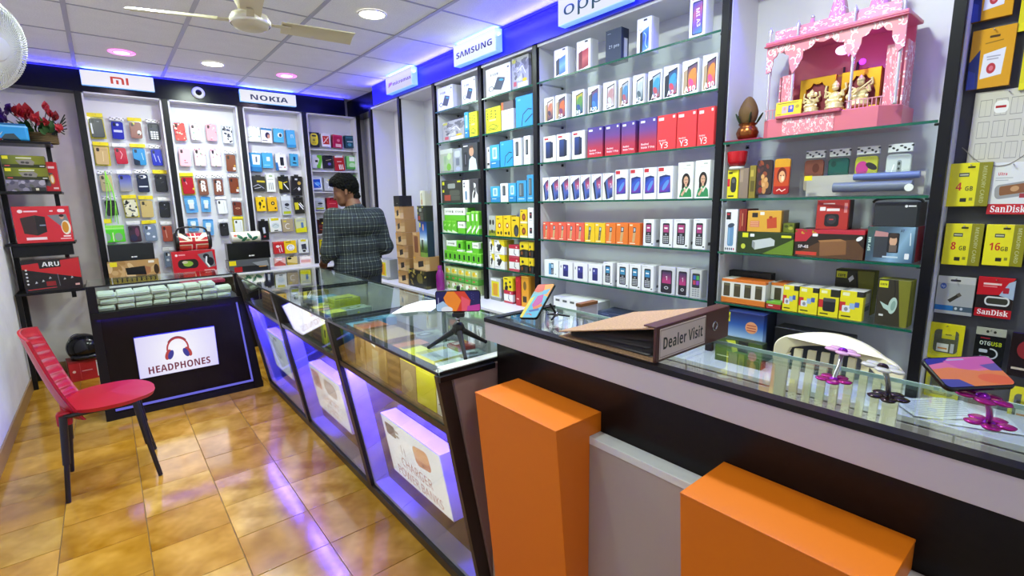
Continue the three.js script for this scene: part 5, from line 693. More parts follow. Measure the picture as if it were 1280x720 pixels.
{ // red bowl on a white cup
  const p = [2.37, 1.449 + 0.0045 + 0.135, -Math.min(1.172, depthAtU(917, 2.37, 1.6))], t = thing('red_cup', 'glossy red cup with white foot on the yellow mouse box', 'cup', p);
  mesh('foot', lathe([[0.02, 0], [0.036, 0.002], [0.034, 0.014], [0.028, 0.016]], 24), M.plasticWhite, t); mesh('bowl', lathe([[0, 0.018], [0.034, 0.018], [0.042, 0.04], [0.045, 0.082], [0.043, 0.085], [0.04, 0.08], [0.036, 0.03], [0, 0.026]], 28), std({ color: 0xc01420, roughness: 0.2 }), t);
}
// soft packs with a case inside: header card, clear bag, phone case
function hangPack(label, cat, w, h, a, o, pos, turn, group) {
  const t = thing(o.name || 'case_pack', label, cat, pos, turn, group), hh = o.head ? 0.16 * h : 0;
  if (o.bag !== false) mesh('clear_bag', rbox(w, h, 0.012, 0.004, 0, h / 2, 0, 1), M.clear, t);
  if (o.head) mesh('header_card', printUV(rbox(w * 0.96, hh, 0.0136, 0.003, 0, h - hh / 2, 0, 1), A.zebra), o.headMat || (o.head === 'y' ? M.hdrY : o.head === 'p' ? paper(A.zebra) : M.hdrW), t);
  if (o.card) mesh('backing_card', rbox(w * 0.94, h - hh - 0.004, 0.003, 0.001, 0, (h - hh) / 2, -0.0085, 1), o.card === 'y' ? M.hdrY : o.card, t);
  const ch = (o.ch || 0.72) * h, cw = Math.min(w * (o.cw || 0.74), ch * 0.62);
  const g = printUV(extrude(roundRect(cw - 0.004, ch - 0.004, cw * 0.14), 0.008, 0.002, 4), a);
  mesh(o.part || 'phone_case', g, paper(a, o.fin || 'gloss'), t, [o.dx || 0, (h - hh) * 0.5 + (o.dy || 0), 0.0045]);
  return t;
}
M.hdrY = std({ color: 0xe8d414, roughness: 0.4 }); M.hdrW = std({ color: 0xe9e8ea, roughness: 0.4 });
ART('zebra', 60, 30, bg('#e9e8ea', (c) => { for (let i = 0; i < 7; i++) EL(c, '#2c2c34', 5 + i * 9, 8 + (i % 3) * 7, 4, 3, i); }));
[['danceCase', 945, 965.5, 'printed phone case pack with dancing figures'], ['faceCase', 966.5, 987, 'printed phone case pack with an orange face']].forEach(([a, u0, u1, l]) => { const d0 = depthAtU(u0, 2.36, 1.46), d1 = depthAtU(u1, 2.36, 1.46); hangPack(l, 'phone case', (d0 - d1) * 1.02, 0.185, A[a], { ch: 0.84, cw: 0.92 }, [2.36, 1.4535, -(d0 + d1) / 2], -Math.PI / 2, gS); });
[['brownCase', 1003, 1029, 'brown'], ['tealCase', 1032, 1060, 'dark green'], ['loveCase', 1065, 1096, 'colourful'], ['clearCase', 1103, 1137, 'clear grey']].forEach(([a, u0, u1, l]) => { const d0 = depthAtU(u0, 2.44, 1.46), d1 = depthAtU(u1, 2.44, 1.46); hangPack(`clear bag with a ${l} phone case behind the long transparent box`, 'phone case', (d0 - d1) * 0.95, 0.2, A[a], { ch: 0.66, cw: 0.95, head: 'p', dy: 0.01 }, [2.44, 1.4535, -(d0 + d1) / 2], -Math.PI / 2, gS); });
{ const d0 = depthAtU(998, 2.35, 1.46), d1 = Math.max(0.455, depthAtU(1163, 2.35, 1.46)), w = d0 - d1; const t = thing('roll_box', 'long transparent box with two grey blue rolls', 'box', [2.35, 1.4535, -(d0 + d1) / 2], -Math.PI / 2, gS);
  mesh('clear_case', rbox(w, 0.098, 0.06, 0.004, 0, 0.049, -0.03, 1), M.clear, t); mesh('roll', cyl(0.02, 0.02, w * 0.62, 0, 0, 0, 20).rotateZ(Math.PI / 2).translate(w * 0.1, 0.038, -0.028), std({ color: 0x767c90, roughness: 0.45 }), t); mesh('roll', cyl(0.013, 0.013, w * 0.5, 0, 0, 0, 20).rotateZ(Math.PI / 2).translate(w * 0.2, 0.078, -0.034), std({ color: 0x6c7cb4, roughness: 0.45 }), t); mesh('paper_insert', span(-w * 0.48, w * 0.48, 0.004, 0.09, 0.054, 0.056), std({ color: 0xc8c0b8, roughness: 0.6 }), t); mesh('price_label', rbox(0.03, 0.02, 0.0015, 0.0005, -w * 0.42, 0.08, 0.0008, 1), M.hdrY, t); mesh('end_cap', cyl(0.014, 0.014, 0.004, 0, 0, 0, 18).rotateX(Math.PI / 2).translate(w * 0.4, 0.03, 0.002), M.plasticWhite, t); }

// ------------------------------------------------------------ hanging goods on the back wall
const HD = BD - 0.035;
function backPos(u, v, d) { return atD(u, v, d); }
const pxm = (u, v, d) => FOCAL / camDepth(...atD(u, v, d)); // pixels per metre there
const pegGeo = rod([0, 0, 0.034], [0, 0, -0.034], 0.0022, 0.0022, 6);
function pegHook(x, y, bay) { const t = scene.children.find((o) => o.userData.label === 'tall lavender display bay of hanging accessories ' + bayName[bay]); mesh('peg_hook', pegGeo, M.steel, t, [x, y, -HD]); }
// [u, v, width px, height px, spec, words]; the words say which one it is
function hangRow(bay, list, group) {
  for (const [u, v, wp, hp, spec, words] of list) {
    const c = backPos(u, v, HD), s = pxm(u, v, HD), w = wp / s * 0.86, h = hp / s * 0.94, o = { ...spec };
    const pos = [c[0], c[1] - h / 2, -HD];
    let t;
    if (o.box) { t = thing(o.name || 'accessory_box', words, o.cat || 'box', pos, o.turn || 0, group); const d = o.dep || 0.035; mesh('carton', cartonGeo(w, h * 0.93, d, A[o.a]), paper(A[o.a], 'gloss'), t, [0, 0, d / 2]); mesh('hang_tab', rbox(w * 0.4, h * 0.1, 0.0015, 0.0006, 0, h * 0.96, 0, 1), o.tab === 'k' ? M.plasticBlack : M.hdrW, t); }
    else if (o.bubble) { t = thing(o.name || 'blister_pack', words, 'blister pack', pos, o.turn || 0, group); mesh('card', printUV(extrude(roundRect(w, h, w * 0.12), 0.003, 0), A[o.a]), paper(A[o.a], 'gloss'), t, [0, h / 2, -0.004]); mesh('bubble', rbox(w * 0.76, h * 0.6, 0.03, 0.012, 0, h * 0.4, 0.012, 2), M.clear, t); mesh('gadget', rbox(w * 0.4, h * 0.36, 0.014, 0.006, 0, h * 0.4, 0.008, 2), o.gm || M.plasticWhite, t); }
    else t = hangPack(words, 'phone case', w, h, A[o.a], { ...o, ch: o.ch || (o.head ? 0.74 : 0.84), cw: o.cw || 0.8 }, pos, o.turn || 0, group);
    t.rotation.z = rnd(-0.05, 0.05); t.rotation.y += rnd(-0.12, 0.12);
    if (bay !== 3) pegHook(c[0], c[1] + h * 0.44, bay);
  }
}
const glare = (c, w, h, n = 2) => { for (let i = 0; i < n; i++) { c.globalAlpha = 0.5; LN(c, '#fff', 4, [[w * rnd(0.15, 0.3), h * rnd(0.1, 0.3)], [w * rnd(0.2, 0.5), h * rnd(0.35, 0.6)]]); c.globalAlpha = 1; } };
const cs = (k, col, fn) => ART(k, 84, 150, (c, w, h) => { F(c, col, 0, 0, w, h); fn && fn(c, w, h); RR(c, 'rgba(20,20,24,0.75)', 12, 10, 18, 30, 7); });
reseed(31);
cs('cGrey', '#3e4046', (c) => { F(c, '#d8dade', 4, 40, 10, 80); LN(c, '#c0c4c8', 3, [[48, 26], [60, 26]]); }); cs('cBlueBand', '#2026a4', (c) => { F(c, '#c8ccf0', 14, 70, 60, 20); EL(c, '#c8d0f8', 44, 26, 10); }); cs('cRose', '#8e5c54', (c) => { EL(c, '#e8e4dc', 64, 96, 14, 22); EL(c, '#3c3430', 60, 110, 8); EL(c, '#d8d43c', 30, 14, 10); }); cs('cGrid', '#34363a', (c) => { for (let i = 0; i < 3; i++) for (let j = 0; j < 4; j++) F(c, '#dcdcd8', 14 + i * 20, 70 + j * 19, 16, 14); });
cs('cGold', '#c9ac78', (c) => { LN(c, '#8c7448', 2, [[10, 24], [74, 24]]); LN(c, '#e8d8b0', 3, [[50, 40], [48, 120]]); }); cs('cRed', '#b81e34', (c) => { LN(c, '#f0c0c8', 4, [[40, 30], [52, 60], [36, 100]]); }); cs('cSky', '#2f8cc4', (c) => { PG(c, '#1c2c40', [[0, 90], [40, 110], [40, 150], [0, 150]]); LN(c, '#c8e8f8', 3, [[60, 40], [66, 100]]); }); cs('cBlue', '#2430b0', (c) => { LN(c, '#c0c8f8', 5, [[20, 40], [30, 110]]); LN(c, '#e0e4fc', 4, [[50, 60], [60, 120]]); });
cs('cBeige', '#c8b890', (c) => { LN(c, '#1c1c1c', 5, [[20, 70], [50, 80]]); }); cs('cFade', '#fff', (c, w, h) => { F(c, GR(c, 0, 0, 0, h, '#3a40b0', '#7c84b8', '#a8a090'), 0, 0, w, h); }); cs('cNavy', '#1c2440', (c) => { F(c, '#d8dce8', 10, 96, 64, 10); EL(c, '#e8e8f0', 42, 20, 30, 14); F(c, '#1c2440', 30, 10, 20, 20); }); cs('cBlack', '#26272b', (c) => { EL(c, '#c8c8cc', 42, 30, 4); LN(c, '#585a60', 3, [[42, 70], [60, 60]]); }); cs('cCamo', '#dcd8b8', (c) => { blob(c, 84, 150, 30, ['#2c2e34', '#50545c', '#e8e4d0'], 5, 12); }); cs('cGoldD', '#c8b070', (c) => { LN(c, '#4c3c1c', 3, [[24, 36], [40, 40], [36, 50]]); }); cs('cPurple', '#3a2438', (c) => { EL(c, '#783c5c', 60, 60, 14, 40); EL(c, '#28284c', 30, 110, 24, 30); }); cs('cDots', '#7888a0', (c) => { EL(c, '#f0f4f8', 34, 30, 16, 12); EL(c, '#e0e8f0', 26, 80, 12); EL(c, '#e0e8f0', 60, 110, 10); }); cs('cRust', '#a04430', (c) => { LN(c, '#e8b8a0', 4, [[30, 40], [36, 110]]); });
cs('cFlorR', '#d8504c', (c) => { blob(c, 84, 150, 22, ['#f0e8dc', '#e88078', '#b83038', '#f4e4c0'], 4, 9); }); cs('cFlorW', '#f4dce2', (c) => { blob(c, 84, 150, 20, ['#f8f0f0', '#a8c4a8', '#e8a8b8', '#ffffff'], 4, 11); }); cs('cPink', '#f0a8b4', (c) => { blob(c, 84, 150, 8, ['#f8d0d8', '#c87888'], 3, 8); }); cs('cZebra', '#dcdce4', (c) => { blob(c, 84, 150, 26, ['#22243a', '#383c54', '#f0f0f4'], 5, 12); }); cs('cPinkL', '#f4bcc8', (c) => { F(c, '#5c4048', 34, 116, 26, 4); EL(c, '#d8707c', 40, 100, 6); }); cs('cPinkF', '#f6d0d8', (c) => { blob(c, 84, 150, 18, ['#d0607c', '#88a888', '#f8f0f0', '#b85070'], 3, 8); });
cs('cLeather', '#7a3c20', (c) => { F(c, '#d8b040', 66, 90, 14, 14); F(c, '#e0d8d0', 56, 110, 24, 24); }); cs('cWine', '#b01c28', (c) => { LN(c, '#f0b8b8', 4, [[24, 20], [34, 60]]); F(c, '#d8c030', 70, 96, 14, 16); }); cs('cMotif', '#7c4c3c', (c) => { for (const y of [24, 60, 88]) { EL(c, '#ece8e4', 42, y, 20, 10); EL(c, '#ece8e4', 30, y + 16, 8, 12); EL(c, '#ece8e4', 56, y + 14, 8, 12); } }); cs('cWhite', '#e4e6e8', (c) => { LN(c, '#b8bcc0', 3, [[60, 20], [60, 130]]); }); cs('cBrownOval', '#6c2c1c', (c) => { EL(c, '#c89878', 46, 70, 22, 9); EL(c, '#6c2c1c', 46, 70, 14, 4); });
ART('ebLight', 84, 130, bg('#5ca4dc', (c) => { RR(c, '#d8ecf8', 22, 30, 42, 36, 8); F(c, '#3c84c4', 0, 0, 84, 16); })); ART('limeBag', 84, 150, bg('#58d428', (c) => { F(c, '#a8f078', 0, 16, 84, 16); EL(c, '#8ca48c', 44, 100, 24, 36); F(c, '#e8ecc8', 4, 60, 12, 80); }));
ART('lblue', 100, 140, bg('#4aa8dc', (c) => { RR(c, '#d4ecf8', 40, 36, 34, 40, 6); F(c, '#8cd0f0', 12, 110, 60, 8); }), '#2c80b8', '#7cc8ec'); ART('lblueHole', 100, 140, bg('#4cb0e0', (c) => { EL(c, '#e8f4fa', 62, 64, 24); EL(c, '#20242c', 66, 66, 13, 18); }), '#2c80b8', '#8cd4f0'); ART('lblueTall', 90, 180, bg('#52b0e4', (c) => { F(c, '#d8eef8', 44, 46, 26, 6); F(c, '#d8eef8', 44, 46, 6, 34); F(c, '#d8eef8', 64, 46, 6, 34); F(c, '#3890c8', 0, 150, 90, 30); }), '#2c80b8', '#8cd4f0');
ART('wPattern', 130, 130, bg('#e6ecec', (c) => { blob(c, 130, 130, 16, ['#c8d8dc', '#88a8a8', '#f4f4f4', '#d8c8b8'], 4, 12); F(c, '#f0f0f0', 80, 90, 40, 24); }), '#c8d0d0'); ART('wPhoto', 110, 130, bg('#ecebee', (c) => { F(c, '#2c86b8', 0, 0, 110, 16); EL(c, '#2c2024', 66, 62, 24, 28); EL(c, '#c8906c', 76, 70, 14, 18); F(c, '#4c4c58', 12, 108, 50, 6); }), '#cfced6'); ART('blueWin', 100, 160, bg('#3f9cd4', (c) => { PG(c, '#eef2f6', [[20, 14], [90, 14], [84, 100], [26, 100]]); RR(c, '#5c6c7c', 50, 30, 14, 50, 6); F(c, '#2c78b4', 0, 120, 100, 40); }), '#286ca4'); ART('wBlackP', 100, 150, bg('#e9e9ee', (c) => { RR(c, '#1c1e26', 40, 30, 34, 76, 6); F(c, '#c8323c', 70, 118, 16, 8); F(c, '#8c8c96', 12, 120, 40, 6); PG(c, '#2c6cac', [[0, 80], [16, 80], [24, 150], [0, 150]]); }), '#3c7cb4'); ART('lbSmall', 90, 120, bg('#4aa4d4', (c) => { RR(c, '#1c3c5c', 34, 30, 26, 34, 4); F(c, '#1c2c3c', 24, 84, 44, 12); }), '#2c78a8');
ART('dkYellow', 110, 120, bg('#2c2a28', (c) => { F(c, '#d0b820', 40, 34, 70, 14); LN(c, '#a8a8b0', 6, [[10, 84], [50, 66], [100, 96]]); LN(c, '#d8d8dc', 4, [[20, 100], [70, 90]]); }), '#1c1a18'); ART('wCable', 90, 160, bg('#e8ebe6', (c) => { F(c, '#78a830', 30, 6, 34, 10); F(c, '#b8bcb4', 12, 40, 60, 6); for (const x of [24, 44, 62]) LN(c, '#3c3c40', 5, [[x, 76], [x, 136]]); }), '#c8ccc6'); ART('bkYellow', 100, 150, bg('#26241e', (c) => { PG(c, '#d8c41c', [[0, 40], [34, 50], [28, 120], [0, 110]]); LN(c, '#e8e8e8', 9, [[50, 70], [86, 120]]); LN(c, '#d8c41c', 6, [[44, 60], [84, 50]]); EL(c, '#16150f', 52, 16, 30, 14); }), '#16150f'); ART('bkGold', 110, 170, bg('#201f20', (c) => { F(c, '#d8d8d8', 34, 20, 26, 14); EL(c, '#b89840', 78, 60, 18, 16); PG(c, '#e0e0e4', [[58, 110], [76, 92], [92, 112], [74, 130]]); LN(c, '#8c8c94', 3, [[16, 120], [50, 100]]); }), '#121214');
ART('yCable', 100, 150, bg('#eec61c', (c) => { EL(c, '#2c2818', 66, 40, 8, 12); EL(c, '#2c2818', 40, 70, 14, 22); LN(c, '#2c2818', 8, [[34, 120], [40, 90]]); EL(c, '#2c2818', 76, 104, 12, 10); }), '#c09c10', '#f4d840'); ART('yCam', 110, 150, bg('#eab81c', (c) => { EL(c, '#3c3014', 60, 66, 22, 20); EL(c, '#d8c060', 60, 66, 10); F(c, '#3c3014', 76, 110, 20, 18); }), '#b88c10', '#f4d040'); ART('gAdapter', 90, 170, bg('#b8bcc0', (c) => { F(c, '#d8dce0', 0, 0, 90, 40); EL(c, '#2c2e34', 50, 78, 22, 14); LN(c, '#3c3e44', 6, [[30, 100], [64, 116]]); F(c, '#a8b428', 10, 136, 70, 24); }), '#989ca0'); ART('yStripe', 100, 160, bg('#23221c', (c) => { F(c, '#d0c428', 4, 50, 40, 70); LN(c, '#f0f0f0', 10, [[50, 66], [88, 120]]); LN(c, '#f0f0f0', 8, [[64, 56], [94, 96]]); EL(c, '#14130f', 50, 18, 40, 16); }), '#14130f');
ART('blkPouch', 90, 170, bg('#1d1d21', (c) => { PG(c, '#c8ccd4', [[34, 60], [56, 56], [62, 110], [40, 116]]); EL(c, '#b8404c', 50, 140, 12, 8); }), '#121214'); ART('wLid', 120, 140, bg('#e4e6e2', (c) => { F(c, '#d8c820', 20, 0, 80, 24); EL(c, '#c8d4d8', 60, 78, 40, 30); LN(c, '#8c9498', 4, [[30, 80], [60, 60], [92, 84]]); F(c, '#2c2c2c', 40, 124, 40, 12); }), '#b8b84c'); ART('beigePk', 110, 130, bg('#a89878', (c) => { c.strokeStyle = '#e8e4da'; c.lineWidth = 6; c.beginPath(); c.arc(56, 74, 26, 1, 5.4); c.stroke(); F(c, '#d0c030', 14, 14, 30, 14); }), '#887a60'); ART('yClear', 100, 140, bg('#c8cc9c', (c) => { PG(c, '#d8d41c', [[0, 100], [100, 86], [100, 140], [0, 140]]); RR(c, '#5878a8', 50, 40, 24, 56, 8); F(c, '#b0b4a8', 10, 10, 80, 20); }), '#b0ac30');
ART('redPk', 110, 130, bg('#c42a2c', (c) => { EL(c, '#f0e4e0', 44, 50, 20, 14); LN(c, '#f0e8e8', 8, [[74, 40], [84, 110]]); LN(c, '#e8d0d0', 7, [[54, 76], [62, 116]]); F(c, '#e04c48', 0, 0, 110, 16); }), '#901c1e'); ART('yCoil', 110, 130, bg('#ecc424', (c) => { EL(c, '#ececec', 56, 70, 38, 32); c.strokeStyle = '#7c7c84'; c.lineWidth = 5; c.beginPath(); c.arc(56, 72, 22, 0.6, 5.6); c.stroke(); F(c, '#7c6c20', 14, 8, 50, 10); }), '#b8961a'); ART('wDark', 110, 140, bg('#d8dad8', (c) => { F(c, '#d4c828', 26, 0, 60, 20); PG(c, '#3c4048', [[30, 50], [84, 44], [90, 110], [60, 100], [36, 108]]); EL(c, '#16161a', 60, 120, 20, 12); }), '#b0b2b0'); ART('pinkPk', 130, 90, bg('#e0b4ac', (c) => { PG(c, '#b84c44', [[0, 60], [60, 30], [130, 70], [130, 90], [0, 90]]); F(c, '#f4e8e4', 20, 10, 70, 14); }), '#b88c84'); ART('goldPk', 120, 90, bg('#d8c47c', (c) => { EL(c, '#26241c', 30, 14, 24, 12); PG(c, '#b89c2c', [[0, 50], [120, 70], [120, 90], [0, 90]]); }), '#a8904c'); ART('wPink', 140, 100, bg('#ecdcd8', (c) => { F(c, '#e0a49c', 10, 40, 120, 34); F(c, '#f8f4f2', 20, 10, 100, 14); }), '#c8b8b4');
ART('eYell', 110, 130, (c, w, h) => { F(c, '#1e1e1c', 0, 0, w, h); RR(c, '#e4d428', 14, 8, 82, 108, 30); RR(c, '#3c3a18', 34, 24, 44, 14, 4); EL(c, '#8c842a', 54, 70, 12); F(c, '#8c842a', 36, 94, 38, 5); }, '#16161a'); ART('eRedX', 110, 130, bg('#e8e4ec', (c) => { F(c, '#c03830', 14, 22, 82, 84); LN(c, '#f4e8e8', 8, [[24, 92], [86, 34]]); LN(c, '#e8a8a0', 6, [[36, 40], [76, 86]]); }), '#a8a4b0'); ART('eMag', 110, 130, bg('#b81c50', (c) => { EL(c, '#e87898', 64, 54, 18, 14); F(c, '#e8b8c4', 30, 90, 66, 30); F(c, '#d83868', 0, 0, 110, 14); }), '#7c1438'); ART('eTeal', 110, 130, bg('#17485c', (c) => { F(c, '#c8d8dc', 20, 60, 76, 8); EL(c, '#3c8c9c', 50, 96, 26, 16); F(c, '#2c6c7c', 10, 10, 90, 20); }), '#0e3040'); ART('eGrnW', 110, 130, bg('#dce0e4', (c) => { PG(c, '#68b838', [[60, 0], [110, 0], [110, 60], [90, 130], [50, 130]]); PG(c, '#dce0e4', [[40, 0], [84, 40], [60, 100], [10, 90]]); F(c, '#2c2e38', 36, 50, 30, 22); }), '#5c9c30'); ART('eBlkP', 110, 130, bg('#22202c', (c) => { EL(c, '#6858b8', 62, 86, 20, 14); LN(c, '#c8b888', 4, [[24, 50], [90, 40]]); EL(c, '#101018', 56, 10, 40, 12); }), '#121018'); ART('eRedW', 110, 160, bg('#a81c20', (c) => { F(c, '#e0dce0', 10, 0, 90, 20); for (const x of [44, 62, 82]) PG(c, '#ececec', [[x, 100], [x + 8, 90], [x + 14, 146], [x + 4, 150]]); F(c, '#e8c8c8', 30, 60, 50, 6); }), '#701014'); ART('eGrn', 110, 130, bg('#7cc86c', (c) => { F(c, '#e8ece8', 30, 6, 60, 44); EL(c, '#b8dcb0', 60, 90, 36, 24); F(c, '#4c9c50', 0, 110, 110, 20); }), '#4c9448'); ART('eBlue', 110, 140, bg('#d8e0f0', (c) => { RR(c, '#1c54c8', 14, 26, 82, 96, 8); EL(c, '#60b0f0', 60, 76, 30, 20); LN(c, '#d0e8fc', 4, [[26, 60], [80, 110]]); }), '#8c9cc8'); ART('eGreyW', 110, 140, bg('#b0b2b8', (c) => { LN(c, '#e8e8ea', 7, [[20, 40], [60, 70], [40, 110]]); LN(c, '#5c5e66', 5, [[70, 30], [84, 110]]); EL(c, '#d0c840', 54, 22, 16, 8); }), '#8c8e94'); ART('eBag', 110, 110, (c, w, h) => { F(c, '#aa2030', 0, 0, w, h); c.strokeStyle = '#4c1018'; c.lineWidth = 7; c.beginPath(); c.arc(54, 24, 22, 3.1, 6.3); c.stroke(); F(c, '#d05060', 20, 50, 70, 8); }, '#701420'); ART('eBrown', 110, 170, bg('#3c1e18', (c) => { EL(c, '#14100e', 50, 20, 34, 20); F(c, '#d8c040', 44, 30, 18, 18); LN(c, '#b84828', 8, [[20, 110], [90, 124]]); F(c, '#6c2c20', 10, 60, 90, 30); }), '#241210'); ART('eYellP', 110, 170, bg('#e4d018', (c) => { RR(c, '#26241a', 56, 64, 44, 28, 10); F(c, '#3c3810', 16, 16, 50, 10); EL(c, '#26241a', 74, 130, 20, 10); }), '#b4a010', '#f0e03c');
const hY = { head: 'y' }, hW = { head: 'w' }, hP = { head: 'p' };
const g1 = 'cases hanging under the red-logo sign', R1 = 'speaker rack';
hangRow(0, [
  [121.5, 157.5, 19, 33, { a: 'cGrey', ...hY, card: 'y' }, 'dark grey case in yellow headed pack, top row at the rack end'], [146.5, 161, 17, 30, { a: 'cBlueBand', ...hP }, 'blue case with a pale band, top row'], [169.5, 161, 17, 28, { a: 'cRose', ...hY }, 'rose brown case with white patch, top row'], [192, 163, 17, 28, { a: 'cGrid', ...hP }, 'dark case with a white grid, top row'],
  [127, 192.5, 19, 31, { a: 'cGold', ...hY, card: 'y' }, 'gold case in yellow headed pack, second row'], [151.5, 193, 17, 28, { a: 'cRed', ...hW }, 'bright red case in clear bag, second row'], [174, 194, 19, 29, { a: 'cSky', ...hY }, 'sky blue case in yellow headed pack, second row'], [196, 195, 16, 28, { a: 'cBlue', ...hP }, 'deep blue case in clear bag, second row'],
  [133.5, 227, 17, 29, { a: 'cBeige', ...hP }, 'beige case behind the green lanyards, third row'], [157, 227, 18, 29, { a: 'cFade', ...hW }, 'blue fading to grey case, third row'], [178.5, 227, 17, 31, { a: 'cNavy', ...hP }, 'navy case with a white stripe, third row'], [201, 227, 18, 30, { a: 'cBlack', ...hY }, 'black case in yellow headed pack, third row'],
  [140, 258, 17, 27, { a: 'cBlack', ...hP }, 'black case behind the green lanyards, fourth row'], [164, 258, 18, 30, { a: 'cCamo', ...hY, card: 'y' }, 'black and cream speckled case, fourth row'], [183.5, 259, 18, 30, { a: 'cGoldD', ...hY }, 'gold case with dark mark, fourth row'], [205, 260, 16, 28, { a: 'cBlack', ...hW }, 'black case with white header, fourth row'],
  [169, 290, 17, 29, { a: 'cPurple', ...hW }, 'dark purple case with white header, fifth row'], [188.5, 289, 18, 29, { a: 'cDots', ...hY }, 'pale blue spotted case, fifth row'], [209, 290, 15, 28, { a: 'cRust', ...hW }, 'rust red case with white header, fifth row'], [211.5, 322, 15, 27, { a: 'cDots', ...hW }, 'pale spotted case beside the dark soundbar box'],
], g1);
const g2 = 'cases hanging beside the dome camera';
hangRow(1, [
  [225.5, 165, 17, 27, { a: 'cFlorR' }, 'red flowered case, top row'], [245, 165.5, 17, 24, { a: 'cFlorW' }, 'white and pink flowered case, top row'], [264, 166, 16, 25, { a: 'cPink' }, 'plain pink case, top row'], [284, 169, 15, 25, { a: 'cZebra' }, 'black and white blotched case, top row'],
  [231, 197, 17, 27, { a: 'cPinkL' }, 'pale pink case with small mark, second row'], [250, 197, 17, 26, { a: 'cPinkF' }, 'pink case with scattered flowers, second row'], [269, 197.5, 16, 26, { a: 'cPinkF' }, 'pink flowered case beside the brown leather case'], [288, 202, 15, 29, { a: 'cLeather', ...hP }, 'brown leather case with yellow tag, second row'],
  [235, 230, 18, 29, { a: 'cWine', ...hY, card: 'y' }, 'red case in yellow headed pack, third row'], [254, 232, 15, 28, { a: 'cMotif', ...hP }, 'brown case with white motif, third row, beside the red case'], [272.5, 232, 15, 28, { a: 'cMotif', ...hP }, 'brown case with white motif, third row, beside the plain brown one'], [292, 230, 15, 27, { a: 'cLeather', ...hP }, 'plain brown case with small tag, third row'],
  [239.5, 255.5, 15, 22, { a: 'ebLight', bubble: 1 }, 'light blue earphone blister pack, fourth row, wider one'], [257, 255.5, 12, 20, { a: 'ebLight', bubble: 1 }, 'light blue earphone blister pack, fourth row, narrower one'], [277.5, 257, 15, 24, { a: 'cWhite', ...hW }, 'white case in clear bag, fourth row'], [296, 259, 14, 24, { a: 'cBrownOval', ...hW }, 'dark brown case with pale oval, fourth row'],
  [242, 281, 13, 17, { a: 'ebLight', bubble: 1 }, 'light blue blister pack above the flag speaker'], [260, 284, 13, 21, { a: 'ebLight', bubble: 1 }, 'light blue blister pack beside the flag speaker handle'], [280, 285, 14, 23, { a: 'cBlack', ...hW }, 'black case in clear bag, fifth row'], [298, 281, 15, 22, { a: 'cWhite', ...hY, card: 'y' }, 'pale case in yellow headed pack, fifth row'],
], g2);
const g3 = 'accessories hanging under the blue-lettered sign', bx = (a, o = {}) => ({ a, box: 1, ...o });
hangRow(2, [
  [315.5, 167.5, 20, 20, bx('wPattern'), 'pale patterned box, top row'], [332, 169, 15, 20, bx('wPhoto'), 'white box with a woman photo and blue top'], [347.5, 169, 14, 19, bx('lblueHole'), 'light blue box with a round black hole'], [363.5, 173, 12, 24, bx('lblueTall'), 'tall light blue box with bracket mark'],
  [318.5, 202, 16, 26, bx('blueWin'), 'blue box with large white window'], [334, 200, 14, 21, bx('lblue'), 'light blue box with small white window'], [351, 202, 15, 23, bx('wBlackP'), 'white box with black phone picture'], [367, 199.5, 11, 17, bx('lbSmall'), 'smallest light blue box with dark square'],
  [322.5, 229, 17, 21, bx('dkYellow', { tab: 'k' }), 'dark pack with yellow band and grey cable'], [338, 228.5, 12, 24, bx('wCable'), 'slim white pack with three cables'], [355, 230, 14, 23, bx('bkYellow', { tab: 'k' }), 'black pack with yellow corner and white stroke'], [370, 231.5, 15, 27, bx('bkGold', { tab: 'k' }), 'large black pack with gold and white marks'],
  [326, 254.5, 13, 20, bx('yCable'), 'yellow cable box, far one of two'], [340, 254.5, 13, 20, bx('yCam'), 'yellow orange box with round dark picture'], [358, 256, 13, 27, bx('gAdapter'), 'grey adapter pack with lime foot'], [374, 256, 13, 23, bx('yStripe', { tab: 'k' }), 'black pack with yellow and white stripes'],
  [329, 287, 13, 27, bx('blkPouch', { tab: 'k' }), 'black pack with white gadget above the soundbar boxes'], [344, 280.5, 16, 19, bx('wLid'), 'white pack with yellow lid and cable'], [359.5, 281, 15, 18, bx('beigePk'), 'beige pack with white ring cable'], [376, 281, 15, 20, bx('yClear'), 'clear pack with yellow foot and blue gadget'],
  [348, 309, 15, 17, bx('redPk'), 'red pack with white gadgets'], [363, 308, 16, 18, bx('yCoil'), 'yellow pack with coiled cable'], [378.5, 307, 14, 19, bx('wDark'), 'white pack with dark plug and yellow lid'], [349.5, 327, 15, 12, bx('pinkPk'), 'pink red pack in the lowest row'], [365, 326, 14, 13, bx('goldPk', { tab: 'k' }), 'gold pack in the lowest row'], [381.5, 325, 17, 12, bx('wPink'), 'white and pink pack in the lowest row'],
], g3);
const g4 = 'packs in the back corner bay';
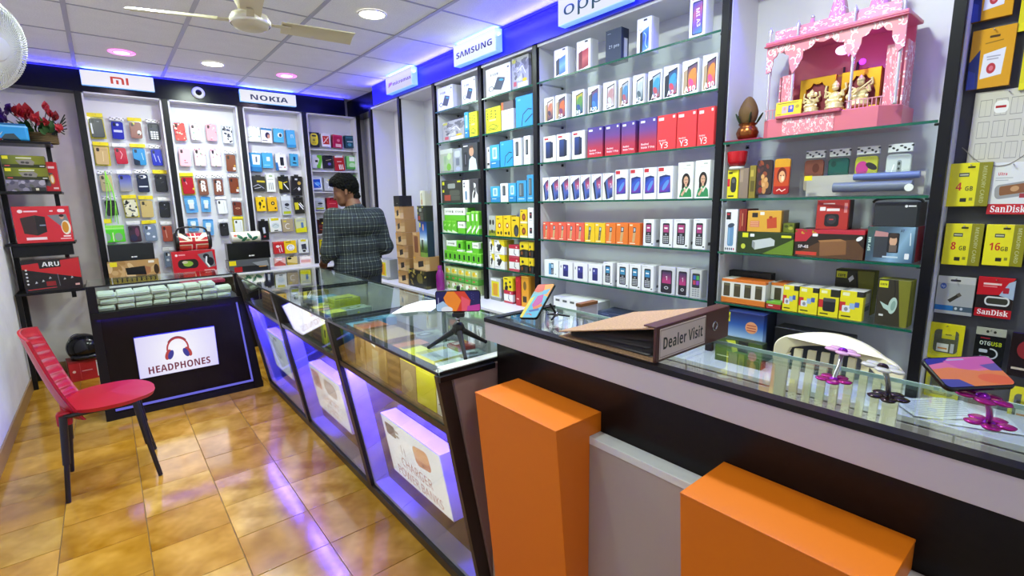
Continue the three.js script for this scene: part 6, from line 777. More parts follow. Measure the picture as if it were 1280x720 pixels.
hangRow(3, [
  [391.5, 174, 15, 20, bx('eYell', { dep: 0.05 }), 'black pack with rounded yellow face'], [406.5, 175, 13, 18, bx('eRedX', { dep: 0.05 }), 'white pack with red crossed picture'], [420.5, 176.5, 14, 18, bx('eMag', { dep: 0.05 }), 'magenta pack beside the dark teal one'], [436, 177, 13, 17, bx('eTeal', { dep: 0.05 }), 'dark teal pack in the corner bay'],
  [395, 201.5, 15, 18, bx('eGrnW', { dep: 0.05 }), 'green and white pack, far from the corner'], [410, 202, 13, 18, bx('eBlkP', { dep: 0.05 }), 'black pack with purple mark'], [424, 203.5, 14, 21, bx('eRedW', { dep: 0.05 }), 'dark red pack with white fingers'], [438.5, 203, 14, 18, bx('eGrn', { dep: 0.05 }), 'light green pack beside the dark red one'],
  [395.5, 228.5, 14, 18, bx('eBlue', { dep: 0.05 }), 'bright blue pack above the seated red bag'], [411, 230, 15, 18, bx('eGreyW', { dep: 0.05 }), 'grey white cable pack beside the blue one'], [425, 229, 13, 18, bx('eGreyW', { dep: 0.05 }), 'grey white cable pack above the man'], [438, 226, 13, 17, bx('eGrn', { dep: 0.05 }), 'green pack just above the hair of the man'],
  [399, 254.5, 14, 17, bx('gAdapter', { dep: 0.05 }), 'grey pack beside the red bag shaped pack'], [414.5, 254, 16, 17, bx('eBag', { dep: 0.05 }), 'red pack shaped like a handbag'], [402.5, 283, 15, 21, bx('eBrown', { dep: 0.05, tab: 'k' }), 'dark brown pack with yellow tag'], [405, 308, 14, 22, bx('eYellP', { dep: 0.05 }), 'yellow pack with black gadget beside the man'], [406, 327, 14, 15, bx('eGreyW', { dep: 0.05 }), 'grey white cable pack at the foot of the corner bay'],
], g4);
{ // lime lanyards and bags
  const c = atD(141, 290, HD + -0.05), t = thing('lanyard_pack', 'neon green lanyard bags hanging in front of the phone cases', 'lanyard', P(c));
  const top = atD(131, 214, HD - 0.05), L = [top[0] - c[0], top[1] - c[1]], cm = std({ color: 0x8ae048, roughness: 0.5 });
  [[-0.045, 0.02], [0, 0.04], [0.05, 0.03], [0.03, 0.05]].forEach(([x, y], i) => mesh('cord', tube([[L[0], L[1], 0], [L[0] + 0.01 * i + x * 0.3, L[1] * 0.6, 0.012], [x, y + 0.04, 0.004 * i]], 0.0035, 14, 6), cm, t));
  for (const [x, z, w] of [[-0.05, 0.01, 0.09], [0.035, 0, 0.1]]) { const b = mesh('bag', printUV(rbox(w, 0.15, 0.02, 0.006, x, -0.02, z), A.limeBag), paper(A.limeBag, 'gloss'), t); mesh('seal', rbox(w * 1.05, 0.02, 0.022, 0.004, x, 0.05, z), cm, b); }
  mesh('header_card', rbox(0.09, 0.04, 0.004, 0.002, -0.04, 0.1, 0.004), M.hdrY, t);
}
// ------------------------------------------------------------ boxes on the back cabinets
ART('soundbar', 300, 90, bg('#111114', (c) => { EL(c, '#e8e8ea', 150, 72, 8, 4); F(c, '#d8d8dc', 160, 68, 22, 7); }), '#0a0a0c', '#26262a');
ART('woodSpk', 340, 130, bg('#b48c58', (c, w, h) => { reseed(41); blob(c, w, 90, 18, ['#c8a470', '#a47c48', '#d8b888', '#8c6838'], 10, 30); F(c, '#d8b838', 0, 98, w, 32); for (let i = 0; i < 10; i++) F(c, '#3c2c10', 10 + i * 32, 100, 10, 22); PG(c, '#1c1a1a', [[110, 42], [240, 36], [246, 88], [116, 82]]); PG(c, '#a87048', [[240, 36], [280, 46], [276, 76], [246, 88]]); RR(c, '#e8d81c', 14, 4, 46, 26, 3); F(c, '#e8e0d0', 268, 6, 40, 14); EL(c, '#3c2c1c', 318, 60, 18, 30); }), '#3c2c18', '#1c1814');
ART('redHead', 300, 190, bg('#c4222e', (c, w, h) => { PG(c, '#77767c', [[174, 26], [280, 10], [296, 120], [240, 130]]); RR(c, '#2a2624', 34, 58, 140, 66, 30); EL(c, '#8cb040', 104, 90, 34, 20); EL(c, '#c8c0a0', 84, 78, 20, 10); EL(c, '#26242a', 234, 44, 22, 18); EL(c, '#20202a', 258, 84, 28, 32); LN(c, '#e8e8ec', 12, [[236, 50], [230, 90], [250, 120]]); F(c, '#f4dcdc', 26, 150, 116, 12); F(c, '#f4dcdc', 210, 142, 74, 8); F(c, '#f4dcdc', 214, 160, 60, 6); EL(c, '#f8e8e8', 30, 26, 9); F(c, '#e89098', 44, 20, 46, 10); }), '#8c1620', '#e04450');
ART('leafSpk', 260, 90, bg('#e6e4d4', (c, w, h) => { for (const [x, y, r] of [[70, 40, 0.5], [110, 60, -0.6], [160, 36, 0.9], [206, 56, -0.4]]) EL(c, '#2c6c4c', x, y, 30, 13, r); EL(c, '#c05848', 30, 30, 16, 9); EL(c, '#8caa7c', 140, 66, 20, 8); F(c, '#d0ccb8', 0, 76, w, 14); }));
ART('greyBar', 320, 110, bg('#55585c', (c, w, h) => { F(c, '#e6d41c', 6, 6, 52, 40); F(c, '#26262a', 60, 56, 240, 48); F(c, '#a82428', 40, 60, 60, 44); PG(c, '#8c9094', [[180, 30], [300, 20], [310, 70], [220, 60]]); F(c, '#d8a050', 230, 66, 60, 6); }), '#35363a', '#6c6e72');
ART('flag', 260, 110, bg('#b4282c', (c, w, h) => { PG(c, '#3c3430', [[0, 0], [70, 0], [110, 44], [40, 40]]); PG(c, '#e8dcc0', [[0, 0], [30, 0], [120, 50], [120, 58], [90, 52], [0, 16]]); PG(c, '#e8dcc0', [[260, 0], [226, 0], [140, 50], [140, 60], [170, 52], [260, 18]]); F(c, '#e8dcc0', 106, 0, 48, h); F(c, '#b8242c', 116, 0, 28, h); F(c, '#e8dcc0', 0, 46, w, 30); F(c, '#b8242c', 0, 52, w, 18); PG(c, '#c85040', [[0, 76], [106, 76], [106, 110], [0, 110]]); PG(c, '#c85040', [[154, 76], [260, 76], [260, 110], [154, 110]]); F(c, '#b8242c', 116, 0, 28, h); }));
const CABY = 0.798, cd = 5.6;
function backBox(name, label, a, u0, u1, v0, v1, dep, o = {}) { // box standing in front of the back bays, bottom at pixel row v1 or on what is under it
  const d = o.d || cd, y0 = o.y ?? CABY, x0 = xAtU(u0, y0 + 0.05, d), x1 = xAtU(u1, y0 + 0.05, d), vt = v0, y1 = yAtV(vt, (x0 + x1) / 2, d);
  const m = single(name, cartonGeo(x1 - x0, Math.max(0.03, y1 - y0), dep, A[a]), paper(A[a], 'gloss'), label, 'box', [(x0 + x1) / 2, y0 + 0.0005, -d], [0, o.turn || 0, 0], 'boxes standing before the hanging bays'); m.userData.top = y0 + Math.max(0.03, y1 - y0); return m;
}
const k1 = backBox('speaker_carton', 'wood printed speaker box with yellow label, under the hanging cases', 'woodSpk', 137, 201, 325.5, 352, 0.12); const k1t = k1.userData.top + 0.001;
backBox('soundbar_carton', 'plain black soundbar box on the wood printed speaker box', 'soundbar', 136, 193, 305, 324, 0.11, { y: k1t });
const k2 = backBox('headphone_carton', 'red box with speaker and headphone pictures under the flag speaker', 'redHead', 217.5, 271.5, 313.5, 346, 0.16, { d: 5.57 }); const k2t = k2.userData.top + 0.001;
const k3 = backBox('soundbar_carton', 'grey box with yellow label and red corner', 'greyBar', 286, 338, 324, 342, 0.14, { d: 5.57 }); const k3t = k3.userData.top + 0.001;
const k4 = backBox('soundbar_carton', 'black soundbar box under the leaf patterned speaker', 'soundbar', 285, 338, 303.5, 324, 0.13, { y: k3t, d: 5.57 }); const k4t = k4.userData.top + 0.001;
for (const o of [k1, k2, k3, k4]) delete o.userData.top; scene.children.forEach((o) => delete o.userData.top);
{ // flag speaker
  const xa = xAtU(218, k2t + 0.08, 5.63), xb = xAtU(264, k2t + 0.08, 5.63), L = xb - xa, r = 0.082, t = thing('portable_speaker', 'drum shaped speaker with red and cream flag print and black ends', 'speaker', [(xa + xb) / 2, k2t, -5.65]);
  mesh('drum', printUV(new THREE.CylinderGeometry(r, r, L * 0.78, 36, 1, true).rotateZ(Math.PI / 2).translate(0, r + 0.002, 0), A.flag), paper(A.flag, 'gloss'), t);
  for (const s of [-1, 1]) mesh('end_cap', lathe([[0, 0], [r * 0.9, 0], [r + 0.005, 0.01], [r + 0.006, L * 0.1], [r, L * 0.115]], 32).rotateZ(s > 0 ? Math.PI / 2 : -Math.PI / 2).translate(s * L / 2, r + 0.006, 0), M.plasticBlack, t);
  mesh('handle', tube([[-0.13, 2 * r - 0.01, 0], [-0.11, 2 * r + 0.04, 0], [0, 2 * r + 0.06, 0], [0.11, 2 * r + 0.04, 0], [0.13, 2 * r - 0.01, 0]], 0.009, 24, 8), M.plasticBlack, t);
}
{ const xa = xAtU(288, k4t + 0.05, 5.63), xb = xAtU(325, k4t + 0.05, 5.63), r = 0.056, t = thing('portable_speaker', 'white cylinder speaker with green leaf print', 'speaker', [(xa + xb) / 2, k4t, -5.63]);
  mesh('body', printUV(new THREE.CylinderGeometry(r, r, xb - xa - 0.02, 32, 1, true).rotateZ(Math.PI / 2).translate(0, r, 0), A.leafSpk), paper(A.leafSpk, 'gloss'), t); for (const s of [-1, 1]) mesh('end_cap', lathe([[0, 0], [r * 0.9, 0.001], [r, 0.011]], 28).rotateZ(s > 0 ? Math.PI / 2 : -Math.PI / 2).translate(s * (xb - xa) / 2, r, 0), M.plasticWhite, t); }

// ------------------------------------------------------------ speaker rack at the left wall
{
  const RD = 5.47, t = thing('wall_rack', 'black wall rack of speaker boxes beside the red chair', 'rack', [0, 0, 0]);
  const X0 = -0.62, X1 = -0.2;
  for (const [v, x1] of [[176, -0.25], [239, -0.235], [303.5, -0.205], [364, -0.195]]) { const y = yAtV(v, -0.4, RD); mesh('shelf', rspan(X0, x1, y - 0.02, y, RD, 5.76, 0.003), M.black, t); }
  mesh('upright', rspan(X0, X0 + 0.035, 0, 2.08, 5.76, 5.8, 0.003), M.black, t); mesh('upright', rspan(-0.3, -0.27, 0.7, 2.0, 5.76, 5.8, 0.003), M.black, t);
  mesh('upright', rspan(X0, X0 + 0.03, 0, 0.8, RD + 0.02, RD + 0.05, 0.003), M.black, t);
  mesh('apron', rspan(X0 + 0.036, -0.225, yAtV(303.5, -0.4, RD) - 0.11, yAtV(303.5, -0.4, RD) - 0.021, RD + 0.03, RD + 0.05, 0.002), M.black, t);
  ART('oliveSpk', 250, 90, bg('#5c6414', (c, w, h) => { F(c, GR(c, 0, 0, w, 0, '#4c5810', '#8c9420', '#6c6c14'), 0, 0, w, h); F(c, '#2c300c', 0, 66, w, 24); F(c, '#e6dc1c', 6, 4, 34, 24); F(c, '#e8e8d0', 84, 14, 90, 8); PG(c, '#8c8478', [[80, 36], [166, 26], [190, 46], [180, 72], [100, 68]]); EL(c, '#3c3a34', 120, 52, 12, 8); EL(c, '#3c3a34', 146, 54, 12, 8); F(c, '#d04c48', 14, 74, 30, 8); F(c, '#e8e8e0', 216, 76, 28, 6); }), '#3c400e', '#70781c');
  ART('greySpk', 240, 90, bg('#6a6470', (c, w, h) => { reseed(8); blob(c, w, h, 22, ['#8c8698', '#4c4858', '#a8a0ac', '#5c5c50'], 6, 22); F(c, '#2c2a28', 150, 60, 90, 30); F(c, '#d8d0b0', 176, 66, 20, 20); }), '#3c3840', '#7c7684');
  ART('redFoot', 110, 240, bg('#c41e2a', (c, w, h) => { F(c, '#f0c8c8', 40, 34, 50, 18); PG(c, '#5c5454', [[0, 80], [70, 90], [40, 200], [0, 190]]); EL(c, '#d89830', 60, 140, 20, 40); EL(c, '#f0e0c8', 60, 140, 12, 30); F(c, '#f0c8c8', 60, 206, 40, 14); }), '#8c141c', '#d83a44');
  ART('sub', 300, 250, bg('#d02430', (c, w, h) => { EL(c, '#f8e0e0', 40, 32, 14, 12); F(c, '#f4c8cc', 58, 28, 72, 10); RR(c, '#f4d8d8', 236, 20, 40, 22, 10); F(c, '#f4d8d8', 194, 28, 18, 9); PG(c, '#35201e', [[34, 78], [112, 60], [112, 200], [44, 184]]); PG(c, '#1e1416', [[112, 60], [164, 72], [164, 176], [112, 200]]); F(c, '#8c94b0', 130, 126, 32, 8); PG(c, '#7b7a7e', [[178, 62], [280, 56], [292, 120], [292, 200]]); EL(c, '#c8907c', 254, 76, 12, 16); EL(c, '#2c1c1c', 254, 66, 13, 10); EL(c, '#f0e4d0', 270, 150, 26, 50); EL(c, '#d08a20', 266, 148, 18, 40); F(c, '#f8dcdc', 50, 212, 108, 18); F(c, '#f0b0b4', 230, 224, 60, 8); F(c, '#f8dcdc', 248, 206, 40, 10); }), '#90141e', '#e0404a');
  ART('aru', 300, 200, bg('#1a1215', (c, w, h) => { PG(c, '#c42028', [[0, 26], [300, 0], [300, 128], [150, 92], [0, 54]]); PG(c, '#121014', [[84, 10], [200, 2], [200, 50], [88, 56]]); T(c, 'ARU', 150, 30, 40, '#f0f0f0', { sx: 1.2 }); for (let i = 0; i < 5; i++) EL(c, '#d8d8dc', 18, 60 + i * 22, 6); for (const [x, y] of [[60, 140], [96, 132], [134, 116], [210, 128], [250, 122]]) { PG(c, '#b8bcc4', [[x - 8, y + 8], [x, y - 8], [x + 8, y + 4]]); } LN(c, '#6c6c74', 4, [[176, 96], [180, 170]]); F(c, '#8c1c20', 110, 138, 50, 30); LN(c, '#c03038', 5, [[14, 184], [160, 178]]); F(c, '#d8a8a8', 262, 164, 24, 12); }), '#100c0e', '#701820');
  const gR = 'boxes on the black wall rack', sy = [176, 239, 303.5, 364].map((v) => yAtV(v, -0.4, RD) + 0.0006);
  const rb = (n, l, a, u0, u1, yb, h, dep, d = RD + 0.01, turn = 0) => { const x0 = Math.max(xAtU(u0, yb + h / 2, d), ROOM.x0 + 0.005), x1 = xAtU(u1, yb + h / 2, d); single(n, cartonGeo(x1 - x0, h, dep, A[a]), paper(A[a], 'gloss'), l, 'box', [(x0 + x1) / 2, yb, -d], [0, turn, 0], gR); };
  rb('speaker_box', 'grey speaker box, lowest of three on the second rack shelf', 'greySpk', 8, 57, sy[1], 0.088, 0.14); rb('speaker_box', 'olive green speaker box, middle of three on the second rack shelf', 'oliveSpk', 5, 60, sy[1] + 0.089, 0.092, 0.14); rb('speaker_box', 'olive green speaker box, upper of three on the second rack shelf', 'oliveSpk', 1, 56, sy[1] + 0.182, 0.092, 0.14);
  rb('headphone_box', 'red box with orange plate behind the olive green boxes', 'redFoot', 55, 73, sy[1], 0.24, 0.12, RD + 0.155);
  rb('subwoofer_box', 'large red speaker box with a black speaker picture', 'sub', 17.5, 89, sy[2], 0.29, 0.14); rb('speaker_box', 'black and red speaker box with white lettering', 'aru', 29, 101, sy[3], 0.262, 0.14);
  const cyP = xAtU(18, 2.06, RD); { const tt = thing('gadget_pouch', 'bright blue pouch box under the artificial flowers', 'box', [-0.49, sy[0], -(RD + 0.03)], 0.05); ART('pouchB', 200, 110, bg('#2e9ad8', (c) => { PG(c, '#3c4c54', [[60, 110], [90, 66], [130, 60], [160, 110]]); PG(c, '#c83c34', [[40, 110], [56, 86], [80, 110]]); F(c, '#7cc8f0', 0, 0, 200, 18); })); mesh('body', printUV(rbox(0.24, 0.12, 0.09, 0.018, 0, 0.06, -0.04), A.pouchB), paper(A.pouchB, 'gloss'), tt); mesh('flap', rbox(0.22, 0.012, 0.085, 0.005, 0, 0.124, -0.04), std({ color: 0x1c6ca0, roughness: 0.4 }), tt); }
  // flowers in a wicker basket
  const f = thing('artificial_flowers', 'artificial red and purple flowers in a wicker basket', 'flowers', [-0.31, sy[0], -(RD + 0.21)]);
  const bask = []; for (let k = 0; k < 6; k++) bask.push(new THREE.TorusGeometry(0.085, 0.008, 6, 24).rotateX(Math.PI / 2).scale(1.15, 1, 0.8).translate(0, 0.01 + k * 0.014, 0)); mesh('basket', join(bask, cyl(0.08, 0.08, 0.01, 0, 0.006, 0).scale(1.1, 1, 0.8)), std({ color: 0x5c4a28, roughness: 0.8 }), f);
  reseed(55); const leafG = (l, w) => { const g = new THREE.PlaneGeometry(w, l, 2, 4).translate(0, l / 2, 0), p = g.attributes.position; for (let i = 0; i < p.count; i++) { const s = p.getY(i) / l; p.setX(i, p.getX(i) * Math.sin(Math.PI * Math.min(1, 0.12 + s * 0.88)) ); p.setZ(i, -0.25 * l * s * s + Math.abs(p.getX(i)) * 0.3); } g.computeVertexNormals(); return g; };
  const lf = leafG(0.1, 0.045), pet = leafG(0.06, 0.04), green = phys({ color: 0x2c5c26, roughness: 0.6, transmission: 0.2, thickness: 0, side: THREE.DoubleSide }), reds = [0xb01826, 0xd03a44, 0x8c1420].map((q) => phys({ color: q, roughness: 0.6, transmission: 0.25, thickness: 0, side: THREE.DoubleSide })), pur = phys({ color: 0x5a2c8c, roughness: 0.6, transmission: 0.25, thickness: 0, side: THREE.DoubleSide }), wm = phys({ color: 0xd8dadf, roughness: 0.6, transmission: 0.2, thickness: 0, side: THREE.DoubleSide });
  const stems = [], bloom = (x, y, z, m, n, s = 1) => { stems.push(tube([[x * 0.15, 0.06, z * 0.15], [x * 0.5, y * 0.6, z * 0.5], [x, y, z]], 0.003, 8, 5)); for (let i = 0; i < n; i++) mesh('petal', pet, m, f, [x, y, z], [rnd(0.3, 1.3) + (i % 2) * 0.4, i / n * 6.28, rnd(-0.3, 0.3)]).scale.setScalar(s * rnd(1, 1.5)); };
  for (const [x, y, z, m, n, s] of [[-0.1, 0.2, 0.08, reds[0], 8, 1.35], [-0.05, 0.2, 0.03, reds[0], 8, 1.4], [0, 0.16, 0.1, reds[1], 7, 1.1], [0.05, 0.15, 0.06, reds[1], 6, 0.9], [0.06, 0.27, 0, reds[1], 7, 0.9], [0.08, 0.22, 0.04, reds[0], 6, 0.8], [0.12, 0.11, 0.05, reds[1], 7, 0.9], [0.1, 0.2, -0.02, reds[2], 6, 0.9], [-0.22, 0.2, 0.04, pur, 8, 1.4], [-0.19, 0.15, 0.1, pur, 8, 1.2], [-0.25, 0.14, 0.08, pur, 7, 1.2], [-0.16, 0.24, 0, pur, 6, 1.1]]) bloom(x, y, z, m, n, s);
  for (let i = 0; i < 26; i++) { const a = rnd(6.28), r = rnd(0.02, 0.11); mesh('leaf', lf, green, f, [Math.cos(a) * r - 0.02, rnd(0.07, 0.13), Math.sin(a) * r * 0.7 + 0.03], [rnd(0.2, 1.2), a, rnd(-0.6, 0.6)]).scale.setScalar(rnd(0.7, 1.2)); }
  for (let i = 0; i < 4; i++) mesh('leaf', lf, wm, f, [-0.2 + i * 0.02, 0.1, 0.1], [0.6, 1.2, 1.2 + i * 0.2]).scale.set(1.4, 1.5, 1);
  for (let i = 0; i < 5; i++) stems.push(tube([[0.05 + i * 0.012, 0.07, 0.05], [0.1 + i * 0.008, 0.1 + i * 0.016, 0.05], [0.17, 0.13 + i * 0.028, 0.04]], 0.0045, 8, 5)); for (let i = 0; i < 2; i++) stems.push(tube([[0.09, 0.18 - i * 0.05, 0.055], [0.15, 0.1 - i * 0.02, 0.055]], 0.0045, 6, 5));
  mesh('stem', join(stems), std({ color: 0x1c2418, roughness: 0.7 }), f);
}

// ------------------------------------------------------------ pink shrine, pot and tray
ART('laceW', 760, 150, bg('#e08c9c', (c, w, h) => { reseed(78); c.strokeStyle = '#f6e6ea'; c.lineWidth = 5; for (let i = 0; i < 90; i++) { const x = rnd(w), y = rnd(h), r = rnd(7, 20), a = rnd(6.3); c.beginPath(); c.arc(x, y, r, a, a + rnd(2, 4.4)); c.stroke(); if (i % 3 === 0) EL(c, '#f6e6ea', x, y, 4, 8, a); } }));
ART('lace', 256, 256, bg('#e08c9c', (c, w, h) => { reseed(77); c.strokeStyle = '#f6e6ea'; c.lineWidth = 5; for (let i = 0; i < 46; i++) { const x = rnd(w), y = rnd(h), r = rnd(8, 24), a = rnd(6.3); c.beginPath(); c.arc(x, y, r, a, a + rnd(2, 4.4)); c.stroke(); if (i % 3 === 0) EL(c, '#f6e6ea', x, y, 5, 9, a); } }));
{
  const y0 = 1.7175, X = 2.352, dL = 1.058, dR = 0.562, W = dL - dR, H = 0.395, dep = 0.215, pb = 0.078;
  const pink = std({ color: 0xd5707f, roughness: 0.3 }), pinkD = std({ color: 0xc05868, roughness: 0.35 }), lace = paper(A.lace, 'gloss'), silver = std({ color: 0xd9d2d8, roughness: 0.25, metalness: 0.6 });
  const t = thing('shrine', 'pink lace patterned home shrine with arches, on the upper glass shelf', 'shrine', [X, y0, -(dL + dR) / 2], -Math.PI / 2); const hw = W / 2;
  const laceW = paper(A.laceW, 'gloss'), laceBox = (n, g, p) => { g.computeBoundingBox(); const s = g.boundingBox.getSize(new THREE.Vector3()), wd = s.x > 2.5 * s.y; return mesh(n, printUV(g, wd ? A.laceW : A.lace, s.z > s.x ? 'zy' : 'xy'), wd ? laceW : lace, p || t); };
  mesh('plinth', extrude(poly([[-hw, -dep], [hw, -dep], [hw, -0.06], [hw - 0.06, 0], [-hw + 0.03, 0], [-hw, -0.03]]), pb, 0.003).rotateX(Math.PI / 2).scale(1, 1, -1).translate(0, pb, 0).scale(1, 1, -1), pink, t);
  laceBox('lace_panel', box(W * 0.4, pb * 0.9, 0.003, -hw + 0.09 + W * 0.2, pb * 0.5, 0.004));
  mesh('step', rbox(W * 0.5, 0.012, 0.05, 0.003, -0.06, pb + 0.004, -0.005), pinkD, t);
  laceBox('back_wall', box(W * 0.94, H - pb, 0.01, 0, (H + pb) / 2, -dep + 0.006)).material = pink;
  laceBox('side_screen', box(0.006, H * 0.62, dep * 0.5, hw - 0.012, pb + H * 0.31, -dep * 0.66)); laceBox('side_screen', box(0.006, H * 0.5, dep * 0.4, -hw + 0.02, pb + H * 0.25, -dep * 0.72));
  laceBox('side_screen', box(0.05, H * 0.6, 0.006, hw - 0.05, pb + H * 0.3, -dep * 0.45)); laceBox('side_screen', box(0.05, H * 0.5, 0.006, -hw + 0.06, pb + H * 0.25, -dep * 0.45));
  const scallop = (x0, x1, yb, yt) => { const p = [], n = 5; p.push([x0, yb]); for (let i = 0; i <= n * 6; i++) { const s = i / (n * 6), a = Math.PI * (1 - s), rx = (x1 - x0) / 2, k = 1 - 0.13 * Math.abs(Math.sin(s * n * Math.PI)); p.push([(x0 + x1) / 2 + Math.cos(a) * rx * k, yb + (yt - yb) * (Math.sin(a) ** 0.8) * k]); } p.push([x1, yb]); return p; };
  const facade = poly([[-hw, H - 0.115], [-hw, H], [hw, H], [hw, H - 0.115], [hw - 0.02, H - 0.13], ...scallop(hw - 0.15, hw - 0.03, H - 0.1, H - 0.025).reverse(), [hw - 0.16, H - 0.12], [hw - 0.175, H - 0.1], ...scallop(-hw + 0.13, hw - 0.18, H - 0.11, H - 0.022).reverse(), [-hw + 0.11, H - 0.135], ...scallop(-hw + 0.02, -hw + 0.1, H - 0.11, H - 0.03).reverse()]);
  laceBox('arched_front', extrude(facade, 0.006).translate(0, 0, -0.01));
  mesh('roof', rbox(W + 0.01, 0.014, dep, 0.004, 0, H + 0.006, -dep / 2 + 0.004), pink, t); mesh('roof_band', rbox(W + 0.016, 0.006, 0.014, 0.002, 0, H - 0.006, 0.004), pinkD, t);
  laceBox('parapet', box(W * 0.9, 0.045, 0.006, 0, H + 0.034, -0.02));
  for (const x of [-hw + 0.012, -hw + 0.11, hw - 0.165, hw - 0.014]) mesh('column', lathe([[0, 0], [0.008, 0.001], [0.006, 0.01], [0.005, 0.03], [0.0055, H - pb - 0.13], [0.008, H - pb - 0.12], [0.005, H - pb - 0.02]], 12).translate(x, pb, -0.016), silver, t);
  for (const x of [-hw + 0.008, -hw + 0.12, hw - 0.17, hw - 0.012]) mesh('finial', lathe([[0, 0], [0.006, 0.002], [0.004, 0.03], [0.009, 0.045], [0.003, 0.058], [0, 0.066]], 12).translate(x, H + 0.012, -0.01), silver, t);
  for (const [x, w, h] of [[-hw + 0.155, 0.036, 0.075], [0.005, 0.085, 0.15], [0.145, 0.085, 0.15]]) { laceBox('spire', new THREE.CylinderGeometry(w * 0.2, w * 0.62, h, 4, 1).rotateY(Math.PI / 4).translate(x, H + 0.012 + h / 2, -0.06)); mesh('spire_cap', ball(w * 0.22, x, H + 0.014 + h, -0.06), silver, t); }
  const rail = []; for (let i = 0; i < 9; i++) rail.push(cyl(0.002, 0.002, 0.036, hw - 0.17 + i * 0.014, pb + 0.018, -0.012, 6)); rail.push(box(0.13, 0.003, 0.004, hw - 0.114, pb + 0.036, -0.012)); mesh('railing', join(rail), std({ color: 0xd8929c, roughness: 0.35 }), t); rail.length = 0; rail.push(box(0.07, 0.003, 0.004, -hw + 0.038, pb + 0.044, -0.012)); for (let i = 0; i < 5; i++) rail.push(cyl(0.002, 0.002, 0.045, -hw + 0.01 + i * 0.014, pb + 0.022, -0.012, 6)); mesh('railing', join(rail), std({ color: 0xd8929c, roughness: 0.35 }), t);
  const lamp = mesh('lamp', ball(0.026, 0.03, H - 0.07, -0.06, 18).scale(1, 0.7, 1).translate(0, (H - 0.07) * 0.3, 0), std({ color: 0xffffff, emissive: 0xffb8f0, emissiveIntensity: 1.2 }), t);
  const pl = new THREE.PointLight(0xc060ff, LIGHT.shrine, 0); pl.position.set(0.09, H - 0.12, -0.09); pl.name = 'light'; pl.shadow.radius = 1; t.add(pl);
  mesh('lamp', ball(0.012, 0.09, H - 0.12, -0.105, 12), std({ color: 0x330044, emissive: 0xa030ff, emissiveIntensity: 3 }), t);
  // carved Om-like ornament on the back wall, simple crossed strokes
  mesh('ornament', join(rod([0.0, H - 0.14, -0.19], [0.09, H - 0.135, -0.19], 0.005), rod([0.045, H - 0.17, -0.19], [0.05, H - 0.1, -0.19], 0.005), rod([0.0, H - 0.14, -0.19], [0.0, H - 0.11, -0.19], 0.004), rod([0.09, H - 0.135, -0.19], [0.09, H - 0.165, -0.19], 0.004)), std({ color: 0x2c1430, roughness: 0.5 }), t);
  // golden picture frame with three seated figures
  const f = thing('golden_frame', 'golden arched frame with three small seated figures inside the pink shrine', 'figurine frame', [X + 0.085, y0 + pb + 0.001, -(dL + dR) / 2 + 0.0], -Math.PI / 2 + 0.0);
  const gold = std({ color: 0xd9a430, roughness: 0.28, metalness: 0.85 }), fw = 0.295, fh = 0.165, maroon = std({ color: 0x7c2030, roughness: 0.5 }), pearl = std({ color: 0xe6d9a8, roughness: 0.35, metalness: 0.35 });
  mesh('case', rbox(fw, fh, 0.03, 0.003, 0.01, fh / 2, -0.05), std({ color: 0x8c5a14, roughness: 0.35, metalness: 0.5 }), f); mesh('backing', box(fw - 0.02, fh - 0.02, 0.003, 0.01, fh / 2, -0.0335), maroon, f);
  for (const [a, b] of [[-fw / 2 + 0.01, -0.002], [0.022, fw / 2 + 0.01]]) { const s = poly([[a, fh * 0.3], [a, fh], [b, fh], [b, fh * 0.3], [b - 0.012, fh * 0.3], ...scallop(a + 0.012, b - 0.012, fh * 0.45, fh * 0.9).reverse(), [a + 0.012, fh * 0.3]]); mesh('arch', extrude(s, 0.012, 0.0015).translate(0, 0, -0.033), gold, f); }
  mesh('sill', rbox(fw, 0.02, 0.04, 0.003, 0.01, 0.01, -0.025), gold, f);
  const idol = (x, s, k) => { const g = [lathe([[0, 0], [0.03, 0], [0.032, 0.008], [0.026, 0.014], [0.03, 0.02], [0.022, 0.028], [0, 0.03]], 18), ball(0.02, 0, 0.045, 0, 12).scale(1.1, 1, 0.8), rod([-0.026, 0.03, 0.008], [0.02, 0.034, 0.014], 0.008), rod([0.026, 0.03, 0.008], [-0.02, 0.034, 0.014], 0.008), ball(0.0115, 0, 0.078, 0.003, 12), lathe([[0.011, 0], [0.012, 0.004], [0.006, 0.014], [0, 0.02]], 12).translate(0, 0.084, 0.003)];
    for (const q of [-1, 1]) g.push(rod([q * 0.016, 0.058, 0], [q * 0.03, 0.046, 0.01], 0.005), rod([q * 0.03, 0.046, 0.01], [q * 0.026, 0.066, 0.014], 0.004), rod([q * 0.016, 0.06, -0.004], [q * 0.034, 0.07, 0], 0.004), rod([q * 0.034, 0.07, 0], [q * 0.03, 0.09, 0.002], 0.0035));
    if (k === 0) g.push(tube([[0, 0.076, 0.014], [0, 0.06, 0.022], [0.008, 0.05, 0.02]], 0.0045, 8, 6), ball(0.011, -0.012, 0.08, 0, 8).scale(1, 1, 0.3), ball(0.011, 0.012, 0.08, 0, 8).scale(1, 1, 0.3)); if (k === 2) g.push(rod([-0.03, 0.03, 0.02], [0.034, 0.078, 0.016], 0.003), ball(0.011, -0.026, 0.034, 0.02, 10));
    mesh('figure', join(g).scale(s, s, s), pearl, f, [x, 0.02, -0.012]); };
  idol(-0.085, 0.95, 0); idol(0.005, 1.15, 1); idol(0.095, 1.2, 2);
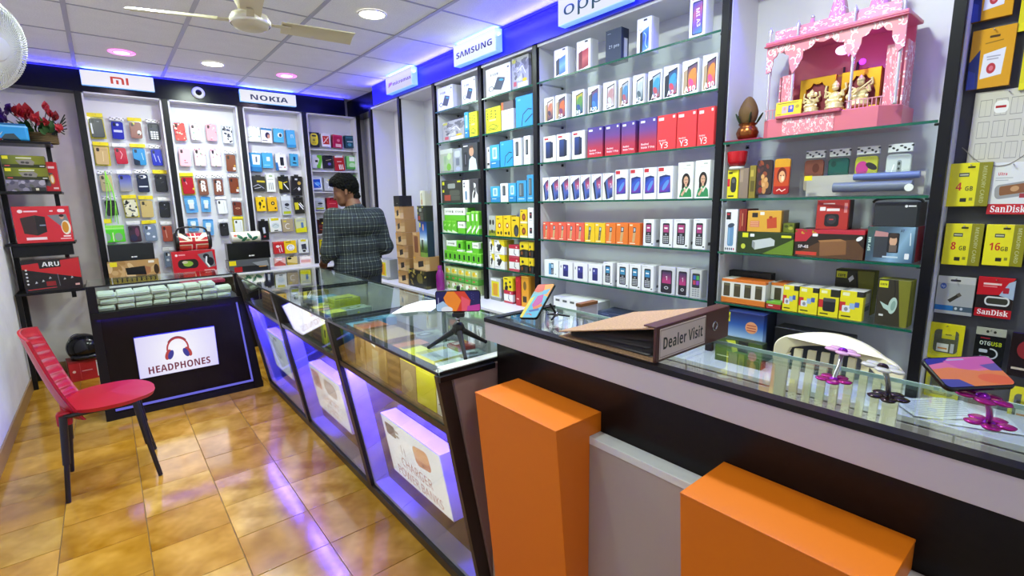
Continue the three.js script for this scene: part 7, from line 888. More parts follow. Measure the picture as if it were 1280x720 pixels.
  const cal = thing('prayer_card', 'small yellow prayer card leaning at the shrine front', 'card', [X - 0.004, y0 + pb + 0.011, -(depthAtU(985, X, 1.82))], -Math.PI / 2); ART('prayer', 160, 90, bg('#e6c21c', (c) => { F(c, '#4c4416', 10, 8, 130, 4); RR(c, '#b8a0a8', 40, 30, 34, 46, 3); RR(c, '#3848b0', 80, 28, 34, 46, 3); EL(c, '#c88c70', 58, 46, 8, 11); EL(c, '#d8a8a0', 98, 44, 8, 11); EL(c, '#a89018', 136, 40, 12); F(c, '#7c6c18', 10, 78, 26, 5); })); mesh('card', cartonGeo(0.105, 0.06, 0.006, A.prayer), paper(A.prayer), cal).rotation.x = -0.12;
}
{ // copper pot with a coconut
  const d = depthAtU(934, 2.42, 1.75), t = thing('copper_pot', 'copper pot holding a brown coconut beside the pink shrine', 'pot', [2.42, 1.7265, -d]);
  const cop = std({ color: 0x9c5c30, roughness: 0.25, metalness: 0.9 });
  mesh('pot', lathe([[0, 0.001], [0.03, 0.001], [0.044, 0.012], [0.05, 0.034], [0.042, 0.056], [0.032, 0.064], [0.042, 0.074], [0.04, 0.077], [0.03, 0.068], [0, 0.066]], 32), cop, t);
  const g = ball(0.05, 0, 0.13, 0, 22), p = g.attributes.position; for (let i = 0; i < p.count; i++) { const y = p.getY(i) - 0.13, a = Math.atan2(p.getZ(i), p.getX(i)), k = (1 - Math.max(0, y) * 5.5) * (1 + 0.05 * Math.sin(a * 3)); p.setX(i, p.getX(i) * k * 0.86); p.setZ(i, p.getZ(i) * k * 0.86); p.setY(i, 0.13 + y * 1.4); } g.computeVertexNormals(); mesh('coconut', g, std({ color: 0x6e5230, roughness: 0.85, bumpMap: noiseTex(64, (x, y) => { const n = 128 + pn(x, y * 0.3, 30, 3) * 200; return [n, n, n]; }, false), bumpScale: 0.002 }), t);
  const lf = std({ color: 0x2c4020, roughness: 0.6, side: THREE.DoubleSide }); for (let i = 0; i < 5; i++) mesh('leaf', new THREE.SphereGeometry(0.03, 8, 6).scale(0.4, 1, 0.1).translate(0, 0.03, 0), lf, t, [Math.cos(i * 1.26) * 0.034, 0.07, Math.sin(i * 1.26) * 0.034], [0.5 * Math.sin(i * 1.26), 0, -0.5 * Math.cos(i * 1.26)]);
  single('red_tray', rbox(0.14, 0.0075, 0.17, 0.003, 0, 0.0042, 0), std({ color: 0x8c1a30, roughness: 0.6 }), 'dark red cloth mat under the copper pot', 'mat', [2.415, 1.718, -(d - 0.01)]);
}

// ------------------------------------------------------------ memory cards and drives on the grey board
ART('simPack', 150, 180, bg('#d89a18', (c, w, h) => { PG(c, '#1c2c6c', [[0, 96], [34, 60], [40, 180], [0, 180]]); PG(c, '#2c4090', [[0, 120], [26, 130], [30, 180], [0, 180]]); RR(c, '#4a3410', 62, 22, 36, 7, 3); LN(c, '#8c6410', 3, [[50, 44], [110, 40]]); PG(c, '#e2dee0', [[48, 76], [124, 64], [118, 144], [44, 152]]); EL(c, '#b8383c', 80, 122, 16, 16); EL(c, '#d87078', 80, 122, 8, 8); F(c, '#a8a4a8', 60, 84, 48, 4); F(c, '#a8a4a8', 62, 92, 40, 4); }), '#a87010');
const gbArt = (k, n) => ART(k, 190, 200, bg('#e8dc16', (c, w, h) => { F(c, '#8c8614', 132, 0, 58, h); RR(c, '#3c3a10', 80, 14, 36, 9, 4); RR(c, '#4a4c40', 44, 44, 48, 18, 2); F(c, '#c8c4a0', 48, 50, 40, 6); T(c, n, 50, 108, 52, '#c42420'); T(c, 'GB', 98, 118, 28, '#33301a'); RR(c, '#26241c', 62, 162, 30, 18, 3); F(c, '#8c8620', 104, 160, 16, 14); T(c, 'MEMORY CARD', 160, 100, 25, '#c9c68c', { rot: 1.57, bold: false }); }), '#3c3a10', '#b8b018');
gbArt('gb4', '4'); gbArt('gb8', '8'); gbArt('gb16', '16');
ART('sdWhite', 190, 220, bg('#e2e0de', (c, w, h) => { F(c, '#c8242c', 0, 176, w, 44); T(c, 'SanDisk', 96, 198, 40, '#f8f4f4', { font: 'serif' }); T(c, 'Ultra', 50, 46, 18, '#c84448'); F(c, '#b8b8b8', 20, 62, 80, 4); F(c, '#b8b8b8', 20, 72, 60, 4); c.save(); c.translate(105, 116); c.rotate(-0.12); RR(c, '#9c9a98', -82, -30, 166, 62, 22); RR(c, '#8c5a38', -60, -22, 130, 40, 8); EL(c, '#c8986c', 10, -4, 20, 12); c.restore(); F(c, '#a83840', 140, 132, 26, 18); }), '#b8b6b4');
ART('hpUsb', 180, 190, bg('#a9aaac', (c, w, h) => { F(c, '#c2c0c0', 0, 0, w, 34); RR(c, '#38343a', 62, 14, 50, 10, 5); EL(c, '#4860a8', 30, 50, 15); T(c, 'hp', 30, 50, 16, '#d8e0f4', { bold: false }); PG(c, '#3a3632', [[58, 120], [106, 84], [118, 96], [72, 132]]); PG(c, '#5c5650', [[96, 88], [112, 78], [124, 92], [112, 102]]); F(c, '#2c6cac', 0, 148, 90, 26); F(c, '#4c5c68', 90, 148, 90, 26); EL(c, '#c8d0d4', 104, 160, 7); EL(c, '#c8d0d4', 130, 160, 7); }), '#8c8c90');
ART('sdRed', 180, 210, bg('#2a2426', (c, w, h) => { PG(c, '#c41f2a', [[0, 0], [180, 0], [110, 90], [0, 96]]); PG(c, '#a8b8d0', [[150, 24], [180, 10], [180, 110], [110, 92]]); RR(c, '#b02c38', 126, 50, 30, 30, 5); F(c, '#f4d0d0', 26, 30, 90, 10); F(c, '#e89098', 26, 46, 70, 5); c.strokeStyle = '#d8d8d8'; c.lineWidth = 9; c.beginPath(); c.roundRect(46, 104, 116, 40, 18); c.stroke(); RR(c, '#3c3c34', 52, 110, 104, 28, 12); F(c, '#b8202a', 0, 166, w, 44); T(c, 'SanDisk', 90, 186, 38, '#fbf4f4', { font: 'serif' }); }), '#1c1416');
ART('yBlist', 150, 180, bg('#d8cc1c', (c, w, h) => { RR(c, '#5c5c48', 20, 30, 110, 116, 20); F(c, '#d8cc1c', 54, 14, 60, 60); F(c, '#5c5414', 70, 50, 28, 6); F(c, '#e8e4d0', 36, 100, 54, 40); F(c, '#d88c40', 42, 120, 42, 8); F(c, '#c8c8c0', 98, 96, 16, 46); F(c, '#e4d820', 0, 156, w, 24); }), '#8c8410');
ART('otg', 120, 200, bg('#17181a', (c, w, h) => { F(c, '#a8a894', 0, 0, w, 40); RR(c, '#2c2c28', 40, 12, 12, 14, 6); RR(c, '#2c2c28', 70, 12, 12, 14, 6); F(c, '#8c2430', 20, 52, 40, 7); T(c, 'OTG', 42, 82, 30, '#c8d0c0', { sx: 0.8 }); T(c, 'USB', 88, 82, 30, '#b8c428', { sx: 0.8 }); c.strokeStyle = '#c0c4c8'; c.lineWidth = 7; c.beginPath(); c.arc(70, 136, 26, -1.8, 1.9); c.stroke(); RR(c, '#b8bcc0', 20, 116, 36, 18, 5); RR(c, '#b8bcc0', 24, 152, 44, 14, 5); }), '#0e0e10');
ART('calSheet', 320, 270, bg('#d0cabc', (c, w, h) => { for (let i = 0; i < 4; i++) for (let j = 0; j < 3; j++) { c.strokeStyle = '#8a867e'; c.lineWidth = 2; c.strokeRect(30 + i * 74, 30 + j * 78, 56, 58); LN(c, '#a29c92', 1.5, [[58 + i * 74, 30 + j * 78], [58 + i * 74, 88 + j * 78]]); } RR(c, '#f0ece4', 98, 36, 70, 44, 20); F(c, '#b02028', 106, 54, 50, 8); }));
ART('dkRed', 90, 190, bg('#241a1c', (c) => { EL(c, '#8c2c30', 50, 70, 30, 40); F(c, '#c8b8a8', 10, 150, 60, 10); }), '#140e10');
const PX = 2.402;
function boardPack(name, label, a, u, v, u1, v1, o = {}) { // pixel box on the board, size in metres from the plane
  const p = atX(u, v, PX), q = atX(u1, v1, PX), d = (p[2] + depthAtU(u1, PX, p[1])) / 2, w = p[2] - depthAtU(u1, PX, p[1]), h = p[1] - yAtV(v1, PX, depthAtU((u + u1) / 2, PX, p[1]));
  const t = thing(name, label, o.cat || 'pack', [PX - (o.dep || 0.012) + 0.014, p[1] - h, -d], -Math.PI / 2 + (o.turn || 0), 'packs on the grey pegboard'); t.rotation.x = 0;
  mesh('card', cartonGeo(w, h, o.dep || 0.012, A[a]), paper(A[a], o.fin || 'gloss'), t);
  if (o.blister) { mesh('blister', rbox(w * 0.8, h * 0.62, 0.026, 0.01, 0, h * 0.42, 0.013, 2), M.clear, t); }
  mesh('peg_hook', rod([0, h - 0.008, 0.014], [0, h - 0.008, -0.012], 0.002, 0.002, 6), M.steel, t); return t;
}
boardPack('sim_pack', 'orange yellow pack with white red-dotted slip, highest on the board', 'simPack', 1222, -46, 1277, 24, { dep: 0.02 });
boardPack('sim_pack', 'orange yellow pack with white red-dotted slip, above the calendar sheet', 'simPack', 1217, 40, 1273, 110, { dep: 0.02 });
boardPack('memory_card_pack', 'yellow memory card pack marked four', 'gb4', 1190, 205, 1243, 258, { dep: 0.03 }); boardPack('memory_card_pack', 'yellow memory card pack marked eight', 'gb8', 1184, 279, 1232, 331, { dep: 0.03 }); boardPack('memory_card_pack', 'yellow memory card pack marked sixteen', 'gb16', 1235, 280, 1286, 332, { dep: 0.03 });
boardPack('flash_drive_pack', 'white flash drive pack with red lettered foot', 'sdWhite', 1242, 204, 1296, 268, { dep: 0.02 }); boardPack('flash_drive_pack', 'grey blister pack with a small black flash drive', 'hpUsb', 1173, 344, 1221, 393, { dep: 0.014 }); boardPack('flash_drive_pack', 'red and black flash drive pack with red lettered foot', 'sdRed', 1224, 345, 1271, 397, { dep: 0.014 });
boardPack('adapter_pack', 'yellow blister pack beside the black cable pack', 'yBlist', 1164, 402, 1207, 450, { dep: 0.012, blister: 1 }); boardPack('adapter_pack', 'yellow blister pack half hidden behind the tilted phone', 'yBlist', 1159, 456, 1202, 502, { dep: 0.012, blister: 1 }); boardPack('adapter_pack', 'yellow blister pack at the foot of the board', 'yBlist', 1153, 500, 1196, 545, { dep: 0.012, blister: 1 });
boardPack('cable_pack', 'black pack with a white looped cable', 'otg', 1221, 408, 1259, 457, { dep: 0.01 }); boardPack('cable_pack', 'dark red pack at the picture edge beside the looped cable pack', 'dkRed', 1266, 415, 1304, 472, { dep: 0.012 }); boardPack('adapter_pack', 'yellow blister pack at the picture edge, low on the board', 'yBlist', 1264, 482, 1306, 535, { dep: 0.012, blister: 1 }); boardPack('adapter_pack', 'yellow blister pack beside the highest orange pack', 'yBlist', 1283, -40, 1330, 36, { dep: 0.014 }); boardPack('adapter_pack', 'yellow blister pack at the picture edge, beside the sixteen pack', 'yBlist', 1289, 284, 1330, 336, { dep: 0.014 }); boardPack('adapter_pack', 'lime yellow pack at the picture edge above the white sheet', 'yBlist', 1282, 50, 1330, 110, { dep: 0.014 });
{ const t = boardPack('calendar_sheet', 'white printed sheet of small boxes hung by a string', 'calSheet', 1219, 116, 1308, 207, { dep: 0.003, cat: 'calendar', fin: 'matte' }); mesh('string', tube([[-0.1, 0.07, 0.008], [-0.04, 0.01, 0.016], [0.02, 0.0, 0.018], [0.09, 0.06, 0.012]], 0.0016, 20, 5), std({ color: 0x8c8578, roughness: 0.8 }), t); }

// ------------------------------------------------------------ on and in the near counter
const GY = NC.y - 0.0022;
{ // binder
  const x0 = 0.955, x1 = 1.3, dS = 0.645, dF = 0.958, th = 0.088, t = thing('ring_binder', 'brown ring binder with a printed spine label lying on the near counter', 'binder', [0, 0, 0]);
  const mott = noiseTex(128, (x, y) => { const n = pn(x, y, 30, 5) * 40 + pn(x, y, 60, 8) * 40; return [176 + n, 138 + n * 0.8, 108 + n * 0.6]; }), tan = std({ map: mott, color: 0xffffff, roughness: 0.75 }), mar = std({ color: 0x4c2420, roughness: 0.35 });
  const y0 = GY + 0.0008;
  mesh('bottom_cover', metricUV(span(x0, x1, y0, y0 + 0.004, dS, dF), 6), tan, t);
  const L = dF - dS, cov = metricUV(rbox(x1 - x0, 0.0035, Math.hypot(L, th - 0.02) , 0.001, 0, 0, 0), 6); mesh('top_cover', cov, tan, t, [(x0 + x1) / 2, y0 + 0.012 + (th - 0.012) / 2, -(dS + dF) / 2], [-Math.atan2(th - 0.02, L), 0, 0]);
  mesh('spine', rspan(x0, x1, y0, y0 + th, dS - 0.006, dS + 0.002, 0.0025), mar, t);
  mesh('spine_fold', rspan(x0, x1, y0 + th - 0.0035, y0 + th, dS - 0.003, dS + 0.03, 0.0015), mar, t);
  ART('dealer', 330, 120, bg('#c9b2a6', (c, w, h) => { c.strokeStyle = '#8a736a'; c.lineWidth = 3; c.strokeRect(8, 8, w - 16, h - 16); T(c, 'Dealer Visit', 165, 62, 64, '#100c0a', { sx: 0.8 }); }));
  mesh('spine_label', printUV(rbox(0.205, th - 0.014, 0.0012, 0.0005, 0, 0, 0, 1), A.dealer), paper(A.dealer), t, [x0 + 0.013 + 0.1025, y0 + th / 2, -(dS - 0.0068)]);
  mesh('finger_ring', new THREE.TorusGeometry(0.011, 0.0025, 8, 24), M.steel, t, [x0 + 0.268, y0 + th / 2, -(dS - 0.0062)]);
  reseed(61); const sheets = []; for (let i = 0; i < 14; i++) { const g = new THREE.PlaneGeometry(x1 - x0 - 0.05, L - 0.05, 6, 6).rotateX(-Math.PI / 2), p = g.attributes.position; for (let k = 0; k < p.count; k++) { const s = (p.getZ(k) / (L - 0.05) + 0.5); p.setY(k, 0.003 * i * (0.35 + 0.65 * s) + 0.004 * Math.sin(p.getX(k) * 20 + i) * s); } g.translate((x0 + x1) / 2 + rnd(-0.006, 0.006), y0 + 0.006, -(dS + dF) / 2 + rnd(-0.006, 0.006)); g.computeVertexNormals(); sheets.push(g); } mesh('papers', join(sheets), std({ color: 0x8f8a8c, roughness: 0.7, side: THREE.DoubleSide }), t);
  mesh('ring_mechanism', join(...[0.12, 0.23].map((q) => new THREE.TorusGeometry(0.026, 0.002, 6, 20).rotateY(Math.PI / 2).translate(x0 + q, y0 + 0.034, -(dS + 0.045)))), M.steel, t);
}
ART('scrA', 260, 130, (c, w, h) => { F(c, '#1c1a58', 0, 0, w, h); PG(c, '#f08a28', [[46, 40], [70, 0], [160, 0], [150, 60], [120, 130], [90, 130], [60, 90]]); PG(c, '#d8402c', [[110, 0], [170, 0], [205, 60], [190, 130], [120, 130], [150, 60]]); PG(c, '#e8586c', [[150, 30], [200, 60], [196, 130], [150, 130]]); PG(c, '#a8c8e8', [[0, 130], [0, 86], [44, 62], [76, 100], [92, 130]]); EL(c, '#e8ecf4', 64, 118, 34, 20); PG(c, '#c03c9c', [[186, 96], [260, 84], [260, 130], [180, 130]]); F(c, '#b8b8d8', 14, 40, 4, 44); for (let i = 0; i < 6; i++) F(c, '#4c4a88', 208 + (i % 2) * 10, 12 + i * 8, 6, 5); });
ART('scrB', 130, 270, (c, w, h) => { F(c, GR(c, 0, 0, 0, h, '#e8603c', '#6cc8e0', '#4cb8e0', '#58c4ec'), 0, 0, w, h); PG(c, '#f0e04c', [[0, 120], [30, 100], [24, 270], [0, 270]]); PG(c, '#e84c30', [[0, 0], [130, 0], [130, 40], [40, 70], [0, 60]]); PG(c, '#f8a830', [[60, 10], [130, 0], [130, 110], [90, 90]]); PG(c, '#c83cac', [[50, 100], [90, 84], [110, 150], [70, 200], [44, 170]]); PG(c, '#58b8e8', [[70, 56], [120, 40], [110, 86], [80, 90]]); PG(c, '#e87840', [[60, 190], [110, 160], [130, 180], [80, 210]]); PG(c, '#2c5cb4', [[40, 214], [110, 196], [120, 214], [60, 226]]); LN(c, '#d8342c', 5, [[40, 244], [60, 238], [84, 250]]); });
ART('scrC', 230, 130, (c, w, h) => { F(c, '#e87cb0', 0, 0, w, h); PG(c, '#2c2c9c', [[0, 0], [90, 0], [60, 20], [0, 30]]); PG(c, '#d868b8', [[60, 14], [230, 0], [230, 50], [100, 60]]); PG(c, '#f08c48', [[0, 50], [60, 44], [150, 66], [230, 60], [230, 130], [90, 130], [40, 96], [0, 92]]); PG(c, '#4c50ac', [[0, 94], [60, 98], [90, 130], [0, 130]]); PG(c, '#6c5cb0', [[170, 40], [230, 34], [230, 70], [190, 66]]); EL(c, '#f0703c', 180, 104, 54, 22, 0.2); F(c, '#b8c0f0', 76, 8, 60, 6); });
const screenMat = (a, k) => glow(a, k);
function phoneThing(label, w, h, a, k, matrix, body = 0x15161c) { // phone lying in its own x-y plane, bottom centre at the origin, screen to +z
  const t = thing('phone', label, 'phone'); t.matrixAutoUpdate = true; matrix.decompose(t.position, t.quaternion, t.scale);
  mesh('body', extrude(roundRect(w - 0.003, h - 0.003, 0.009), 0.005, 0.0015, 8).translate(0, h / 2, -0.0065), std({ color: body, roughness: 0.25, metalness: 0.3 }), t);
  mesh('screen', printUV(extrude(roundRect(w - 0.005, h - 0.007, 0.007), 0.0004, 0, 8).translate(0, h / 2, 0.0002), a), screenMat(a, k), t);
  mesh('side_button', box(0.0015, 0.02, 0.002, w / 2 + 0.0003, h * 0.7, -0.004), M.darkMetal, t); return t;
}
function frame(o, xa, ya) { const X = new THREE.Vector3(...xa).normalize(), Y = new THREE.Vector3(...ya); Y.addScaledVector(X, -Y.dot(X)).normalize(); const Z = X.clone().cross(Y); return new THREE.Matrix4().makeBasis(X, Y, Z).setPosition(...o); }
{ // tripod with a phone on the long counter
  const hub = atD(573, 410, 1.425), yb = TOP_Y + 0.0006, t = thing('phone_tripod', 'small black tripod standing on the slanted glass counter', 'tripod', [hub[0], yb, -hub[2]]); const hy = hub[1] - yb;
  mesh('head', join(lathe([[0, -0.024], [0.016, -0.022], [0.021, -0.008], [0.021, 0.01], [0.014, 0.02], [0, 0.022]], 24).translate(0, hy, 0), rbox(0.04, 0.022, 0.03, 0.005, 0, hy - 0.006, 0)), M.plasticBlack, t);
  for (const [u, v] of [[536, 436], [607, 429], [582, 450]]) { const p = atY(u, v, yb), q = [p[0] - hub[0], 0.006, -(p[2] - hub[2])], a = [q[0] * 0.16, hy - 0.012, q[2] * 0.16]; const l = mesh('leg', rod(a, q, 0.011, 0.006, 12), M.plasticBlack, t); mesh('foot', ball(0.007, ...q, 10), M.darkMetal, l); }
  mesh('ball_joint', join(cyl(0.006, 0.006, 0.02, 0, hy + 0.028, 0), ball(0.009, 0, hy + 0.034, 0)), M.steel, t);
  const yw = Math.atan2(CB[0], CB[2]), pc = atD(573, 390, 1.41), m = frame([pc[0], pc[1], -pc[2]], [Math.cos(yw), 0, -Math.sin(yw)], [0.05, 1, 0.08]);
  const s = 0.5 * 56 * camDepth(...pc) / FOCAL, ph = phoneThing('phone held sideways on the small tripod, orange and blue screen', s * 2, 27.5 * camDepth(...pc) / FOCAL, A.scrA, 0.75, m);
  const cl = new THREE.Group(); cl.name = 'clamp'; cl.position.set(pc[0] - hub[0], pc[1] - yb, -(pc[2] - hub[2])); cl.rotation.y = yw; t.add(cl); mesh('jaw', join(rbox(0.042, 0.016, 0.03, 0.003, 0, -0.009, -0.004), rbox(0.04, 0.075, 0.008, 0.003, 0, 0.03, -0.016)), M.plasticBlack, cl); mesh('jaw', rbox(0.012, 0.016, 0.02, 0.003, 0.002, 27.5 * camDepth(...pc) / FOCAL + 0.007, -0.006), M.plasticBlack, cl);
}
{ // tilted phone on its wire stand
  const a = 12 * Math.PI / 180, l = 51 * Math.PI / 180, wu = [0, 0, 1], hu = [Math.sin(l), Math.cos(l), 0], w2 = [0, 1, 2].map((i) => wu[i] * Math.cos(a) + hu[i] * Math.sin(a)), h2 = [0, 1, 2].map((i) => hu[i] * Math.cos(a) - wu[i] * Math.sin(a));
  const p0 = [1.006, GY + 0.006, -1.195], b = [0, 1, 2].map((i) => p0[i] + w2[i] * 0.0375); phoneThing('phone with a bright rainbow screen leaning back on the near counter', 0.075, 0.155, A.scrB, 0.8, frame(b, w2, h2));
  const t = thing('phone_stand', 'small black wire stand behind the leaning rainbow phone', 'phone stand', [1.115, GY + 0.0005, -1.13]); const st = []; for (const q of [0.6, 2.7, 4.8]) st.push(rod([0, 0.012, 0], [Math.cos(q) * 0.045, 0.003, Math.sin(q) * 0.045], 0.004, 0.003)); mesh('feet', join(st), M.plasticBlack, t); mesh('post', rod([0, 0.012, 0], [-0.028, 0.05, 0], 0.004), M.plasticBlack, t); mesh('knob', ball(0.008, 0, 0.012, 0), M.steel, t);
}
{ // flower-shaped suction stands
  const mk = (label, mat, hubM, foot, top, topM, n = 5) => { const p = atY(...foot, GY + 0.001), q = atD(...top, p[2]), t = thing('flower_stand', label, 'phone stand', P(p), 0, 'flower shaped phone stands'); const tip = [q[0] - p[0], q[1] - p[1], 0];
    const petal = (x, y, z, up) => lathe([[0, 0], [0.011, 0.001], [0.013, 0.004], [0.009, 0.006], [0, 0.0055]], 18).rotateX(up < 0 ? Math.PI : 0).translate(x, y, z);
    const ring = (c, up, nm) => { const g = new THREE.Group(); g.name = nm; g.position.set(...c); t.add(g); for (let i = 0; i < n; i++) { const a = i / n * 6.283 + 0.4; mesh('petal', petal(Math.cos(a) * 0.021, 0, Math.sin(a) * 0.021, up), mat, g); } mesh('centre', ball(0.009, 0, 0.003 * up, 0, 12).scale(1, 0.7, 1), hubM, g); return g; };
    ring([0, 0.0005, 0], 1, 'foot_flower'); mat = topM; const g = ring(tip, -1, 'top_flower'); g.rotation.set(0.12, 0, -0.08);
    mesh('stem', tube([[0, 0.004, 0], [tip[0] * 0.4, tip[1] * 0.5, 0.002], tip], 0.0045, 12, 10), M.steel, t); return q; };
  const pinkM = std({ color: 0xa81c80, roughness: 0.18, metalness: 0.55 }), dk = std({ color: 0x2a1a1a, roughness: 0.15, metalness: 0.5 }), pur = std({ color: 0x8c14a8, roughness: 0.15, metalness: 0.6 });
  mk('purple flower shaped stand before the cream chair', pinkM, pur, [1042, 476], [1054, 437], std({ color: 0xd8a4cc, roughness: 0.2 }));
  mk('dark brown flower shaped stand before the black shelf post', dk, dk, [1110, 498], [1104, 457], std({ color: 0xc8c4c4, roughness: 0.2 }));
  const q = mk('purple flower shaped stand carrying the sunset screen phone', pinkM, pur, [1236, 531], [1229, 494], pinkM);
  const c = atD(1229, 492, q[2]), m = frame([c[0], c[1] + 0.009, -c[2]], [CX[0], 0.03, CX[2]], [0.28, 0.42, -0.75]); const ph = phoneThing('phone with a pink and orange sunset screen on a flower stand', 0.104, 0.062, A.scrC, 0.6, m);
}
{ // papers on the deck of the near counter, sheet on the long counter
  const sheet = (label, w, h, pos, rot, mat) => { const g = new THREE.PlaneGeometry(w, h, 10, 8).rotateX(-Math.PI / 2), p = g.attributes.position; for (let i = 0; i < p.count; i++) p.setY(i, 0.002 + 0.004 * Math.sin(p.getX(i) * 22) * Math.cos(p.getZ(i) * 17)); g.computeVertexNormals(); single('paper_sheet', g, mat, label, 'paper', pos, [0, rot, 0], 'loose papers'); };
  const wp = std({ color: 0xf0f0ee, roughness: 0.8, side: THREE.DoubleSide }); ART('bill', 160, 100, bg('#e6e8e6', (c) => { for (let i = 0; i < 9; i++) F(c, '#9aa0a4', 14, 12 + i * 9, 90 + (i * 37) % 40, 3); }));
  const s1 = atY(495, 393, TOP_Y), s2 = atY(557, 384, TOP_Y); { const g = extrude(poly([[0, 0.02], [0.1, -0.05], [0.14, -0.105], [0.2, -0.075], [0.42, 0.01], [0.3, 0.12], [0.16, 0.1]]), 0.0012).rotateX(-Math.PI / 2); single('paper_sheet', g, wp, 'white sheet of paper lying on the slanted glass counter', 'paper', [s1[0] - 0.01, TOP_Y + 0.001, -s1[2] + 0.0], [0, 0.28, 0], 'loose papers'); }
  const b1 = atY(1166, 521, BASE_Y), b2 = atY(1216, 533, BASE_Y);
  { const g = new THREE.PlaneGeometry(0.26, 0.19, 8, 6).rotateX(-Math.PI / 2), p = g.attributes.position; for (let i = 0; i < p.count; i++) p.setY(i, 0.006 + 0.005 * Math.sin(p.getX(i) * 30)); g.computeVertexNormals(); const gp = printUV(g, A.bill, 'xz'); const mm = paper(A.bill, 'matte').clone(); mm.side = THREE.DoubleSide; single('paper_slip', gp, mm, 'printed white slip on the low cabinet below the pegboard', 'paper', [Math.max(2.27, b1[0]), BASE_Y + 0.0005, -b1[2]], [0, -0.9, 0], 'loose papers'); }
  sheet('crumpled white paper on the low cabinet below the sunset phone', 0.2, 0.16, [Math.max(2.24, b2[0]), BASE_Y + 0.003, -b2[2]], -1.2, wp);
}
{ // cream plastic chair behind the near counter
  const x = 1.84, dn = 0.36, df = 0.75, t = thing('plastic_chair', 'cream plastic chair with a slatted back behind the near counter', 'chair', [x, 0, -(dn + df) / 2], -Math.PI / 2); const w = df - dn, hw = w / 2, yT = 0.965, yB = 0.44;
  const out = new THREE.Shape(); out.moveTo(-hw, 0.9); out.quadraticCurveTo(-hw, yT - 0.03, -hw + 0.04, yT - 0.02); out.quadraticCurveTo(0, yT + 0.035, hw - 0.06, yT - 0.04); out.quadraticCurveTo(hw, yT - 0.055, hw, 0.88); out.lineTo(hw, 0.82); out.lineTo(hw - 0.035, 0.83); out.quadraticCurveTo(0.05, 0.945, -0.02, 0.93); out.quadraticCurveTo(-0.1, 0.925, -hw + 0.045, 0.905); out.lineTo(-hw + 0.03, 0.86); out.lineTo(-hw, 0.86);
  const lean = (g) => { const p = g.attributes.position; for (let i = 0; i < p.count; i++) { const y = p.getY(i); p.setZ(i, p.getZ(i) - (y - yB) * 0.16 - 0.05 * (1 - (p.getX(i) / hw) ** 2)); } g.computeVertexNormals(); return g; };
  mesh('top_band', lean(extrude(out, 0.016, 0.003, 14)), M.cream, t);
  for (const s of [-1, 1]) mesh('back_post', lean(new THREE.BoxGeometry(0.045, 0.45, 0.018, 2, 8, 1).translate(s * (hw - 0.023), 0.655, 0.009)), M.cream, t);
  for (let i = 0; i < 7; i++) mesh('slat', lean(new THREE.BoxGeometry(0.024, 0.47, 0.012, 1, 10, 1).translate(-hw + 0.07 + i * (w - 0.14) / 6, 0.665, 0.009)), M.cream, t);
  mesh('lower_band', lean(new THREE.BoxGeometry(w, 0.05, 0.016, 10, 1, 1).translate(0, 0.46, 0.009)), M.cream, t);
  mesh('seat', rbox(w + 0.02, 0.03, 0.4, 0.014, 0, 0.42, 0.2 - 0.03), M.cream, t);
  for (const [sx, z] of [[-1, 0.35], [1, 0.35], [-1, 0], [1, 0]]) mesh('leg', rod([sx * (hw - 0.02), 0.41, z], [sx * (hw + 0.01), 0, z + (z ? 0.02 : -0.04)], 0.022, 0.016), M.cream, t);
}
{ // white-grey board with brown edge and boxes beyond the near counter
  const t = thing('drawer_board', 'grey board with brown top edge standing behind the near counter', 'board'); const pA = atD(677, 393, 1.16), pB = atY(745, 376, 1.1); mesh('panel', span(NC.xb + 0.012, 1.345, 0.62, 1.088, 1.152, 1.172), std({ color: 0xb4adb4, roughness: 0.5 }), t); mesh('edge_strip', rspan(NC.xb + 0.01, 1.347, 1.0885, 1.1, 1.15, 1.174, 0.001), std({ color: 0x7c4c28, roughness: 0.5 }), t); mesh('foot', span(NC.xb + 0.012, 1.345, 0, 0.62, 1.1, 1.18), M.lamBand, t);
  ART('whiteStripes', 150, 60, bg('#e4e4e4', (c) => { for (let i = 0; i < 5; i++) F(c, '#55585c', 8 + i * 28, 6, 16, 6); F(c, '#2c2c30', 12, 34, 26, 14); F(c, '#a8a8ac', 60, 30, 60, 5); }), '#b8b8bc', '#dcdcdc');
  const bxs = (n, l, a, u0, u1, h, x, lift = 0) => { const d0 = depthAtU(u0, x, BASE_Y), d1 = depthAtU(u1, x, BASE_Y); single(n, cartonGeo(d0 - d1, h, 0.16, A[a]), paper(A[a]), l, 'box', [x, BASE_Y + 0.0005 + lift, -(d0 + d1) / 2], [0, -Math.PI / 2, 0], 'boxes on the low cabinet behind the near counter'); };
  bxs('phone_carton', 'white carton with grey stripes below the lowest phone shelf', 'whiteStripes', 692, 742, 0.14, 2.3); bxs('phone_carton', 'dark navy carton below the lowest phone shelf', 'mNavy', 747, 790, 0.1, 2.3); bxs('phone_carton', 'small black carton beside the dark navy carton', 'blackBox', 793, 822, 0.06, 2.34);
}

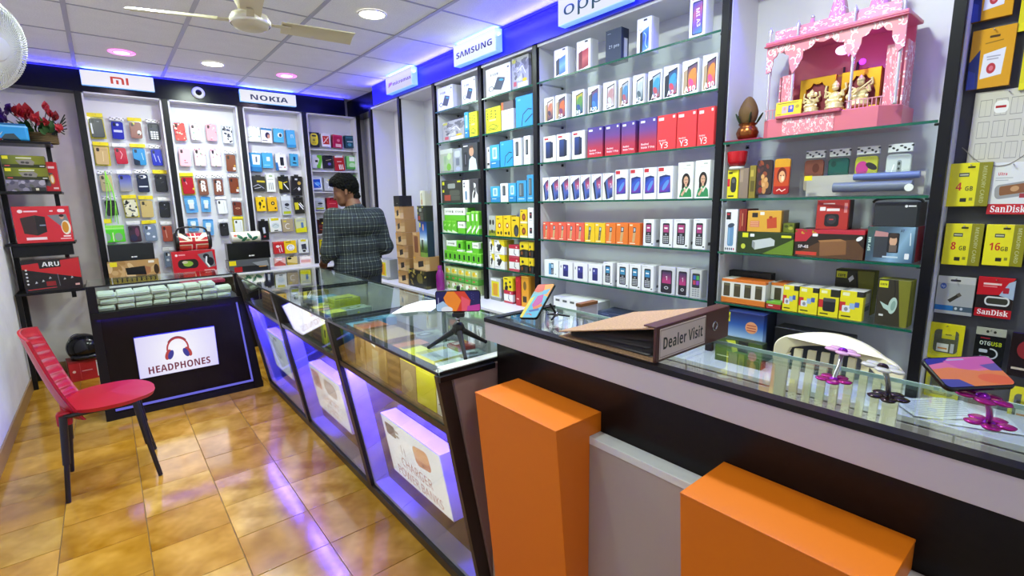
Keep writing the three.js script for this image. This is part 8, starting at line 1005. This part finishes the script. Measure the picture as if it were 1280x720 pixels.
// ------------------------------------------------------------ goods inside the glass counters
{
  reseed(81); const DY = DECK_Y + 0.0008;
  ART('kraftA', 130, 170, bg('#a9814f', (c, w, h) => { EL(c, '#7c5a34', 60, 70, 30, 50); EL(c, '#c8a070', 90, 110, 20, 30); F(c, '#8c6840', 0, 150, w, 20); }), '#8c6a40', '#c8601c'); ART('kraftB', 190, 170, bg('#b08a58', (c, w, h) => { PG(c, '#ecebe6', [[40, 8], [90, 20], [96, 50], [60, 44]]); F(c, '#c8b088', 60, 60, 60, 100); EL(c, '#1c1c1c', 72, 24, 8, 4); F(c, '#98744a', 130, 40, 50, 100); }), '#98744a', '#b8945c'); ART('kraftC', 110, 170, bg('#7c5a3c', (c, w, h) => { for (let i = 0; i < 9; i++) F(c, i % 2 ? '#6c4c32' : '#8c6844', 0, i * 19, w, 16); }), '#5c4028', '#c87850'); ART('yTopPk', 120, 170, bg('#9c8460', (c, w, h) => { F(c, '#ece01c', 0, 0, w, 40); LN(c, '#3c3810', 9, [[24, 14], [60, 26], [100, 22]]); EL(c, '#b8a078', 60, 110, 40, 40); }), '#8c7450', '#ece01c'); ART('yellowBig', 120, 200, bg('#e2d41a', (c) => { F(c, '#c8bc14', 0, 20, 120, 8); F(c, '#f0e850', 10, 60, 80, 4); }), '#b8ac12', '#b8c0cc'); ART('wCord', 120, 200, bg('#e6e2da', (c) => { LN(c, '#26241f', 5, [[44, 30], [60, 60], [62, 140]]); EL(c, '#26241f', 40, 26, 8, 10); EL(c, '#26241f', 66, 60, 6, 9); LN(c, '#26241f', 7, [[64, 90], [68, 130]]); LN(c, '#26241f', 3, [[30, 160], [70, 150], [90, 164]]); }), '#c8c4bc', '#c8ccd4'); ART('blueDk', 120, 170, bg('#2c5c9c', (c) => { F(c, '#4c8cc8', 10, 20, 80, 30); F(c, '#1c3c6c', 0, 120, 120, 50); }), '#1c3c6c', '#88b8dc');
  ART('grnYel', 110, 170, bg('#8c9c1c', (c) => { F(c, '#d0c820', 30, 0, 50, 170); F(c, '#2c3010', 40, 90, 20, 40); }), '#5c680c', '#d0d43c'); ART('darkPk', 120, 160, bg('#2c2824', (c) => { EL(c, '#5c4c40', 50, 70, 26, 40); F(c, '#8c7c20', 70, 100, 30, 30); }), '#1c1a18', '#4c4438');
  const row = (list, x, grp) => { for (const [n, l, a, u0, u1, h, d] of list) { const d0 = depthAtU(u0, x, DY), d1 = depthAtU(u1, x, DY); single(n, cartonGeo(d0 - d1 - 0.002, h, d, A[a]), paper(A[a]), l, 'box', [x, DY, -(d0 + d1) / 2], [0, -Math.PI / 2 + rnd(-0.03, 0.03), 0], grp); } };
  const gF = 'cartons standing behind the slanted front glass';
  row([['cable_carton', 'white box with a black cord drawing at the counter end', 'wCord', 546.5, 556.5, 0.185, 0.1], ['phone_carton', 'plain yellow box between the white cord box and a brown pack', 'yellowBig', 522, 545.8, 0.19, 0.12], ['charger_pack', 'brown pack with a yellow handle top in the slanted counter', 'yTopPk', 502, 521.5, 0.18, 0.08], ['wood_carton', 'striped brown carton behind the slanted front glass', 'kraftC', 486, 501, 0.17, 0.14], ['kraft_carton', 'kraft carton with a white tag behind the slanted front glass', 'kraftB', 459, 485, 0.185, 0.14], ['kraft_carton', 'kraft carton with orange top behind the slanted front glass', 'kraftA', 445, 458, 0.19, 0.12], ['blue_carton', 'dark blue carton beside the kraft carton with orange top', 'blueDk', 431, 444, 0.175, 0.1]], 0.812, gF);
  row([['adapter_carton', 'olive box with yellow stripe behind the middle counter glass', 'grnYel', 403, 413, 0.18, 0.1], ['adapter_carton', 'brown box behind the middle counter glass', 'kraftC', 391, 402, 0.16, 0.1], ['phone_carton', 'yellow box behind the middle counter glass', 'yTopPk', 381, 390, 0.15, 0.1], ['dark_carton', 'dark box behind the middle counter glass', 'darkPk', 366, 379, 0.16, 0.1], ['dark_carton', 'dark pack at the near end of the far counter glass', 'darkPk', 344, 352, 0.14, 0.1], ['dark_carton', 'dark pack in the middle of the far counter glass', 'kraftC', 329, 340, 0.13, 0.1]], 0.815, gF);
  // flat packs lying on the deck
  const flat = [], add = (dn, df, items) => items.forEach((it) => flat.push([dn, df, ...it]));
  ART('fBlue', 180, 120, bg('#4c9ccc', (c) => { F(c, '#d8ecf4', 14, 14, 90, 40); F(c, '#1c3c6c', 20, 70, 60, 20); RR(c, '#8cc4e0', 110, 30, 50, 70, 8); })); ART('fBlueW', 180, 120, bg('#d4e2ec', (c) => { for (let i = 0; i < 5; i++) F(c, '#3c6c94', 12, 12 + i * 18, 100, 8); F(c, '#2c7cb4', 120, 0, 60, 120); })); ART('fPink', 180, 120, bg('#d8b8bc', (c) => { EL(c, '#8c6c78', 120, 40, 40, 20); F(c, '#f4f0f0', 100, 44, 26, 14); F(c, '#b88890', 0, 90, 180, 30); })); ART('fYellow', 180, 120, bg('#e8e8e0', (c) => { PG(c, '#d8d43c', [[0, 70], [180, 40], [180, 120], [0, 120]]); F(c, '#9aa0a0', 30, 20, 100, 16); EL(c, '#4c5054', 110, 56, 20, 8); })); ART('fLime', 180, 120, bg('#d4dc1c', (c) => { F(c, '#2c3010', 20, 84, 120, 24); F(c, '#f0f07c', 30, 20, 80, 20); })); ART('fClear', 180, 120, bg('#aab8b0', (c) => { EL(c, '#5c6c64', 80, 60, 50, 30); EL(c, '#d4dcd8', 80, 60, 30, 16); })); ART('fYel', 180, 120, bg('#e0c820', (c) => { T(c, 'The', 60, 60, 40, '#2c2810', { align: 'left' }); F(c, '#8c7c10', 0, 100, 180, 20); })); ART('fWhite', 180, 120, bg('#e4e6e6', (c) => { F(c, '#8c9498', 20, 20, 60, 30); c.strokeStyle = '#3c4044'; c.lineWidth = 6; c.beginPath(); c.arc(130, 60, 26, 0, 5); c.stroke(); })); ART('fRed', 120, 120, bg('#9c2c30', (c) => { F(c, '#e8d8d8', 20, 20, 60, 40); })); ART('fGrey', 180, 120, bg('#7c848c', (c) => { F(c, '#b8c0c8', 20, 20, 120, 30); EL(c, '#2c3036', 100, 80, 40, 20); }));
  const flatBox = (a, top, u, v, w, l, h, turn, label) => { const p = atY(u, v, DY + h); const g = rbox(w, h, l, 0.003, 0, h / 2, 0, 1); printUV(g, A[a], 'xz'); single('flat_pack', g, paper(A[a], 'gloss'), label, 'box', [Math.min(BACK_X - 0.05 - w / 2, Math.max(SL(DY) + 0.15 + w / 2, p[0])), DY + (top || 0), -Math.min(4.08, p[2])], [0, turn, 0], 'flat packs lying in the long glass counters'); };
  [['fBlueW', 0, 452, 399, 0.18, 0.14, 0.045, 0.1, 'pale blue striped flat pack in the slanted counter nearest the viewer'], ['fBlue', 0, 498, 391, 0.19, 0.13, 0.05, -0.1, 'blue flat pack with white window below the paper sheet'], ['fPink', 0, 482, 412, 0.16, 0.12, 0.04, 0.2, 'pinkish flat pack with a dark oval in the slanted counter'], ['fYellow', 0, 508, 425, 0.16, 0.13, 0.035, 0.35, 'white and yellow flat pack in the slanted counter'], ['fClear', 0, 548, 414, 0.16, 0.12, 0.05, -0.2, 'clear grey flat pack beside the tripod'], ['fWhite', 0, 560, 432, 0.15, 0.13, 0.03, 0.1, 'white flat pack with ring drawing under the tripod'], ['fGrey', 0, 528, 436, 0.15, 0.1, 0.03, 0.3, 'grey flat pack under the tripod leg'], ['fRed', 0, 600, 424, 0.1, 0.1, 0.05, 0, 'dark red flat pack beside the near counter end'], ['fGrey', 0, 590, 440, 0.14, 0.1, 0.03, -0.2, 'grey flat pack beside the near counter end'],
    ['fYel', 0, 447, 356, 0.2, 0.12, 0.06, 0.05, 'yellow lettered flat pack in the middle counter, before the man'], ['fLime', 0, 480, 364, 0.19, 0.16, 0.09, 0.1, 'lime yellow topped dark pack in the middle counter'], ['fBlue', 0, 422, 368, 0.22, 0.12, 0.04, -0.05, 'long blue flat pack in the middle counter'], ['fClear', 0, 474, 379, 0.18, 0.12, 0.05, 0.15, 'clear grey flat pack in the middle counter'], ['fLime', 0, 398, 382, 0.17, 0.14, 0.07, 0.2, 'dark green pack with lime top in the middle counter'], ['fLime', 0, 428, 390, 0.2, 0.1, 0.03, -0.1, 'flat lime pack near the middle counter front'], ['fWhite', 0, 384, 369, 0.1, 0.08, 0.04, 0.3, 'white flat pack behind the dark green pack'], ['fClear', 0, 376, 361, 0.13, 0.1, 0.05, -0.2, 'clear flat pack at the far end of the middle counter'], ['fYellow', 0, 415, 357, 0.11, 0.1, 0.05, 0.1, 'white and yellow flat pack at the far end of the middle counter'],
    ['fClear', 0, 351, 350, 0.13, 0.11, 0.05, 0.2, 'clear flat pack in the far counter'], ['fPink', 0, 367, 349, 0.12, 0.1, 0.05, -0.1, 'pinkish flat pack in the far counter'], ['fLime', 0, 384, 348, 0.13, 0.1, 0.07, 0.1, 'lime flat pack in the far counter'], ['fWhite', 0, 334, 350, 0.1, 0.1, 0.04, 0.3, 'white flat pack in the far counter'], ['fLime', 0, 328, 345, 0.1, 0.1, 0.03, -0.3, 'lime flat pack at the corner of the far counter']].forEach((q) => flatBox(...q));
}
{ // white paper packets in the black counter
  reseed(91); const wp = std({ color: 0xd9d7cf, roughness: 0.75 }), geos = []; for (let k = 0; k < 5; k++) { const g = new RoundedBoxGeometry(0.094, 0.036, 0.16, 3, 0.008), p = g.attributes.position; for (let i = 0; i < p.count; i++) { const x = p.getX(i), y = p.getY(i), z = p.getZ(i), n = PN.noise(x * 40 + k * 9, y * 50, z * 30); p.setXYZ(i, x + n * 0.004, y + n * 0.005, z + n * 0.004); } g.computeVertexNormals(); g.translate(0, 0.02, 0); geos.push(g); }
  const base = 0.7725, names = ['lowest layer', 'second layer', 'third layer', 'top layer'];
  let proto; const put = (x, y, d, r, label) => { const k = Math.floor(rnd(5)); const t = thing('paper_packet', label, 'packet', [x, y, -d], r, 'white paper packets in the black counter'); mesh('wrapped_box', geos[k], wp, t, [0, 0, 0], [0, rnd() < 0.5 ? Math.PI : 0, rnd(-0.04, 0.04)]); mesh('fold', rbox(0.085, 0.0015, 0.03, 0.0005, 0, 0.021, 0.081).rotateX(0.0), wp, t); };
  for (let l = 0; l < 3; l++) for (let i = 0; i < 8; i++) { if (l === 2 && i > 6) continue; put(-0.055 + i * 0.101 + rnd(-0.004, 0.004) + (l === 1 ? 0.01 : 0), base + l * 0.0425, 4.29 + 0.095 + rnd(0, 0.012), rnd(-0.05, 0.05), `white paper packet at the counter glass, ${ORD[i]} from the chair side, ${names[l]}`); }
  for (let i = 0; i < 7; i++) put(-0.04 + i * 0.106, base, 4.29 + 0.29, rnd(-0.1, 0.1), `white paper packet in the hidden back line, ${ORD[i]} from the chair side, ${names[0]}`);
  for (let i = 0; i < 5; i++) put(0.02 + i * 0.125, base + 0.0425, 4.29 + 0.29, rnd(-0.3, 0.3), `white paper packet in the back line, ${ORD[i]} from the chair side, ${names[1]}`);
  single('red_pouch', rbox(0.3, 0.03, 0.12, 0.008, 0, 0.015, 0), std({ color: 0xb01c4c, roughness: 0.3 }), 'dark pink flat pouch behind the white paper packets', 'pouch', [0.55, base + 0.086, -(4.29 + 0.3)], [0, 0.05, 0]);
}
// ------------------------------------------------------------ red chair
{
  const t = thing('visitor_chair', 'red plastic chair with black metal legs on the tiled floor', 'chair', [-0.12, 0, -3.38], 0); const rp = std({ color: 0xb50f24, roughness: 0.36 });
  const sx = 0.2, sz = 0.215; { const g = new THREE.CylinderGeometry(1, 0.96, 0.022, 48, 2).scale(sx, 1, sz), p = g.attributes.position; for (let i = 0; i < p.count; i++) { const x = p.getX(i), z = p.getZ(i), r = (x / sx) ** 2 + (z / sz) ** 2; const sq = 1 + 0.1 * Math.abs(x * z) / (sx * sz); p.setX(i, x * sq); p.setZ(i, z * sq); p.setY(i, p.getY(i) - 0.012 * r + 0.468 - 0.015 * (x / sx > 0.6 ? (x / sx - 0.6) * 2 : 0)); } g.computeVertexNormals(); mesh('seat', g, rp, t, [0.025, 0, 0]); }
  { const nx = 20, ny = 80, pos = [], idx = [], uv = []; // curved ribbed back
    for (let s = 0; s < 2; s++) for (let j = 0; j <= ny; j++) for (let i = 0; i <= nx; i++) { const a = i / nx * 2 - 1, v = j / ny, y = 0.4 + v * 0.475 - 0.02 * a * a * v, w = 0.185 + 0.01 * Math.sin(v * 3.1) - 0.03 * (1 - v) ** 3; const rib = s === 0 ? 0.008 * Math.max(0, Math.sin(v * 70 + Math.abs(a) * 3)) * (1 - a ** 6) * (v > 0.1 && v < 0.94 ? 1 : 0) : 0; const x = -0.165 - v * 0.1 + 0.06 * a * a * (1 - 0.3 * v) + (s ? -0.014 : 0) + rib - (1 - v) ** 4 * -0.03; pos.push(x, y, a * w); uv.push(i / nx, v); }
    const N = (nx + 1) * (ny + 1), q = (i, j, s) => s * N + j * (nx + 1) + i; for (let j = 0; j < ny; j++) for (let i = 0; i < nx; i++) { idx.push(q(i, j, 0), q(i, j + 1, 0), q(i + 1, j, 0), q(i + 1, j, 0), q(i, j + 1, 0), q(i + 1, j + 1, 0)); idx.push(q(i, j, 1), q(i + 1, j, 1), q(i, j + 1, 1), q(i + 1, j, 1), q(i + 1, j + 1, 1), q(i, j + 1, 1)); }
    for (let j = 0; j < ny; j++) for (const i of [0, nx]) idx.push(q(i, j, 0), q(i, j, 1), q(i, j + 1, 0), q(i, j + 1, 0), q(i, j, 1), q(i, j + 1, 1)); for (let i = 0; i < nx; i++) for (const j of [0, ny]) idx.push(q(i, j, 0), q(i + 1, j, 0), q(i, j, 1), q(i + 1, j, 0), q(i + 1, j, 1), q(i, j, 1));
    const g = new THREE.BufferGeometry(); g.setAttribute('position', new THREE.Float32BufferAttribute(pos, 3)); g.setAttribute('uv', new THREE.Float32BufferAttribute(uv, 2)); g.setIndex(idx); g.computeVertexNormals(); const m = rp.clone(); m.side = THREE.DoubleSide; mesh('backrest', g, m, t); }
  for (const z of [0.12, -0.12]) mesh('bracket', rbox(0.06, 0.07, 0.05, 0.01, -0.16, 0.42, z), rp, t);
  const lm = M.plasticBlack; for (const z of [-1, 1]) { mesh('leg', join(rod([-0.16, 0.445, z * 0.17], [-0.178, 0.2, z * 0.183], 0.017, 0.016), rod([-0.177, 0.21, z * 0.183], [-0.196, 0.004, z * 0.195], 0.0115, 0.011)), lm, t); mesh('leg', join(rod([0.13, 0.445, z * 0.165], [0.158, 0.2, z * 0.18], 0.017, 0.016), rod([0.157, 0.21, z * 0.18], [0.187, 0.004, z * 0.193], 0.0115, 0.011)), lm, t); mesh('side_rail', rod([-0.16, 0.44, z * 0.165], [0.135, 0.44, z * 0.16], 0.011), lm, t); }
  mesh('cross_rail', join(rod([0.13, 0.438, -0.165], [0.13, 0.438, 0.165], 0.009), rod([-0.15, 0.438, -0.165], [-0.15, 0.438, 0.165], 0.009)), M.steel, t);
}
{ // red carton and helmet on the floor by the rack
  ART('redCase', 180, 120, bg('#b81c26', (c, w, h) => { EL(c, '#f0d0d0', 26, 60, 10, 8); F(c, '#d04850', 60, 10, 4, 100); F(c, '#e0a0a4', 70, 60, 60, 5); F(c, '#e8e4e4', 156, 10, 24, 100); F(c, '#8c141c', 0, 0, w, 10); }), '#8c141c', '#c83038');
  single('red_carton', cartonGeo(0.21, 0.175, 0.2, A.redCase), paper(A.redCase), 'red carton on the floor under the black helmet', 'box', [-0.285, 0.0005, -5.52], [0, 0.12, 0]);
  const t = thing('helmet', 'black motorcycle helmet resting on the red carton', 'helmet', [-0.275, 0.178, -5.62], 0.7); const r = 0.125;
  const g = new THREE.SphereGeometry(r, 32, 24, 0, Math.PI * 2, 0, 2.25), p = g.attributes.position; for (let i = 0; i < p.count; i++) { p.setX(i, p.getX(i) * 0.88); p.setZ(i, p.getZ(i) * 1.1); p.setY(i, p.getY(i) + 0.09); } g.computeVertexNormals(); const m = std({ color: 0x121216, roughness: 0.15 }); m.side = THREE.DoubleSide; mesh('shell', g, m, t);
  mesh('visor', new THREE.SphereGeometry(r * 1.02, 24, 10, Math.PI * 0.18, Math.PI * 0.64, 1.1, 0.62).scale(0.9, 1, 1.12).translate(0, 0.09, 0), M.blackGloss, t); mesh('chin_guard', new THREE.TorusGeometry(0.105, 0.022, 10, 24, Math.PI).rotateX(Math.PI / 2).scale(1, 1, 1.2).translate(0, 0.026, 0.005), m, t); mesh('trim_line', new THREE.TorusGeometry(r * 0.98, 0.004, 6, 40, Math.PI * 0.8).rotateX(-0.5).scale(0.9, 1, 1.1).translate(0, 0.1, 0), M.steel, t);
}
// ------------------------------------------------------------ the man behind the counter
{
  const t = thing('person', 'man in a dark checked shirt standing behind the counter, head turned down to the side', 'person', [1.63, 0, -4.05], 0.05);
  const V = (x, y, z) => [x, y, z];
  // smooth union of tapered capsules on a grid
  const sd = (p, a, b, ra, rb) => { const bx = b[0] - a[0], by = b[1] - a[1], bz = b[2] - a[2], px = p[0] - a[0], py = p[1] - a[1], pz = p[2] - a[2]; const h = Math.max(0, Math.min(1, (px * bx + py * by + pz * bz) / (bx * bx + by * by + bz * bz + 1e-9))); return Math.hypot(px - bx * h, py - by * h, pz - bz * h) - (ra + (rb - ra) * h); };
  function field(bones, lo, hi, res, k, cut) { // returns a geometry in metres
    const mc = new MarchingCubes(res, M.skin, false, false, 400000); mc.isolation = 0; mc.reset(); const c = [0, 1, 2].map((i) => (lo[i] + hi[i]) / 2), hf = [0, 1, 2].map((i) => (hi[i] - lo[i]) / 2), half = res / 2;
    for (let z = 0; z < res; z++) for (let y = 0; y < res; y++) for (let x = 0; x < res; x++) { const p = [c[0] + (x - half) / half * hf[0], c[1] + (y - half) / half * hf[1], c[2] + (z - half) / half * hf[2]]; let d = 1e3; for (const b of bones) { const kk = b[5] || k, e = sd([p[0], p[1], b[4] ? b[4] * (p[2] - b[0][2]) + b[0][2] : p[2]], b[0], b[1], b[2], b[3]); const hh = Math.max(kk - Math.abs(d - e), 0) / kk; d = Math.min(d, e) - hh * hh * kk * 0.25; } if (cut) d = Math.max(d, cut(p, d)); mc.field[x + y * res + z * res * res] = -d; }
    mc.update(); const g = new THREE.BufferGeometry(), n = mc.count; const pos = mc.positionArray.slice(0, n * 3); for (let i = 0; i < n; i++) for (let a = 0; a < 3; a++) pos[i * 3 + a] = c[a] + pos[i * 3 + a] * hf[a]; g.setAttribute('position', new THREE.BufferAttribute(pos, 3)); const m = mergeVertices(g, 1e-5); m.computeVertexNormals(); return m;
  }
  const SH = [0.185, 1.36, 0.01], EL_ = [0.252, 1.09, 0.03], WR = [0.15, 1.0, -0.19], SHl = [-0.185, 1.365, 0.0], ELl = [-0.25, 1.09, 0.02], WRl = [-0.2, 1.0, -0.2];
  const torso = [[V(-0.1, 1.3, 0.005), V(0.1, 1.3, 0.005), 0.115, 0.115], [V(-0.075, 1.12, -0.005), V(0.075, 1.12, -0.005), 0.108, 0.108], [V(-0.075, 0.96, 0), V(0.075, 0.96, 0), 0.112, 0.112], [V(0, 1.3, 0.01), V(0, 1.42, 0.01), 0.1, 0.06]];
  const arms = [[SH, EL_, 0.062, 0.045], [EL_, WR, 0.044, 0.03], [SHl, ELl, 0.062, 0.045], [ELl, WRl, 0.044, 0.03]];
  const neck = [[V(0, 1.4, 0.01), V(-0.012, 1.5, -0.008), 0.056, 0.054]];
  const legs = [[V(0.09, 0.92, 0), V(0.1, 0.5, -0.01), 0.095, 0.062], [V(0.1, 0.5, -0.01), V(0.105, 0.09, 0.02), 0.06, 0.042], [V(-0.09, 0.92, 0), V(-0.1, 0.5, -0.01), 0.095, 0.062], [V(-0.1, 0.5, -0.01), V(-0.105, 0.09, 0.02), 0.06, 0.042]];
  const feet = [[V(0.105, 0.045, 0.03), V(0.115, 0.035, -0.13), 0.04, 0.032], [V(-0.105, 0.045, 0.03), V(-0.115, 0.035, -0.13), 0.04, 0.032]];
  const grow = (bs, r) => bs.map((b) => [b[0], b[1], b[2] + r, b[3] + r, b[4], b[5]]);
  const body = field([...torso, ...arms, ...neck, ...legs, ...feet], [-0.42, -0.02, -0.32], [0.42, 1.62, 0.26], 84, 0.05);
  const handBones = (w, dir, s) => { const p = (a, b, c) => [w[0] + dir[0] * a + s * c * 0.8, w[1] + b - a * 0.25, w[2] + dir[2] * a + c * 0.2], out = [[p(0, 0, 0), p(0.05, -0.006, 0.012), 0.026, 0.024], [p(0.05, -0.005, -0.022), p(0.07, -0.01, 0.026), 0.015, 0.014]]; [[-0.028, 0.07], [-0.01, 0.08], [0.01, 0.078], [0.028, 0.062]].forEach(([o, l]) => { out.push([p(0.075, -0.008, o), p(0.075 + l * 0.45, -0.02, o * 1.1), 0.0092, 0.0086, 0, 0.008], [p(0.075 + l * 0.45, -0.02, o * 1.1), p(0.075 + l * 0.7, -0.05, o), 0.0085, 0.0075, 0, 0.008]); }); out.push([p(0.02, 0.004, 0.03), p(0.05, 0.0, 0.05), 0.012, 0.01, 0, 0.01], [p(0.05, 0.0, 0.05), p(0.08, -0.012, 0.048), 0.0095, 0.008, 0, 0.008]); return out; };
  const hL = field(handBones(WRl, [0.2, 0, -0.98], 1), [WRl[0] - 0.1, WRl[1] - 0.12, WRl[2] - 0.2], [WRl[0] + 0.13, WRl[1] + 0.06, WRl[2] + 0.05], 64, 0.016), hR = field(handBones(WR, [-0.35, 0, -0.93], -1), [WR[0] - 0.15, WR[1] - 0.12, WR[2] - 0.2], [WR[0] + 0.1, WR[1] + 0.06, WR[2] + 0.05], 64, 0.016);
  // head: local, then turned to the side and tilted down. faces -z locally
  const Q = (x, y, z, rx, ry) => [V(x, y, z), V(x, y + 0.0001, z), rx, rx];
  const headB = [[V(0, 0.135, 0.01), V(0, 0.13, -0.03), 0.078, 0.072], [V(0, 0.1, 0.0), V(0, 0.07, -0.045), 0.07, 0.056], [V(-0.02, 0.03, -0.06), V(0.02, 0.03, -0.06), 0.034, 0.034], [V(0, 0.02, -0.075), V(0, 0.024, -0.08), 0.022, 0.02], [V(0, 0.1, -0.098), V(0, 0.072, -0.112), 0.01, 0.014, 0, 0.012], [V(-0.012, 0.068, -0.102), V(0.012, 0.068, -0.102), 0.0085, 0.0085, 0, 0.012], [V(-0.034, 0.112, -0.088), V(0.034, 0.112, -0.088), 0.013, 0.013, 0, 0.02], [V(-0.02, 0.046, -0.094), V(0.02, 0.046, -0.094), 0.0075, 0.0075, 0, 0.01], [V(-0.017, 0.037, -0.091), V(0.017, 0.037, -0.091), 0.0085, 0.0085, 0, 0.01], [V(-0.045, 0.078, -0.066), V(0.045, 0.078, -0.066), 0.018, 0.018, 0, 0.03], [V(0.078, 0.105, 0.006), V(0.084, 0.072, -0.004), 0.012, 0.009, 0, 0.008], [V(-0.078, 0.105, 0.006), V(-0.084, 0.072, -0.004), 0.012, 0.009, 0, 0.008], [V(0, -0.04, 0.02), V(0, 0.06, 0.01), 0.053, 0.055]];
  const headG = field(headB, [-0.12, -0.07, -0.15], [0.12, 0.24, 0.13], 84, 0.03);
  const HM = new THREE.Matrix4().makeRotationFromEuler(new THREE.Euler(-0.28, 0.98, 0, 'YXZ')).setPosition(-0.014, 1.475, -0.012);
  const all = mergeGeometries([body, hL, hR, headG.clone().applyMatrix4(HM)].map((g) => { const q = g.clone(); for (const k of Object.keys(q.attributes)) if (!['position', 'normal'].includes(k)) q.deleteAttribute(k); return q; }));
  mesh('body', all, M.skin, t);
  reseed(101); const hairG = field([[V(0, 0.15, 0.012), V(0, 0.145, -0.034), 0.092, 0.088], [V(0, 0.12, 0.022), V(0, 0.05, 0.036), 0.084, 0.052], [V(0, 0.19, -0.06), V(0, 0.2, -0.02), 0.05, 0.055], [V(-0.03, 0.19, -0.07), V(0.03, 0.19, -0.07), 0.03, 0.03]], [-0.13, -0.02, -0.15], [0.13, 0.27, 0.14], 76, 0.02, (p) => { const n = PN.noise(p[0] * 55, p[1] * 55, p[2] * 55) * 0.012, z = p[2], thr = z < -0.02 ? 0.168 - (z + 0.09) * 0.7 : z < 0.0 ? 0.119 - (z + 0.02) * 2.2 : Math.max(0.018, 0.09 - z * 1.9); return thr - p[1] + n; });
  { const p = hairG.attributes.position, n = hairG.attributes.normal; for (let i = 0; i < p.count; i++) { const x = p.getX(i), y = p.getY(i), z = p.getZ(i), k = 0.007 * PN.noise(x * 90, y * 60, z * 90) + 0.004 * PN.noise(x * 220, y * 160, z * 220) + (y > 0.17 ? 0.004 : 0); p.setXYZ(i, x + n.getX(i) * k, y + n.getY(i) * k, z + n.getZ(i) * k); } hairG.computeVertexNormals(); }
  mesh('hair', hairG.applyMatrix4(HM), phys({ color: 0x060504, roughness: 0.8, specularIntensity: 0.25 }), t);
  const eye = std({ color: 0xe8e2dc, roughness: 0.3 }), iris = std({ color: 0x1c120c, roughness: 0.2 }); for (const s of [-1, 1]) { mesh('eye', ball(0.0115, s * 0.031, 0.096, -0.084, 12).applyMatrix4(HM), eye, t); mesh('iris', ball(0.0055, s * 0.031, 0.094, -0.0915, 10).applyMatrix4(HM), iris, t); mesh('eyebrow', tube([[s * 0.014, 0.118, -0.101], [s * 0.034, 0.123, -0.098], [s * 0.054, 0.116, -0.084]], 0.0035, 8, 6).applyMatrix4(HM), iris, t); }
  // clothes
  const plaid = noiseTex(256, (x, y) => { const b = [30, 38, 44], f = (v, n) => { const q = (v * n) % 1; return q; }; const n = pn(x, y, 30, 3) * 10; let r = b.map((q) => q + n); const lx = f(x, 6), ly = f(y, 6); if (lx > 0.3 && lx < 0.62) r = [17 + n, 21 + n, 28 + n]; if (ly > 0.3 && ly < 0.62) r = r.map((q) => q * 0.72); const wx = Math.abs(lx - 0.46) < 0.035 || Math.abs(lx - 0.86) < 0.02, wy = Math.abs(ly - 0.46) < 0.035 || Math.abs(ly - 0.86) < 0.02; if (wx) r = [74 + n, 84 + n, 84 + n]; if (wy) r = wx ? [158, 164, 154] : [78 + n, 88 + n, 84 + n]; return r; });
  const shirtM = std({ map: plaid, roughness: 0.85 });
  const clothUV = (g) => { const p = g.attributes.position, n = g.attributes.normal, uv = new Float32Array(p.count * 2); for (let i = 0; i < p.count; i++) { const x = p.getX(i), z = p.getZ(i); uv[2 * i] = (x + Math.max(-1, Math.min(1, x / 0.12)) * (0.13 - z) * 0.7) / 0.44; uv[2 * i + 1] = p.getY(i) / 0.44; } g.setAttribute('uv', new THREE.BufferAttribute(uv, 2)); return g; };
  const wr = (p) => 0.004 * Math.sin(p[1] * 38 + p[0] * 22 + 3 * PN.noise(p[0] * 9, p[1] * 9, p[2] * 9)) * (0.4 + Math.max(0, 1.25 - p[1]) * 2);
  const shirtB = [...grow(torso, 0.013), ...grow([arms[0], arms[2]], 0.014), ...grow([arms[1], arms[3]], 0.013), [V(-0.085, 0.9, 0), V(0.085, 0.9, 0), 0.118, 0.118]];
  const shirt = field(shirtB, [-0.42, 0.76, -0.32], [0.42, 1.52, 0.26], 100, 0.045, (p, d) => Math.max(d + wr(p), 0.835 - p[1], p[1] - 1.448 - p[2] * 0.4, -0.165 - p[2] - 1.02 + 1.02));
  mesh('shirt', clothUV(shirt), shirtM, t);
  const collar = lathe([[0.064, 0], [0.068, 0.012], [0.062, 0.036], [0.058, 0.037], [0.06, 0.01], [0.06, 0]], 28).rotateX(-0.1).translate(-0.004, 1.425, 0.008); mesh('collar', clothUV(collar), shirtM, t);
  const tr = field([...grow(legs, 0.016), ...grow(torso.slice(2, 3), 0.004), [V(0.09, 0.9, 0), V(-0.09, 0.9, 0), 0.1, 0.1]], [-0.32, 0.0, -0.26], [0.32, 1.06, 0.24], 72, 0.03, (p, d) => Math.max(d, 0.06 - p[1], p[1] - 1.0)); mesh('trousers', tr, std({ color: 0x1f2733, roughness: 0.85 }), t);
  for (const s of [-1, 1]) mesh('shoe', rbox(0.095, 0.075, 0.27, 0.035, s * 0.11, 0.038, -0.05, 4), std({ color: 0x1c1a1a, roughness: 0.5 }), t);
}

scene.traverse((o) => { if (o.isLight) o.castShadow = !o.isRectAreaLight; });
renderer.render(scene, camera);
